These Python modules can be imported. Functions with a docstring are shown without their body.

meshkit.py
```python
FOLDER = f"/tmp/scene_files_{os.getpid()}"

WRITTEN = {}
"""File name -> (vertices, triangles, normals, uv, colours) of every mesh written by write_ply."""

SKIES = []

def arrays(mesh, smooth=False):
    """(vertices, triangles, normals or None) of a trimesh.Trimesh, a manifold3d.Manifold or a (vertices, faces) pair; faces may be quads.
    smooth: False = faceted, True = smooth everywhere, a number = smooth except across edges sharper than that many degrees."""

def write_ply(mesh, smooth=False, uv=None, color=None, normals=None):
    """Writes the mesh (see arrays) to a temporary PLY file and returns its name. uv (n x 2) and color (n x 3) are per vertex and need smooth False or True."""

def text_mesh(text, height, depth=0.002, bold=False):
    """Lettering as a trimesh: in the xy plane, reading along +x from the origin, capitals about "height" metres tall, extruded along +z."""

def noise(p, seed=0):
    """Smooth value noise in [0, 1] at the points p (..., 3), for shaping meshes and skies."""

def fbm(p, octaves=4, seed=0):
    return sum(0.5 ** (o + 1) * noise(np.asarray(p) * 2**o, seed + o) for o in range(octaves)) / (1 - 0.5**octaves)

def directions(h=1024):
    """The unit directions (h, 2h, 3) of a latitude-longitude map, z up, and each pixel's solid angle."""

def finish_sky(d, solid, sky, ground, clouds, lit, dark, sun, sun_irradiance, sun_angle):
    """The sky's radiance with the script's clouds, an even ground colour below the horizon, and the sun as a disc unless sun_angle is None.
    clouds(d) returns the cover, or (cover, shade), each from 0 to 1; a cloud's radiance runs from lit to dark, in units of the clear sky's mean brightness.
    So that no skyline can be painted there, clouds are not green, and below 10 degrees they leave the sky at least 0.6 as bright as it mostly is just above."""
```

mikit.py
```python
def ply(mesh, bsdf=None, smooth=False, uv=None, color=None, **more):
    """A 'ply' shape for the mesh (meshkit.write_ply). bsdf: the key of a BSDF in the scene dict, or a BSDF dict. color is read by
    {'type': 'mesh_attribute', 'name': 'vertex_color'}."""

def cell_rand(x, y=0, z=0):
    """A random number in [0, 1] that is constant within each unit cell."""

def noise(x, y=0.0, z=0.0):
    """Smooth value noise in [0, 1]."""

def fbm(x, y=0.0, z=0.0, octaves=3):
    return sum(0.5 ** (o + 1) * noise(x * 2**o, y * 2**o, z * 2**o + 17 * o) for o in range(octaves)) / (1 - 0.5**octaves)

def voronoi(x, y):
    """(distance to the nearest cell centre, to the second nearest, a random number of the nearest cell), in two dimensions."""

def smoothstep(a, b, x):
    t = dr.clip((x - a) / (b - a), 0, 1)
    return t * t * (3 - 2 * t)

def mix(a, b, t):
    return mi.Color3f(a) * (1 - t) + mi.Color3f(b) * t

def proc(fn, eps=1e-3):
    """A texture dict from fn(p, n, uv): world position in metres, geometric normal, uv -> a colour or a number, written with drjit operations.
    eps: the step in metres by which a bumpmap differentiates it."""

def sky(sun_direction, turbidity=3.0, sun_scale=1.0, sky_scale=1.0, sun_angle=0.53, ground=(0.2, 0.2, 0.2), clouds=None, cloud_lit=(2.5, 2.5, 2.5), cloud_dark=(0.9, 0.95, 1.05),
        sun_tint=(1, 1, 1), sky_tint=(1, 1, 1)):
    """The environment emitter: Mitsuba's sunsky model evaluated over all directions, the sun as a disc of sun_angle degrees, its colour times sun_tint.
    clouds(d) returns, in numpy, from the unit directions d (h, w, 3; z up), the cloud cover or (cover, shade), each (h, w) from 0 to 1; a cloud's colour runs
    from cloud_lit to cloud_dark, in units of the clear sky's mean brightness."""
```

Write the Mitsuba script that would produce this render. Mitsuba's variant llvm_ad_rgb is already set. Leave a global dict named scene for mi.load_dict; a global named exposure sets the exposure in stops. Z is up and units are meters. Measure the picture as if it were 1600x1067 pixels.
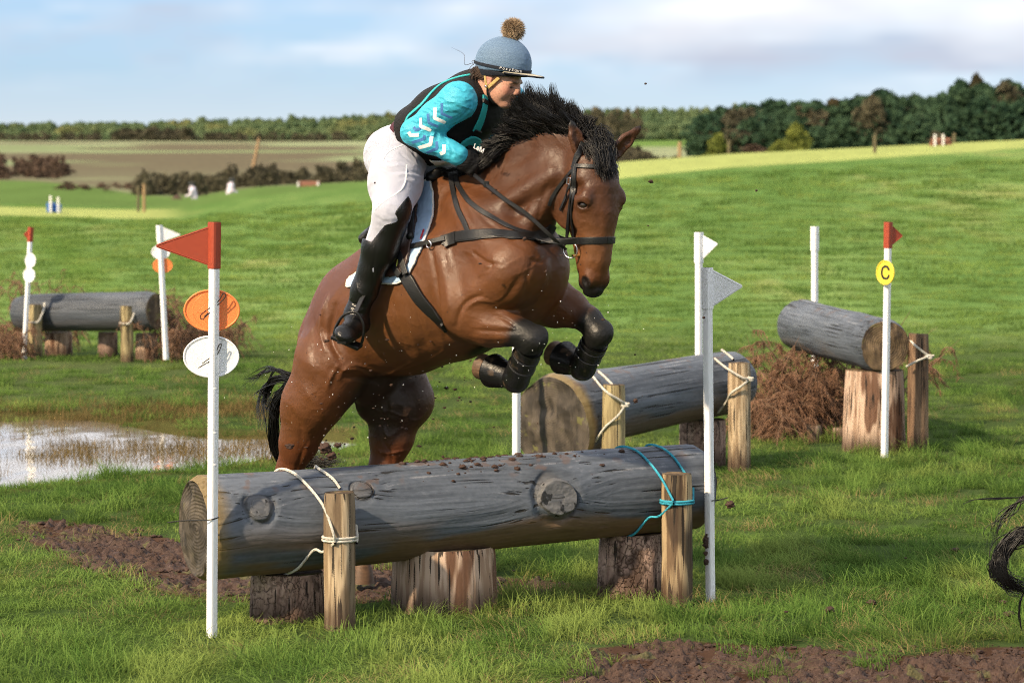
import math
import numpy as np
import trimesh
import drjit as dr
import mitsuba as mi
import mikit
import meshkit
from mikit import proc, fbm, noise, voronoi, smoothstep, mix, cell_rand

scene, labels = {}, {}
T = mi.ScalarTransform4f
# ---------------------------------------------------------------- camera, sky, exposure
CAMH, FPX, HZ = 2.0, 5040.0, 240.0
PITCH = math.atan((533.5 - HZ) / FPX)
FWD = np.array([0, math.cos(PITCH), -math.sin(PITCH)])
UPV = np.array([0, math.sin(PITCH), math.cos(PITCH)])
EYE = np.array([0, 0, CAMH])
scene['camera'] = {'type': 'thinlens', 'fov': 2 * math.degrees(math.atan(800 / FPX)), 'fov_axis': 'x', 'aperture_radius': 0.0105, 'focus_distance': 14.05,
                   'near_clip': 0.5, 'far_clip': 9000.0, 'to_world': T().look_at(origin=EYE.tolist(), target=(EYE + FWD).tolist(), up=[0, 0, 1])}


def cloud_cover(d):
    el = np.degrees(np.arcsin(np.clip(d[..., 2], -1, 1)))
    az = np.degrees(np.arctan2(d[..., 0], d[..., 1]))
    f = lambda a, b, c, o, seed: meshkit.fbm(np.stack([a, b, az * 0 + c], -1), o, seed)
    w = f(az * .5, el * 1.2, 1.7, 3, 2) - .5
    wisp = f(az * .34 + el * .5 + w, el * 2.3 - az * .28 + w, 9.3, 5, 11)
    big = f(az * .11 + .4 * w, el * .55 - az * .03, 3.1, 4, 5)
    lift = np.clip((el - .75) / .9, 0, 1)                                                   # the air near the horizon is clear
    veil = np.clip((wisp - .40) * 3.4, 0, 1) * lift * np.clip((4.5 - el) / 1.5, 0, 1)           # thin streaks
    edge = 1.50 - .030 * az + .55 * w
    bank = np.clip((el - edge) / .28, 0, 1) * np.clip((az + 1.0 + 5 * w) / 3.5, 0, 1) * np.clip((4.3 - el) / 1.2, 0, 1)   # the bank over the wood
    high = np.clip((el - 3.0) / 1.0, 0, 1) * np.clip((wisp * .6 + big * .4 - .27) * 5.0, 0, 1)
    cover = 1 - (1 - .62 * veil) * (1 - .80 * bank * (.55 + .9 * wisp)) * (1 - .95 * high) * (1 - .38 * np.clip((1.5 - el) / 1.2, 0, 1))
    sv = .75 + 2.2 * (f(az * .5 + 2, el * 2.0 - az * .2, 6.1, 4, 3) - .5)
    sb = 1.0 - .75 * np.clip((el - edge - .25) / 1.0, 0, 1) + 1.8 * (f(az * .45 + 7, el * 1.8 - az * .15, 2.2, 4, 8) - .5)
    shade = (sv * veil + 1.5 * sb * bank + .12 * high) / (veil + 1.5 * bank + high + 1e-3)
    low = .5 * np.clip((1.5 - el) / 1.2, 0, 1)                                                 # bright thin vapour low down
    shade = (shade * (veil + 1.5 * bank + high + 1e-3) + .25 * low) / (veil + 1.5 * bank + high + low + 1e-3)
    return np.clip(cover, 0, .97), np.clip(shade, 0, 1)


SUN = np.array([-0.66, -0.62, 0.64])
scene['sky'] = mikit.sky(SUN.tolist(), turbidity=3.0, sun_scale=1.25, sun_angle=2.0, clouds=cloud_cover, cloud_lit=(3.0, 3.0, 3.05), cloud_dark=(1.55, 1.66, 1.98), sky_scale=1.12, sky_tint=(.98, .99, 1.20),
                         sun_tint=(1.0, 0.985, 0.95), ground=(0.10, 0.13, 0.06))
exposure = 2.0


# ---------------------------------------------------------------- helpers
def V(*a):
    return np.array(a, float)


def unit(v):
    v = np.asarray(v, float)
    return v / (np.linalg.norm(v) + 1e-12)


def ray(px, py):
    return FWD + (px - 800) / FPX * np.array([1.0, 0, 0]) + (533.5 - py) / FPX * UPV


def at(px, py, Y):
    """The point at depth Y (metres from the photographer) that was measured at px, py in the photograph."""
    d = ray(px, py)
    return EYE + d * (Y / d[1])


def on_ground(px, py, z=0.0):
    d = ray(px, py)
    return EYE + d * ((z - CAMH) / d[2])


_count = {}


def numbered(key):
    n = _count.get(key, 0)
    _count[key] = n + 1
    return key if n == 0 else f'{key}_{n:03d}'


def thing(name, label, cat, group=None):
    key = numbered(name)
    labels[key] = {'label': label, 'category': cat}
    if group:
        labels[key]['group'] = group
    return key


def part(parent, name, mesh, bsdf, smooth=30, label=None, kind=None, **kw):
    key = numbered(f'{parent}__{name}')
    scene[key] = mesh if isinstance(mesh, dict) else mikit.ply(mesh, bsdf, smooth, **kw)
    if label or kind:
        labels[key] = {}
        if label:
            labels[key]['label'] = label
        if kind:
            labels[key]['kind'] = kind
    return key


def one(name, label, cat, mesh, bsdf, smooth=30, group=None, **kw):
    key = thing(name, label, cat, group)
    scene[key] = mikit.ply(mesh, bsdf, smooth, **kw)
    return key


def struct(name, mesh, bsdf, smooth=30, kind='structure', label=None, **kw):
    scene[name] = mikit.ply(mesh, bsdf, smooth, **kw)
    labels[name] = {'kind': kind}
    if label:
        labels[name]['label'] = label
    return name


def cat(*ms):
    ms = [m for x in ms for m in (x if isinstance(x, (list, tuple)) else [x])]
    vs, fs, n = [], [], 0
    for m in ms:
        vs.append(np.asarray(m.vertices)); fs.append(np.asarray(m.faces) + n); n += len(m.vertices)
    return trimesh.Trimesh(np.vstack(vs), np.vstack(fs), process=False)


def frames(p, up0=None):
    p = np.asarray(p, float)
    t = np.gradient(p, axis=0)
    t /= np.linalg.norm(t, axis=1, keepdims=True) + 1e-12
    a = np.cross(t[0], [0, 0, 1] if abs(t[0][2]) < 0.9 else [1, 0, 0]) if up0 is None else np.asarray(up0, float)
    A = []
    for q in t:
        a = a - q * (a @ q)
        a = a / (np.linalg.norm(a) + 1e-12)
        A.append(a)
    A = np.array(A)
    return t, A, np.cross(t, A)


def outward(v, f):
    a, b, c = v[f[:, 0]], v[f[:, 1]], v[f[:, 2]]
    o = v.mean(0)
    if ((a - o) * np.cross(b - o, c - o)).sum() < 0:
        f = f[:, ::-1]
    return trimesh.Trimesh(v, f, process=False)


def sweep(p, prof, up0=None, cap=True, scale=None, closed=False):
    """A profile (n x 2, counter-clockwise) swept along the points p."""
    p = np.asarray(p, float)
    prof = np.asarray(prof, float)
    t, A, B = frames(p, up0)
    if closed:
        t = np.roll(p, -1, 0) - np.roll(p, 1, 0)
        t /= np.linalg.norm(t, axis=1, keepdims=True)
        A = A - t * (A * t).sum(1, keepdims=True)
        A /= np.linalg.norm(A, axis=1, keepdims=True)
        B = np.cross(t, A)
    s = np.ones(len(p)) if scale is None else np.broadcast_to(scale, (len(p),))
    v = p[:, None] + s[:, None, None] * (prof[None, :, :1] * A[:, None] + prof[None, :, 1:] * B[:, None])
    m, k = len(p), len(prof)
    i, j = np.meshgrid(np.arange(m if closed else m - 1), np.arange(k), indexing='ij')
    i2, j2 = (i + 1) % m, (j + 1) % k
    f = np.stack([i * k + j, i2 * k + j, i2 * k + j2, i * k + j2], -1).reshape(-1, 4)
    f = np.vstack([f[:, [0, 1, 2]], f[:, [0, 2, 3]]])
    v = v.reshape(-1, 3)
    if cap and not closed:
        c0, c1 = len(v), len(v) + 1
        v = np.vstack([v, p[:1], p[-1:]])
        jj = np.arange(k)
        f = np.vstack([f, np.stack([jj * 0 + c0, (jj + 1) % k, jj], 1), np.stack([jj * 0 + c1, (m - 1) * k + jj, (m - 1) * k + (jj + 1) % k], 1)])
    return outward(v, f)


def circle(r, n=10, sx=1.0, sy=1.0):
    a = np.arange(n) * 2 * np.pi / n
    return np.stack([r * sx * np.cos(a), r * sy * np.sin(a)], 1)


def tube(p, r, n=8, up0=None, closed=False):
    p = np.asarray(p, float)
    r = np.broadcast_to(np.asarray(r, float), (len(p),))
    return sweep(p, circle(1.0, n), up0, scale=r, closed=closed)


def spline(p, n=24):
    """Catmull-Rom through the points."""
    p = np.asarray(p, float)
    q = np.vstack([2 * p[:1] - p[1:2], p, 2 * p[-1:] - p[-2:-1]])
    out = []
    for u in np.linspace(0, len(p) - 1, n):
        i = min(int(u), len(p) - 2)
        t = u - i
        a, b, c, d = q[i], q[i + 1], q[i + 2], q[i + 3]
        out.append(0.5 * (2 * b + (c - a) * t + (2 * a - 5 * b + 4 * c - d) * t * t + (3 * b - a - 3 * c + d) * t ** 3))
    return np.array(out)


def strap(p, w, th, side, n=None):
    """A flat strap of width w and thickness th along p; side = the direction of its width."""
    h, e = w / 2, th / 2
    c = min(e * 0.6, h * 0.3)
    prof = [(-h, -e + c), (-h + c, -e), (h - c, -e), (h, -e + c), (h, e - c), (h - c, e), (-h + c, e), (-h, e - c)]
    return sweep(p, prof, up0=side)


def hair(strands, r0, r1=0.0003, n=3):
    """Strands (list of k x 3 arrays, all of one length k) as thin tapering tubes in one mesh."""
    P = np.asarray(strands, float)
    m, k, _ = P.shape
    t = np.gradient(P, axis=1)
    t /= np.linalg.norm(t, axis=2, keepdims=True) + 1e-9
    ref = np.where(np.abs(t[..., 2:]) < 0.9, [0, 0, 1.0], [1.0, 0, 0])
    a = np.cross(t, ref); a /= np.linalg.norm(a, axis=2, keepdims=True) + 1e-9
    b = np.cross(t, a)
    u = np.linspace(0, 1, k)
    rr = (np.asarray(r0).reshape(-1, 1) * (1 - u ** 2)[None] + r1)
    ang = np.arange(n) * 2 * np.pi / n
    v = P[:, :, None] + rr[:, :, None, None] * (np.cos(ang)[None, None, :, None] * a[:, :, None] + np.sin(ang)[None, None, :, None] * b[:, :, None])
    s, i, j = np.meshgrid(np.arange(m), np.arange(k - 1), np.arange(n), indexing='ij')
    o = s * k * n
    q = np.stack([o + i * n + j, o + (i + 1) * n + j, o + (i + 1) * n + (j + 1) % n, o + i * n + (j + 1) % n], -1).reshape(-1, 4)
    return trimesh.Trimesh(v.reshape(-1, 3), np.vstack([q[:, [0, 2, 1]], q[:, [0, 3, 2]]]), process=False)


def box(lo, hi, bevel=0.0):
    lo, hi = np.asarray(lo, float), np.asarray(hi, float)
    if bevel <= 0:
        return trimesh.creation.box(extents=hi - lo, transform=trimesh.transformations.translation_matrix((lo + hi) / 2))
    pts = []
    for x in (0, 1):
        for y in (0, 1):
            for z in (0, 1):
                c = np.where([x, y, z], hi, lo)
                sg = np.where([x, y, z], -1, 1) * bevel
                for k in range(3):
                    q = c + sg; q[k] = c[k]
                    pts.append(q)
    return trimesh.convex.convex_hull(np.array(pts))


def place(m, R=None, t=(0, 0, 0)):
    v = np.asarray(m.vertices)
    v = v if R is None else v @ np.asarray(R).T
    return trimesh.Trimesh(v + np.asarray(t, float), m.faces, process=False)


def basis(x, y, z):
    return np.stack([x, y, z], 1)


# ---------------------------------------------------------------- implicit modelling: bodies as one continuous surface
class Field:
    def __init__(self, lo, hi, h):
        self.lo, self.h = np.asarray(lo, float), h
        self.n = np.ceil((np.asarray(hi) - self.lo) / h).astype(int) + 1
        self.D = np.full(self.n, 0.5, np.float32)

    def _region(self, lo, hi):
        a = np.clip(np.floor((lo - self.lo) / self.h).astype(int), 0, self.n)
        b = np.clip(np.ceil((hi - self.lo) / self.h).astype(int) + 1, 0, self.n)
        ax = [(self.lo[k] + self.h * np.arange(a[k], b[k])).astype(np.float32) for k in range(3)]
        return tuple(slice(a[k], b[k]) for k in range(3)), ax

    def _put(self, sl, d, k, op):
        D = self.D[sl]
        if op == 'add':
            h = np.maximum(k - np.abs(D - d), 0) / k
            self.D[sl] = np.minimum(D, d) - h * h * k / 4
        elif op == 'sub':
            h = np.maximum(k - np.abs(D + d), 0) / k
            self.D[sl] = np.maximum(D, -d) + h * h * k / 4
        else:
            self.D[sl] = np.maximum(D, d)

    def cone(self, a, b, ra, rb=None, k=0.03, ax=None, s=1.0, op='add'):
        a, b = np.asarray(a, float), np.asarray(b, float)
        rb = ra if rb is None else rb
        R = max(ra, rb) * max(1, s) + k + 2 * self.h
        sl, (X, Y, Z) = self._region(np.minimum(a, b) - R, np.maximum(a, b) + R)
        if min(len(X), len(Y), len(Z)) == 0:
            return
        q = [X[:, None, None] - a[0], Y[None, :, None] - a[1], Z[None, None, :] - a[2]]
        ab = b - a
        L = max(ab @ ab, 1e-9)
        t = np.clip((q[0] * ab[0] + q[1] * ab[1] + q[2] * ab[2]) / L, 0, 1).astype(np.float32)
        r = [q[i] - t * ab[i] for i in range(3)]
        d2 = r[0] ** 2 + r[1] ** 2 + r[2] ** 2
        f = 1.0
        if ax is not None and s != 1.0:
            l = r[0] * ax[0] + r[1] * ax[1] + r[2] * ax[2]
            d2 = d2 + l * l * (1 / s ** 2 - 1)
            f = min(1.0, math.sqrt(s))
        self._put(sl, (np.sqrt(np.maximum(d2, 0)) - (ra + (rb - ra) * t)) * f, k, op)

    def chain(self, pts, rs, k=0.03, ax=None, s=1.0):
        s = np.broadcast_to(s, (len(pts),))
        for i in range(len(pts) - 1):
            self.cone(pts[i], pts[i + 1], rs[i], rs[i + 1], k, ax, (s[i] + s[i + 1]) / 2)

    def ell(self, c, R, rad, k=0.03, op='add'):
        """Ellipsoid; R: three unit axes (rows), rad: its half-lengths."""
        c, R, rad = np.asarray(c, float), np.asarray(R, float), np.asarray(rad, float)
        ext = np.abs(R.T) @ rad + k + 2 * self.h
        sl, (X, Y, Z) = self._region(c - ext, c + ext)
        if min(len(X), len(Y), len(Z)) == 0:
            return
        q = [X[:, None, None] - c[0], Y[None, :, None] - c[1], Z[None, None, :] - c[2]]
        k0 = k1 = 0
        for i in range(3):
            l = (q[0] * R[i, 0] + q[1] * R[i, 1] + q[2] * R[i, 2]) / rad[i]
            k0 = k0 + l * l
            k1 = k1 + (l / rad[i]) ** 2
        k0, k1 = np.sqrt(k0), np.sqrt(k1) + 1e-6
        self._put(sl, (k0 * (k0 - 1) / k1).astype(np.float32), k, op)

    def plane(self, p, n):
        """Keeps the side of the plane that n points away from."""
        n = unit(n)
        sl, (X, Y, Z) = self._region(self.lo, self.lo + self.h * self.n)
        d = ((X[:, None, None] - p[0]) * n[0] + (Y[None, :, None] - p[1]) * n[1] + (Z[None, None, :] - p[2]) * n[2]).astype(np.float32)
        self._put(sl, d, 0.001, 'cut')

    def cut2(self, p, n1, n2):
        """Removes what lies on the sides of both planes that n1 and n2 point to."""
        sl, (X, Y, Z) = self._region(self.lo, self.lo + self.h * self.n)
        d = [(X[:, None, None] - p[0]) * n[0] + (Y[None, :, None] - p[1]) * n[1] + (Z[None, None, :] - p[2]) * n[2] for n in (unit(n1), unit(n2))]
        self._put(sl, np.minimum(*d).astype(np.float32), 0.001, 'cut')

    def at(self, P):
        from scipy.ndimage import map_coordinates
        return map_coordinates(self.D, ((np.asarray(P) - self.lo) / self.h).T, order=1, mode='nearest')

    def mesh(self, smooth=3, keep=True):
        D, n = self.D, self.n
        ins = D < 0
        c = np.zeros(n - 1, np.int8)
        for i, j, k in np.ndindex(2, 2, 2):
            c += ins[i:n[0] - 1 + i, j:n[1] - 1 + j, k:n[2] - 1 + k]
        cell = np.argwhere((c > 0) & (c < 8))
        idx = np.full(n - 1, -1, np.int64)
        idx[tuple(cell.T)] = np.arange(len(cell))
        acc, cnt = np.zeros((len(cell), 3)), np.zeros(len(cell))
        cor = list(np.ndindex(2, 2, 2))
        val = {o: D[cell[:, 0] + o[0], cell[:, 1] + o[1], cell[:, 2] + o[2]] for o in cor}
        for o in cor:
            for k in range(3):
                if o[k] == 0:
                    e = list(o); e[k] = 1
                    a, b = val[o], val[tuple(e)]
                    m = (a < 0) != (b < 0)
                    t = np.where(m, a / np.where(m, a - b, 1), 0)
                    pos = np.tile(np.array(o, float), (len(cell), 1)); pos[:, k] += t
                    acc[m] += pos[m]; cnt += m
        v = self.lo + self.h * (cell + acc / cnt[:, None])
        F = []
        for k in range(3):
            i, j = (k + 1) % 3, (k + 2) % 3
            sl0, sl1 = [slice(None)] * 3, [slice(None)] * 3
            sl0[k], sl1[k] = slice(0, -1), slice(1, None)
            ch = np.argwhere(ins[tuple(sl0)] != ins[tuple(sl1)])
            ch = ch[(ch[:, i] > 0) & (ch[:, j] > 0) & (ch[:, i] < n[i] - 1) & (ch[:, j] < n[j] - 1)]
            inside_first = ins[tuple(ch.T)]
            q = []
            for di, dj in ((-1, -1), (0, -1), (0, 0), (-1, 0)):
                w = ch.copy(); w[:, i] += di; w[:, j] += dj
                q.append(idx[tuple(w.T)])
            q = np.stack(q, 1)
            q[~inside_first] = q[~inside_first][:, ::-1]
            F.append(q)
        F = np.vstack(F)
        F = F[(F >= 0).all(1)]
        if smooth:
            from scipy.sparse import coo_matrix, diags
            e = np.vstack([F[:, [a, (a + 1) % 4]] for a in range(4)])
            A = coo_matrix((np.ones(len(e) * 2), (np.r_[e[:, 0], e[:, 1]], np.r_[e[:, 1], e[:, 0]])), shape=(len(v), len(v))).tocsr()
            A.data[:] = 1
            A = diags(1 / np.maximum(A.sum(1).A1 if hasattr(A.sum(1), 'A1') else np.asarray(A.sum(1)).ravel(), 1)) @ A
            for _ in range(smooth):
                v = v + 0.55 * (A @ v - v)
                v = v - 0.57 * (A @ v - v)
        f = np.vstack([F[:, [0, 1, 2]], F[:, [0, 2, 3]]])
        m = trimesh.Trimesh(v, f, process=False)
        if keep:
            from scipy.sparse import coo_matrix
            from scipy.sparse.csgraph import connected_components
            g = coo_matrix((np.ones(len(f)), (f[:, 0], f[:, 1])), shape=(len(v), len(v)))
            g = g + coo_matrix((np.ones(len(f)), (f[:, 1], f[:, 2])), shape=(len(v), len(v)))
            nc, lab = connected_components(g, directed=False)
            if nc > 1:
                size = np.bincount(lab)
                ok = size[lab] > 0.02 * size.max()
                m = trimesh.Trimesh(v, f[ok[f[:, 0]]], process=False)
                m.remove_unreferenced_vertices()
        return m


def normals_of(m):
    v, f = np.asarray(m.vertices), np.asarray(m.faces)
    n = np.zeros_like(v)
    fn = np.cross(v[f[:, 1]] - v[f[:, 0]], v[f[:, 2]] - v[f[:, 0]])
    for k in range(3):
        np.add.at(n, f[:, k], fn)
    return n / (np.linalg.norm(n, axis=1, keepdims=True) + 1e-12)


def seg_dist(P, a, b):
    ab = b - a
    t = np.clip(((P - a) @ ab) / (ab @ ab), 0, 1)
    return np.linalg.norm(P - a - t[:, None] * ab, axis=1), t


def sstep(a, b, x):
    t = np.clip((x - a) / (b - a), 0, 1)
    return t * t * (3 - 2 * t)
# ================================================================ ground
from shapely.geometry import Polygon
import shapely

_CP = np.array([-900, -100, 0, 200, 300, 400, 560, 700, 860, 980, 1150, 1344, 1600, 2200, 3200])
_CZ = np.array([-.1, 0, 0, -.15, -.12, .33, .62, .82, 1.12, 1.64, 2.0, 2.24, 2.58, 2.8, 2.9])


def poly_on_ground(pix):
    return Polygon([on_ground(*q)[:2] for q in pix])


PUDDLE = poly_on_ground([(-260, 668), (-60, 655), (60, 650), (120, 651), (165, 655), (235, 672), (300, 679), (370, 680), (470, 679), (520, 684), (470, 694), (400, 704), (330, 716), (250, 724), (180, 730), (100, 739), (20, 748), (-100, 762), (-260, 780)])
MUD_L = poly_on_ground([(20, 828), (90, 815), (150, 824), (200, 838), (262, 842), (330, 858), (480, 868), (620, 880), (700, 900), (800, 905), (880, 912), (890, 925), (780, 930), (640, 935), (560, 940), (470, 930), (380, 935), (290, 925), (200, 905), (130, 885), (80, 855)])
MUD_R = poly_on_ground([(880, 1090), (900, 1035), (935, 1010), (1010, 1003), (1090, 1000), (1180, 1008), (1270, 1012), (1350, 1022), (1430, 1026), (1490, 1012), (1560, 1008), (1640, 1010), (1760, 1100), (1500, 1150), (1100, 1150)])


def inside_by(pg, x, y):
    """Metres inside the polygon (negative outside)."""
    x, y = np.broadcast_arrays(np.asarray(x, float), np.asarray(y, float))
    out = np.full(x.shape, -9.0)
    a, b, c, d = pg.bounds
    m = (x > a - 1.5) & (x < c + 1.5) & (y > b - 1.5) & (y < d + 1.5)
    if m.any():
        pts = shapely.points(x[m], y[m])
        dd = shapely.distance(pg.exterior, pts)
        out[m] = np.where(shapely.contains(pg, pts), dd, -dd)
    return out


def height(x, y, fine=True):
    x, y = np.asarray(x, float), np.asarray(y, float)
    d = np.hypot(x, y)
    px = 800 + FPX * np.where(y > 1, x / np.maximum(y, 1), np.sign(x) * .4)
    zc = np.interp(px, _CP, _CZ)
    zc = sstep(-.2, .6, zc) * zc if False else zc
    z = zc * sstep(30, 142, d) * (1 - .9 * sstep(150, 235, d)) * (y > 0)
    z = z + np.interp(d, [0, 250, 400, 800, 1400, 2500, 7000], [0, 0, 1.3, 5.0, 7.0, 9.0, 12.0])
    far = sstep(60, 300, d)
    z = z + far * (meshkit.fbm(np.stack([x / 60, y / 60, x * 0], -1), 3, 8) - .5) * 0.35 * sstep(250, 500, d)
    if fine:
        z = z + .05 * (meshkit.fbm(np.stack([x * .9, y * .9, x * 0], -1), 3, 3) - .5) * sstep(200, 60, d) + sstep(30, 60, d) * sstep(160, 120, d) * .10 * (meshkit.fbm(np.stack([x * .12, y * .12, x * 0], -1), 3, 31) - .5)
        near = d < 60
        ip = inside_by(PUDDLE, x, y)
        z = np.where(near, z - .10 * sstep(-.55, .35, ip), z)
        z = np.where(near, z - .03 * sstep(-.10, .15, inside_by(MUD_L, x, y)) - .03 * sstep(-.10, .15, inside_by(MUD_R, x, y)), z)
    return z


def ground_mesh():
    az = np.radians(np.r_[np.arange(-180, -14, 4.0), np.arange(-14, 14, .11), np.arange(14, 180.1, 4.0)])
    az[-1] = np.radians(180.0)
    d = np.r_[np.geomspace(.5, 9, 12), np.linspace(9.3, 36, 330), np.geomspace(36.3, 240, 110), np.geomspace(245, 7000, 60)]
    A, D = np.meshgrid(az, d, indexing='ij')
    X, Y = D * np.sin(A), D * np.cos(A)
    Z = height(X, Y)
    v = np.stack([X, Y, Z], -1).reshape(-1, 3)
    m, k = len(az), len(d)
    i, j = np.meshgrid(np.arange(m - 1), np.arange(k - 1), indexing='ij')
    q = np.stack([i * k + j, (i + 1) * k + j, (i + 1) * k + j + 1, i * k + j + 1], -1).reshape(-1, 4)
    f = np.vstack([q[:, [0, 1, 2]], q[:, [0, 2, 3]]])
    v = np.vstack([v, [[0, 0, float(height(0.0, 0.1))]]])
    i = np.arange(m - 1)
    f = np.vstack([f, np.stack([i * 0 + m * k, (i + 1) * k, i * k], 1)])
    up = np.cross(v[f[:, 1]] - v[f[:, 0]], v[f[:, 2]] - v[f[:, 0]])[:, 2] < 0
    f[up] = f[up][:, ::-1]
    return trimesh.Trimesh(v, f, process=False)


GROUND = ground_mesh()
gv = np.asarray(GROUND.vertices)
MUDDY = np.clip(np.maximum(sstep(-.14, .06, inside_by(MUD_L, gv[:, 0], gv[:, 1])), sstep(-.12, .05, inside_by(MUD_R, gv[:, 0], gv[:, 1]))), 0, 1)
WETB = np.clip(sstep(-1.15, -.25, inside_by(PUDDLE, gv[:, 0], gv[:, 1])), 0, 1)
ground_uv = np.stack([MUDDY, WETB], 1)


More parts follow.
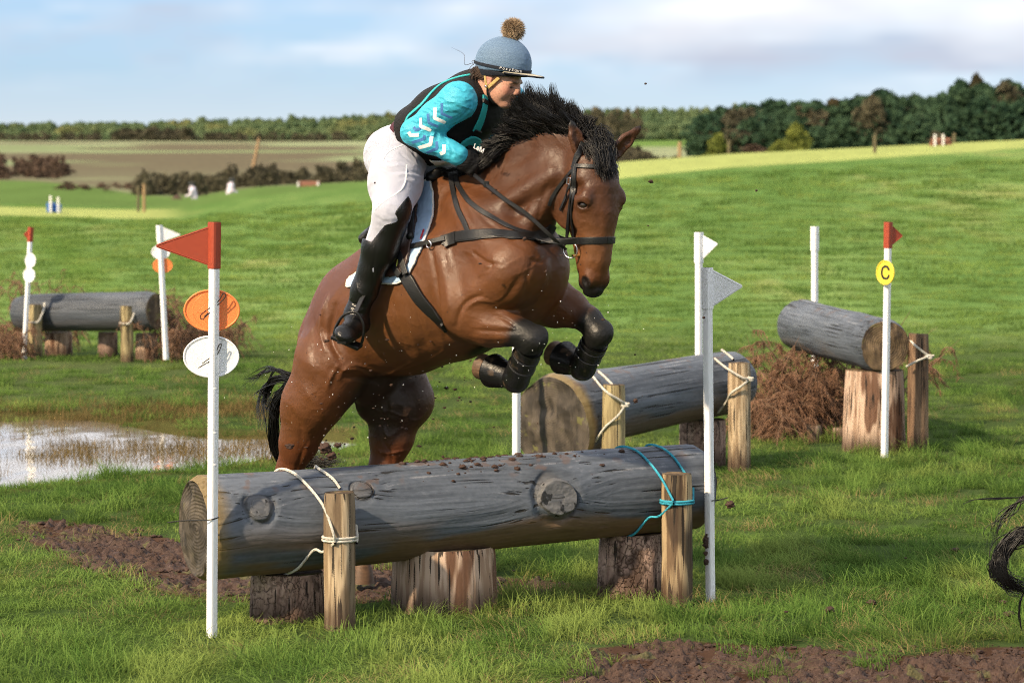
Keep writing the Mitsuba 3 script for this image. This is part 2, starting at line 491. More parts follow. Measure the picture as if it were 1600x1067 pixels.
def ground_colour(p, n, uv):
    d = dr.sqrt(p.x * p.x + p.y * p.y)
    px = 800 + FPX * p.x / dr.maximum(p.y, 1)
    a = fbm(p.x * .50, p.y * .07, 0, 4)
    b = fbm(p.x * 1.7 + 7, p.y * .30, 0, 3)
    c = fbm(p.x * .10 + 3, p.y * .014, 0, 3)
    fine = fbm(p.x * 9, p.y * 2, 0, 3)
    g = mix([.095, .170, .048], [.155, .240, .076], smoothstep(.30, .70, a * .6 + b * .4))
    g = mix(g, [.22, .23, .085], .6 * smoothstep(.56, .74, b * .45 + a * .55) * smoothstep(25, 40, d))
    g = mix(g, [.078, .155, .040], .5 * smoothstep(.48, .62, c))
    g = g * (.78 + .45 * fine)
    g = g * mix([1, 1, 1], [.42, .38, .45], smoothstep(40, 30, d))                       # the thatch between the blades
    track = dr.exp(-dr.square((p.x + .16 * p.y - .4 - 1.5 * noise(p.y * .02)) / .5))             # faint wheel tracks up the hill
    g = mix(g, [.085, .16, .022], .5 * track * smoothstep(35, 60, d))
    strip = smoothstep(103, 107, d - .016 * dr.maximum(px - 980, 0)) * (dr.select(px > 600, smoothstep(240, 200, d), smoothstep(126, 121, d) * smoothstep(330, 230, px))) * (smoothstep(330, 250, px) + smoothstep(880, 960, px))
    g = mix(g, mi.Color3f([.30, .35, .12]) * (.85 + .3 * b), strip)
    g = mix(g, mi.Color3f([.10, .165, .05]) * (.85 + .3 * a), smoothstep(126, 134, d) * smoothstep(600, 500, px))          # the field on the left beyond
    hs = 235 - 80 * smoothstep(0, 270, px) * smoothstep(1000, 700, px)
    heath = smoothstep(hs, hs + 16, d)
    hb = fbm(p.x * .02, p.y * .007, 2, 4)
    hc = mix([.19, .235, .125], [.25, .285, .17], smoothstep(.35, .65, hb))
    hc = mix(hc, [.13, .115, .08], smoothstep(.56, .68, fbm(p.x * .03 + 9, p.y * .012, 5, 3)))
    hc = mix(hc, [.15, .145, .095], smoothstep(330, 270, d) * .6)
    g = mix(g, hc, heath)
    far_field = smoothstep(560, 620, d) * smoothstep(1080, 1000, d) * smoothstep(940, 990, px) * smoothstep(1300, 1200, px)
    g = mix(g, [.12, .20, .055], far_field)
    mud = mix([.040, .023, .016], [.088, .054, .040], fine)
    g = mix(g, mud, smoothstep(.25, .6, uv.x + .35 * (b - .5)) * smoothstep(70, 60, d))
    wet = mix([.060, .045, .018], [.11, .085, .030], fine)
    g = mix(g, wet, .6 * smoothstep(.40, .9, uv.y + .4 * (b - .5)) * smoothstep(70, 60, d))
    return g


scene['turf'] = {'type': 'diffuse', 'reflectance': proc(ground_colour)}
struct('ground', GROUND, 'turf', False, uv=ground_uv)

# --- flood water lying in the hollow on the left
def ripple(p, n, uv):
    return .0075 * fbm(p.x * 2.6, p.y * 1.1, 0, 3)


scene['flood_water'] = {'type': 'bumpmap', 'arbitrary': proc(ripple, 4e-3), 'scale': 1.0, 'bsdf': {'type': 'principled', 'base_color': proc(lambda p, n, uv: mix([.075, .060, .045], [.12, .10, .075], fbm(p.x * 1.2, p.y * .6, 0, 3))), 'roughness': .05, 'specular': .75, 'clearcoat': 1.0, 'clearcoat_gloss': .98}}
pw = PUDDLE.buffer(.55).simplify(.05)
wz = float(np.median(height(*np.array(PUDDLE.exterior.coords).T, fine=False))) - .045
wv, wf = trimesh.creation.triangulate_polygon(pw, engine='earcut')
wf = np.asarray(wf)
wv3 = np.c_[wv, np.full(len(wv), wz)]
nz_ = np.cross(wv3[wf[:, 1]] - wv3[wf[:, 0]], wv3[wf[:, 2]] - wv3[wf[:, 0]])[:, 2]
wf[nz_ < 0] = wf[nz_ < 0][:, ::-1]
struct('puddle', trimesh.Trimesh(wv3, wf, process=False), 'flood_water', False)


# --- churned mud: a finer sheet with clods, lying on the ground
scene['mud_earth'] = {'type': 'bumpmap', 'arbitrary': proc(lambda p, n, uv: .016 * fbm(p.x * 60, p.y * 60, p.z * 60, 4), 1.5e-3), 'scale': 1.0, 'bsdf': {
    'type': 'principled', 'base_color': proc(lambda p, n, uv: mix(mix([.024, .014, .010], [.078, .045, .033], fbm(p.x * 34, p.y * 34, p.z * 34, 4)), [.070, .064, .026], smoothstep(.66, .74, fbm(p.x * 9 + 5, p.y * 9, 3, 3)))),
    'roughness': proc(lambda p, n, uv: .45 + .5 * fbm(p.x * 11, p.y * 11, p.z * 11, 3)), 'specular': .35}}


def mud_sheet(name, pg, step, seed):
    a, b, c, d = pg.buffer(.12).bounds
    a, c, b = max(a, -3.2), min(c, 3.0), max(b, 11.2)
    gx, gy = np.meshgrid(np.arange(a, c, step), np.arange(b, d, step), indexing='ij')
    ins = inside_by(pg, gx, gy) + .16 * (meshkit.fbm(np.stack([gx * 4, gy * 4, gx * 0], -1), 3, seed) - .5)
    w = sstep(-.10, .06, ins)
    n1 = meshkit.fbm(np.stack([gx * 9, gy * 9, gx * 0], -1), 4, seed + 1)
    n2 = meshkit.fbm(np.stack([gx * 32, gy * 32, gx * 0], -1), 3, seed + 2)
    n3 = np.abs(2 * meshkit.fbm(np.stack([gx * 22, gy * 22, gx * 0 + 2], -1), 4, seed + 3) - 1)
    z = height(gx, gy) - .035 + w * (.026 + .075 * (n1 - .42) + .05 * (n2 - .5) + .045 * n3)
    k = gx.shape[1]
    i, j = np.meshgrid(np.arange(gx.shape[0] - 1), np.arange(k - 1), indexing='ij')
    q = np.stack([i * k + j, (i + 1) * k + j, (i + 1) * k + j + 1, i * k + j + 1], -1).reshape(-1, 4)
    q = q[(w.ravel()[q] > .02).any(1)]
    m = trimesh.Trimesh(np.stack([gx, gy, z], -1).reshape(-1, 3), np.vstack([q[:, [0, 1, 2]], q[:, [0, 2, 3]]]), process=False)
    m.remove_unreferenced_vertices()
    struct(name, m, 'mud_earth', True)


mud_sheet('muddy_ground', MUD_L, .012, 41)
mud_sheet('muddy_track', MUD_R, .010, 51)


def clod(r, seed):
    m = trimesh.creation.icosphere(subdivisions=2, radius=1)
    v = np.asarray(m.vertices)
    v = v * (.25 + 1.4 * meshkit.fbm(v * 1.9 + seed * 3.1, 3, seed))[:, None] * [1.2, .9, .7]
    return trimesh.Trimesh(v * r, m.faces, process=False)


def scatter_clods(pg, n, lo, hi, seed):
    g = np.random.default_rng(seed)
    a, b, c, d = pg.bounds
    base = [clod(1, seed + i) for i in range(5)]
    out = []
    while len(out) < n:
        x, y = g.uniform(max(a, -3.2), min(c, 3)), g.uniform(max(b, 11.5), d)
        if inside_by(pg, x, y) < -.05 - .2 * g.random() ** 3:
            continue
        r = lo * (hi / lo) ** (g.random() ** 3)
        th = g.random() * 6.3
        R = np.array([[math.cos(th), -math.sin(th), 0], [math.sin(th), math.cos(th), 0], [0, 0, .8]])
        out.append(place(base[g.integers(5)], R * r, (x, y, float(height(x, y)) + r * .3)))
    return cat(out)


scene['clod_earth'] = {'type': 'principled', 'base_color': proc(lambda p, n, uv: mix([.022, .012, .009], [.070, .040, .030], fbm(p.x * 60, p.y * 60, p.z * 60, 3))), 'roughness': .75, 'specular': .3}
struct('mud_crumbs', cat(scatter_clods(MUD_L, 1100, .004, .022, 3), scatter_clods(MUD_R, 1700, .0035, .020, 4)), 'clod_earth', True, kind='stuff', label='dark crumbs of churned earth on the muddy ground')

# --- grass: tufts of separate blades, instanced
def blades(n, rad, hmin, hmax, lean, seed, width=.0042, seg=3, straw=0.0):
    g = np.random.default_rng(seed)
    V_, F_, U_ = [], [], []
    main = g.random() * 2 * math.pi
    for i in range(n):
        r = rad * math.sqrt(g.random()); a = g.random() * 2 * math.pi
        base = np.array([r * math.cos(a), r * math.sin(a), -.012])
        h = hmin + (hmax - hmin) * g.random() ** 1.6
        th = main + g.normal() * 1.1
        out = np.array([math.cos(th), math.sin(th), 0])
        L = lean * (.3 + 1.2 * g.random())
        side = np.array([-out[1], out[0], 0]) * math.cos(g.normal() * .6) + out * .3
        w = width * (.7 + .6 * g.random())
        k = len(V_)
        tone = g.random()
        if g.random() < straw:
            tone = 1.5 + .4 * g.random()
        for s in range(seg + 1):
            t = s / seg
            p = base + out * h * L * t * t + np.array([0, 0, 1]) * h * (t - .35 * L * t * t)
            ww = w * (1 - t ** 2) * .5 + .0002
            V_ += [p - side * ww, p + side * ww]; U_ += [[tone, t], [tone, t]]
        for s in range(seg):
            q = k + 2 * s
            F_ += [[q, q + 1, q + 3], [q, q + 3, q + 2]]
    return trimesh.Trimesh(np.array(V_), np.array(F_), process=False), np.array(U_)


def grass_colour(p, n, uv):
    a = fbm(p.x * .55, p.y * .25, 0, 3)
    b = fbm(p.x * 2.4 + 7, p.y * 1.0, 0, 3)
    g = mix([.070, .150, .030], [.225, .330, .080], dr.clip(uv.x * .55 + smoothstep(.3, .7, a * .6 + b * .4) * .55, 0, 1))
    g = mix(g, [.30, .34, .095], .35 * smoothstep(.52, .72, b))
    g = mix(g, [.36, .28, .13], smoothstep(1.2, 1.4, uv.x))
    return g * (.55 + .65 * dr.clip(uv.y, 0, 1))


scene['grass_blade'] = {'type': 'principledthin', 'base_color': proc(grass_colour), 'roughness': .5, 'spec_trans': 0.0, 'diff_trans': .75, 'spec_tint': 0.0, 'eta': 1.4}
scene['reed_blade'] = {'type': 'principledthin', 'base_color': proc(lambda p, n, uv: mix([.075, .060, .022], [.21, .15, .065], dr.clip(uv.x, 0, 1))), 'roughness': .6, 'spec_trans': 0.0, 'diff_trans': .6, 'eta': 1.4}
GROUPS = {}
for nm, args in dict(short_grass=[(170, .15, .030, .085, 1.0, 1), (170, .15, .025, .075, 1.2, 2), (150, .15, .035, .105, .9, 3), (150, .14, .03, .09, 1.4, 14)],
                     long_grass=[(120, .10, .07, .17, .9, 4), (120, .11, .06, .20, 1.1, 5)],
                     dry_grass=[(110, .14, .03, .11, 1.2, 6, .0026, 3, .55)],
                     far_grass=[(150, .30, .04, .11, .9, 7, .009, 2), (150, .30, .035, .13, 1.1, 8, .009, 2)]).items():
    GROUPS[nm] = []
    for i, a in enumerate(args):
        m, uv = blades(*a)
        k = f'{nm}_tuft_{i}'
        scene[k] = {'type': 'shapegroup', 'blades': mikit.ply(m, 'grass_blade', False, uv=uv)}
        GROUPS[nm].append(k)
m, uv = blades(46, .16, .06, .24, .45, 12, .0040, 3)
scene['reed_tuft'] = {'type': 'shapegroup', 'blades': mikit.ply(m, 'reed_blade', False, uv=uv)}
_ng = 0


def plant(group, x, y, s, th, z=None, sz=1.0, key='grass'):
    global _ng
    z = float(height(x, y)) if z is None else z
    scene[f'{key}__{_ng:05d}'] = {'type': 'instance', 'shapegroup': {'type': 'ref', 'id': group}, 'to_world': T().translate([x, y, z]).rotate([0, 0, 1], th).scale([s, s, s * sz])}
    _ng += 1


def grow():
    g = np.random.default_rng(77)
    pts = []
    for (y0, y1, dens, kind) in ((10.6, 16, 40, 0), (16, 22, 24, 0), (22, 30, 11, 0), (30, 46, 4.2, 1), (46, 75, 1.5, 2), (75, 101, .55, 3)):
        area = (y1 ** 2 - y0 ** 2) * (.22 if y0 < 40 else .19)
        n = int(area * dens)
        k_ = np.arange(n) + .5                                     # an even spread
        y = np.sqrt(y0 ** 2 + (y1 ** 2 - y0 ** 2) * np.mod(k_ * .7548776662 + .01 * g.normal(size=n), 1))
        x = y * (np.mod(k_ * .5698402910 + .01 * g.normal(size=n), 1) - .5) * (.44 if y0 < 40 else .38)
        pts.append(np.c_[x, y, np.full(n, kind)])
    pts = np.vstack(pts)
    x, y, kind = pts.T
    ml_, mr_, pu = inside_by(MUD_L, x, y), inside_by(MUD_R, x, y), inside_by(PUDDLE, x, y)
    nz = meshkit.fbm(np.stack([x * .8, y * .5, x * 0], -1), 3, 19)
    nb = meshkit.fbm(np.stack([x * 2.5, y * 1.5, x * 0], -1), 2, 23)
    z = height(x, y)
    rnd = g.random(len(x))
    for i in range(len(x)):
        if max(ml_[i], mr_[i]) > .02 - .10 * (rnd[i] < .25) and rnd[i] < .95:
            continue
        if pu[i] > -.02:
            continue
        th = g.random() * 360
        if kind[i] == 0:
            s = .75 + .5 * g.random()
            if pu[i] > -.75 and g.random() < .75 * sstep(-.75, -.2, pu[i]) and y[i] > 21:
                plant('reed_tuft', x[i], y[i], .8 * s, th, z[i], .7, key='reeds'); continue
            if nz[i] > .56 and g.random() < .45:
                plant(GROUPS['long_grass'][g.integers(2)], x[i], y[i], s * .9, th, z[i])
            elif g.random() < .10 + .35 * (nb[i] > .6) + .4 * (max(ml_[i], mr_[i]) > -.25):
                plant(GROUPS['dry_grass'][0], x[i], y[i], s, th, z[i])
            else:
                plant(GROUPS['short_grass'][g.integers(4)], x[i], y[i], s, th, z[i], .85 + .4 * (nz[i] > .5))
        else:
            s = (1.0, 1.5, 2.3)[int(kind[i]) - 1] * (.7 + .6 * g.random())
            plant(GROUPS['far_grass'][g.integers(2)], x[i], y[i], s, th, z[i], .42 + .25 * (nz[i] > .52))
    # stalks standing in the water and the brown growth on its far bank
    n = 0
    while n < 230:
        yy = g.uniform(19, 29); xx = yy * g.uniform(-.18, -.04)
        p_ = float(inside_by(PUDDLE, xx, yy))
        cl = float(meshkit.fbm(np.array([[xx * 1.1, yy * .5, 4.0]]), 3, 61)[0])
        if p_ > .05 and (cl > .53 or g.random() < .06):
            plant('reed_tuft', xx, yy, .5 + .5 * g.random(), g.random() * 360, wz - .02, .6, key='reeds'); n += 1
    for _ in range(240):
        q = on_ground(g.uniform(-60, 520), 645 + 7 * g.normal())
        if inside_by(PUDDLE, q[0], q[1]) < .15:
            plant('reed_tuft', q[0], q[1], .5 + .5 * g.random(), g.random() * 360, None, .45 + .3 * g.random(), key='reeds')


grow()
labels['grass'] = {'kind': 'stuff', 'label': 'short green grass of the field'}
labels['reeds'] = {'kind': 'stuff', 'label': 'brown stalks in and round the flood water'}
# ================================================================ the horse
PSI = math.radians(38)
HN = V(-math.sin(PSI), -math.cos(PSI), 0)          # the horse's right, towards the photographer
HFW = V(math.cos(PSI), -math.sin(PSI), 0)
PHI = math.radians(26)
HF = math.cos(PHI) * HFW + V(0, 0, math.sin(PHI))  # along the back, rising
HU = np.cross(HF, HN); HU = HU if HU[2] > 0 else -HU
HW0 = at(690, 290, 14.35)


def hp(px, py, off=0.0):
    """The point of the plane parallel to the horse's plane of symmetry, off metres to its right, measured at px, py."""
    d = ray(px, py)
    t = ((HW0 + HN * off - EYE) @ HN) / (d @ HN)
    return EYE + d * t


# the head has a frame of its own: turned a little further to the right than the body
BETA = math.radians(55)
HDF = V(math.cos(BETA), -math.sin(BETA), 0)
HDR = V(-math.sin(BETA), -math.cos(BETA), 0)
HDD = V(0, 0, -1.0)
tl = math.radians(-5.0)
HDD, HDF = math.cos(tl) * HDD + math.sin(tl) * HDF, math.cos(tl) * HDF - math.sin(tl) * HDD
POLL = hp(937, 237, 0.03)


def hd(f, d, r):
    return POLL + f * HDF + d * HDD + r * HDR


HEADR = np.stack([HDF, HDD, HDR])
BODYR = np.stack([HF, HU, HN])

FK, FF, FH = hp(833, 531, .17), hp(806, 592, .06), hp(762, 576, .03)          # near fore: knee, fetlock, toe
GK, GF, GH = hp(936, 522, -.17), hp(910, 573, -.24), hp(874, 556, -.27)       # far fore
NK, NH, NF = hp(445, 775, .15), None, None                                   # near hind hock
near_hock, near_fet, near_toe = hp(447, 772, .15), hp(455, 872, .13), hp(462, 905, .13)
far_hock, far_fet, far_toe = hp(588, 762, -.14), hp(566, 868, -.15), hp(566, 897, -.15)


def build_horse():
    lo, hi = V(-1.22, 13.1, -0.05), V(0.62, 15.45, 2.3)
    F = Field(lo, hi, 0.0072)
    n = HN
    # --- trunk
    F.chain([hp(535, 538), hp(575, 498), hp(632, 482), hp(705, 447), hp(775, 425), hp(805, 420)],
            [.21, .25, .285, .315, .275, .23], k=.08, ax=n, s=[.95, .98, 1.0, .9, .88, .95])
    F.cone(hp(575, 462), hp(640, 405), .15, .16, k=.10, ax=n, s=1.15)                # loin and back
    F.cone(hp(640, 365), hp(697, 318), .075, .085, k=.12, ax=n, s=.8)               # withers
    F.cone(hp(697, 318), hp(745, 315), .085, .11, k=.12, ax=n, s=.7)
    for o in (-1, 1):                                                              # croup, hip bone, buttock
        F.cone(hp(568, 475, .09 * o), hp(511, 558, .12 * o), .115, .115, k=.07)
        F.ell(hp(566, 476, .20 * o), BODYR, [.06, .045, .045], k=.06)
        F.cone(hp(512, 560, .14 * o), hp(480, 638, .15 * o), .118, .115, k=.06)
    F.cone(hp(496, 540), hp(474, 576), .05, .035, k=.06)                           # dock
    F.cone(hp(474, 576), hp(457, 604), .033, .020, k=.03)
    # --- breast and shoulders
    F.cone(hp(790, 390), hp(820, 418), .20, .16, k=.08, ax=n, s=1.1)
    for o in (-1, 1):
        F.cone(hp(727, 330, .10 * o), hp(800, 420, .185 * o), .085, .125, k=.08)      # scapula
        F.cone(hp(755, 330, .10 * o), hp(806, 400, .18 * o), .06, .08, k=.06)
        F.ell(hp(818, 420, .125 * o), BODYR, [.10, .11, .085], k=.035)                  # breast muscle
        F.cone(hp(700, 400, .17 * o), hp(735, 470, .19 * o), .11, .12, k=.07)         # triceps
        F.cone(hp(735, 470, .19 * o), hp(790, 440, .19 * o), .12, .12, k=.06)
    # --- neck
    F.chain([hp(772, 370), hp(818, 312), hp(862, 275, .01), hd(-.10, .07, 0)], [.225, .170, .125, .095], k=.06, ax=n, s=[.62, .54, .52, .65])
    F.chain([hp(735, 302), hp(775, 272), hp(815, 232), hp(862, 211, .01), hp(905, 219, .02)], [.06, .06, .055, .05, .05], k=.06, ax=n, s=.7)   # crest
    F.chain([hp(843, 330), hp(828, 370), hp(822, 400)], [.05, .07, .10], k=.05, ax=n, s=.9)                                                  # windpipe
    F.cone(hp(775, 330, .115), hp(862, 275, .075), .045, .03, k=.06)               # neck muscles
    F.cone(hp(800, 380, .12), hp(858, 310, .06), .04, .03, k=.05)
    # --- near fore
    F.cone(hp(738, 488, .19), hp(768, 508, .19), .118, .098, k=.05)
    F.chain([hp(748, 500, .19), hp(790, 512, .18), hp(817, 522, .175), FK], [.10, .075, .058, .056], k=.03)
    F.cone(hp(748, 480, .235), hp(800, 505, .21), .035, .02, k=.03)                 # extensor
    F.cone(hp(735, 515, .225), hp(795, 524, .20), .03, .018, k=.025)                # flexor
    # --- far fore
    F.cone(hp(838, 462, -.17), hp(868, 475, -.18), .125, .105, k=.05)
    F.chain([hp(850, 470, -.18), hp(890, 482, -.175), hp(920, 500, -.17), GK], [.105, .078, .055, .054], k=.03)
    for K, Fe, H, o in ((FK, FF, FH, 1), (GK, GF, GH, -1)):
        d = unit(Fe - K)
        F.ell(K + .004 * d, np.stack([unit(np.cross(n, d)), d, n]), [.058, .066, .05], k=.02)
        F.chain([K, K + d * .06, Fe - d * .05, Fe], [.048, .036, .033, .042], k=.02)
        e = unit(H - Fe)
        F.chain([Fe, Fe + e * .07], [.04, .034], k=.015)
    # --- hind legs
    F.cone(hp(516, 572, .16), hp(496, 622, .18), .16, .122, k=.06)                  # near thigh
    F.cone(hp(530, 562, .19), hp(508, 624, .19), .095, .082, k=.05)
    F.chain([hp(485, 635, .18), hp(467, 690, .17), hp(452, 735, .155), near_hock], [.14, .088, .056, .05], k=.05, ax=n, s=[.8, .8, .85, .9])
    F.cone(hp(500, 615, .2), hp(465, 690, .19), .10, .05, k=.04)
    F.cone(hp(560, 545, .13), hp(530, 600, .15), .06, .08, k=.10)                   # flank fold
    F.cone(hp(590, 560, -.16), hp(628, 622, -.17), .18, .14, k=.06)                 # far thigh
    F.cone(hp(585, 590, -.08), hp(585, 632, -.11), .10, .085, k=.06)                # its inner side
    F.cone(hp(622, 600, -.20), hp(640, 628, -.19), .12, .10, k=.05)
    F.chain([hp(620, 630, -.17), hp(612, 680, -.16), hp(600, 732, -.145), far_hock], [.135, .105, .068, .052], k=.04, ax=n, s=[.8, .8, .85, .9])
    for h, f, t, o in ((near_hock, near_fet, near_toe, 1), (far_hock, far_fet, far_toe, -1)):
        F.cone(h - HFW * .035 + V(0, 0, .03), h - HFW * .02 - V(0, 0, .06), .026, .024, k=.03)   # point of hock
        F.ell(h, np.stack([HFW, V(0, 0, 1), n]), [.055, .075, .045], k=.03)
        F.chain([h, h + (f - h) * .3, h + (f - h) * .85, f], [.045, .037, .034, .042], k=.02)
        F.cone(f, t, .036, .042, k=.02)
    F.ell(hp(585, 600, 0), BODYR, [.12, .06, .06], k=.05)                          # sheath
    # --- head
    H = HEADR
    F.ell(hd(-.055, .075, 0), H, [.10, .115, .092], k=.05)
    F.cone(hd(-.02, .12, 0), hd(-.015, .27, 0), .082, .077, k=.04, ax=HDR, s=1.32)
    for o in (-1, 1):
        F.ell(hd(-.128, .235, .058 * o), H, [.108, .112, .036], k=.025)              # jowl
        F.ell(hd(.02, .20, .092 * o), H, [.05, .05, .028], k=.03)                 # brow
        F.cone(hd(-.01, .275, .078 * o), hd(.005, .375, .052 * o), .016, .010, k=.025)   # facial crest
        F.cone(hd(-.07, .10, .06 * o), hd(-.03, .17, .085 * o), .035, .03, k=.03)
    F.cone(hd(.005, .26, 0), hd(.012, .46, 0), .070, .054, k=.05)
    F.cone(hd(.045, .15, 0), hd(.042, .45, 0), .034, .026, k=.05, ax=HDR, s=1.5)     # nasal bone
    F.cone(hd(-.115, .27, 0), hd(-.062, .50, 0), .066, .042, k=.04, ax=HDR, s=.75)    # jaw
    F.ell(hd(.002, .525, 0), H, [.060, .078, .058], k=.04)
    for o in (-1, 1):
        F.ell(hd(.024, .545, .040 * o), H, [.030, .040, .024], k=.02)                # nostril wing
        F.ell(hd(.026, .558, .066 * o), H, [.014, .023, .016], k=.012, op='sub')
        F.ell(hd(.038, .224, .103 * o), H, [.022, .011, .022], k=.008, op='sub')      # eye socket
        F.ell(hd(-.005, .16, .105 * o), H, [.03, .02, .012], k=.03, op='sub')         # hollow over the eye
    F.ell(hd(.004, .597, 0), H, [.044, .030, .045], k=.02)                         # upper lip
    F.ell(hd(-.052, .565, 0), H, [.026, .036, .032], k=.02)                        # chin
    F.cone(hd(-.028, .60, -.07), hd(-.028, .60, .07), .006, .006, k=.01, op='sub')
    F.cone(hd(-.026, .60, .04), hd(-.045, .50, .052), .004, .004, k=.012, op='sub')
    # ears
    for tip, base, o in ((hd(-.065, -.125, .115), hd(-.045, .015, .062), 1), (hd(.02, -.112, -.20), hd(-.03, .03, -.072), -1)):
        ax_ = unit(tip - base)
        fr = unit(HDF - ax_ * (HDF @ ax_))
        L = np.linalg.norm(tip - base)
        pts = [base - ax_ * .02, base + ax_ * L * .25, base + ax_ * L * .55, base + ax_ * L * .85, tip]
        for i, (ra, rb) in enumerate(((.030, .036), (.036, .033), (.033, .017), (.017, .006))):
            F.cone(pts[i], pts[i + 1], ra, rb, k=.02 if i == 0 else .008, ax=fr, s=.62)
        for i, (ra, rb) in enumerate(((.018, .024), (.024, .021), (.021, .006))):
            F.cone(pts[i] + fr * .019 + ax_ * .03, pts[i + 1] + fr * .015, ra, rb, k=.008, ax=fr, s=.55, op='sub')
    # muscles and veins: a little relief all over
    return F



def hit(mesh, pix, side=None):
    """Points and outward normals where the sight lines through the photograph's pixels meet the mesh (misses take the nearest hit)."""
    pix = np.asarray(pix, float)
    d = np.array([ray(*q) for q in pix])
    o = np.tile(EYE, (len(pix), 1))
    loc, ri, ti = mesh.ray.intersects_location(o, d, multiple_hits=False)
    P, N = np.full((len(pix), 3), np.nan), np.full((len(pix), 3), np.nan)
    vn = normals_of(mesh)
    P[ri] = loc
    N[ri] = vn[np.asarray(mesh.faces)[ti]].mean(1)
    bad = np.isnan(P[:, 0])
    if bad.any() and (~bad).any():
        g = np.where(~bad)[0]
        for b in np.where(bad)[0]:
            k = g[np.argmin(((pix[g] - pix[b]) ** 2).sum(1))]
            P[b], N[b] = EYE + d[b] * ((P[k] - EYE) @ HN) / (d[b] @ HN), N[k]
    if bad.all():
        P, N = np.array([hp(q[0], q[1], .22) for q in pix]), np.tile(HN, (len(pix), 1))
    return P, N / np.linalg.norm(N, axis=1, keepdims=True)


def sculpt(mesh, strokes):
    """Raises (or sinks) the surface along strokes: (pixels, radius, height)."""
    v, n = np.array(mesh.vertices), normals_of(mesh)
    add = np.zeros(len(v))
    for pix, rad, h in strokes:
        h = h * (.62 if rad >= .012 else .8)
        P, _ = hit(mesh, spline(np.c_[pix, np.zeros(len(pix))], 8 * len(pix))[:, :2])
        from scipy.spatial import cKDTree
        t = cKDTree(spline(P, 60))
        d, i = t.query(v, distance_upper_bound=rad * 3)
        ok = np.isfinite(d)
        fade = np.ones(len(v)); fade[ok] = np.sin(np.pi * np.clip(i[ok] / 59 * .9 + .05, 0, 1)) ** .5
        add[ok] += h * np.exp(-(d[ok] / rad) ** 2) * fade[ok]
    return trimesh.Trimesh(v + n * add[:, None], mesh.faces, process=False)


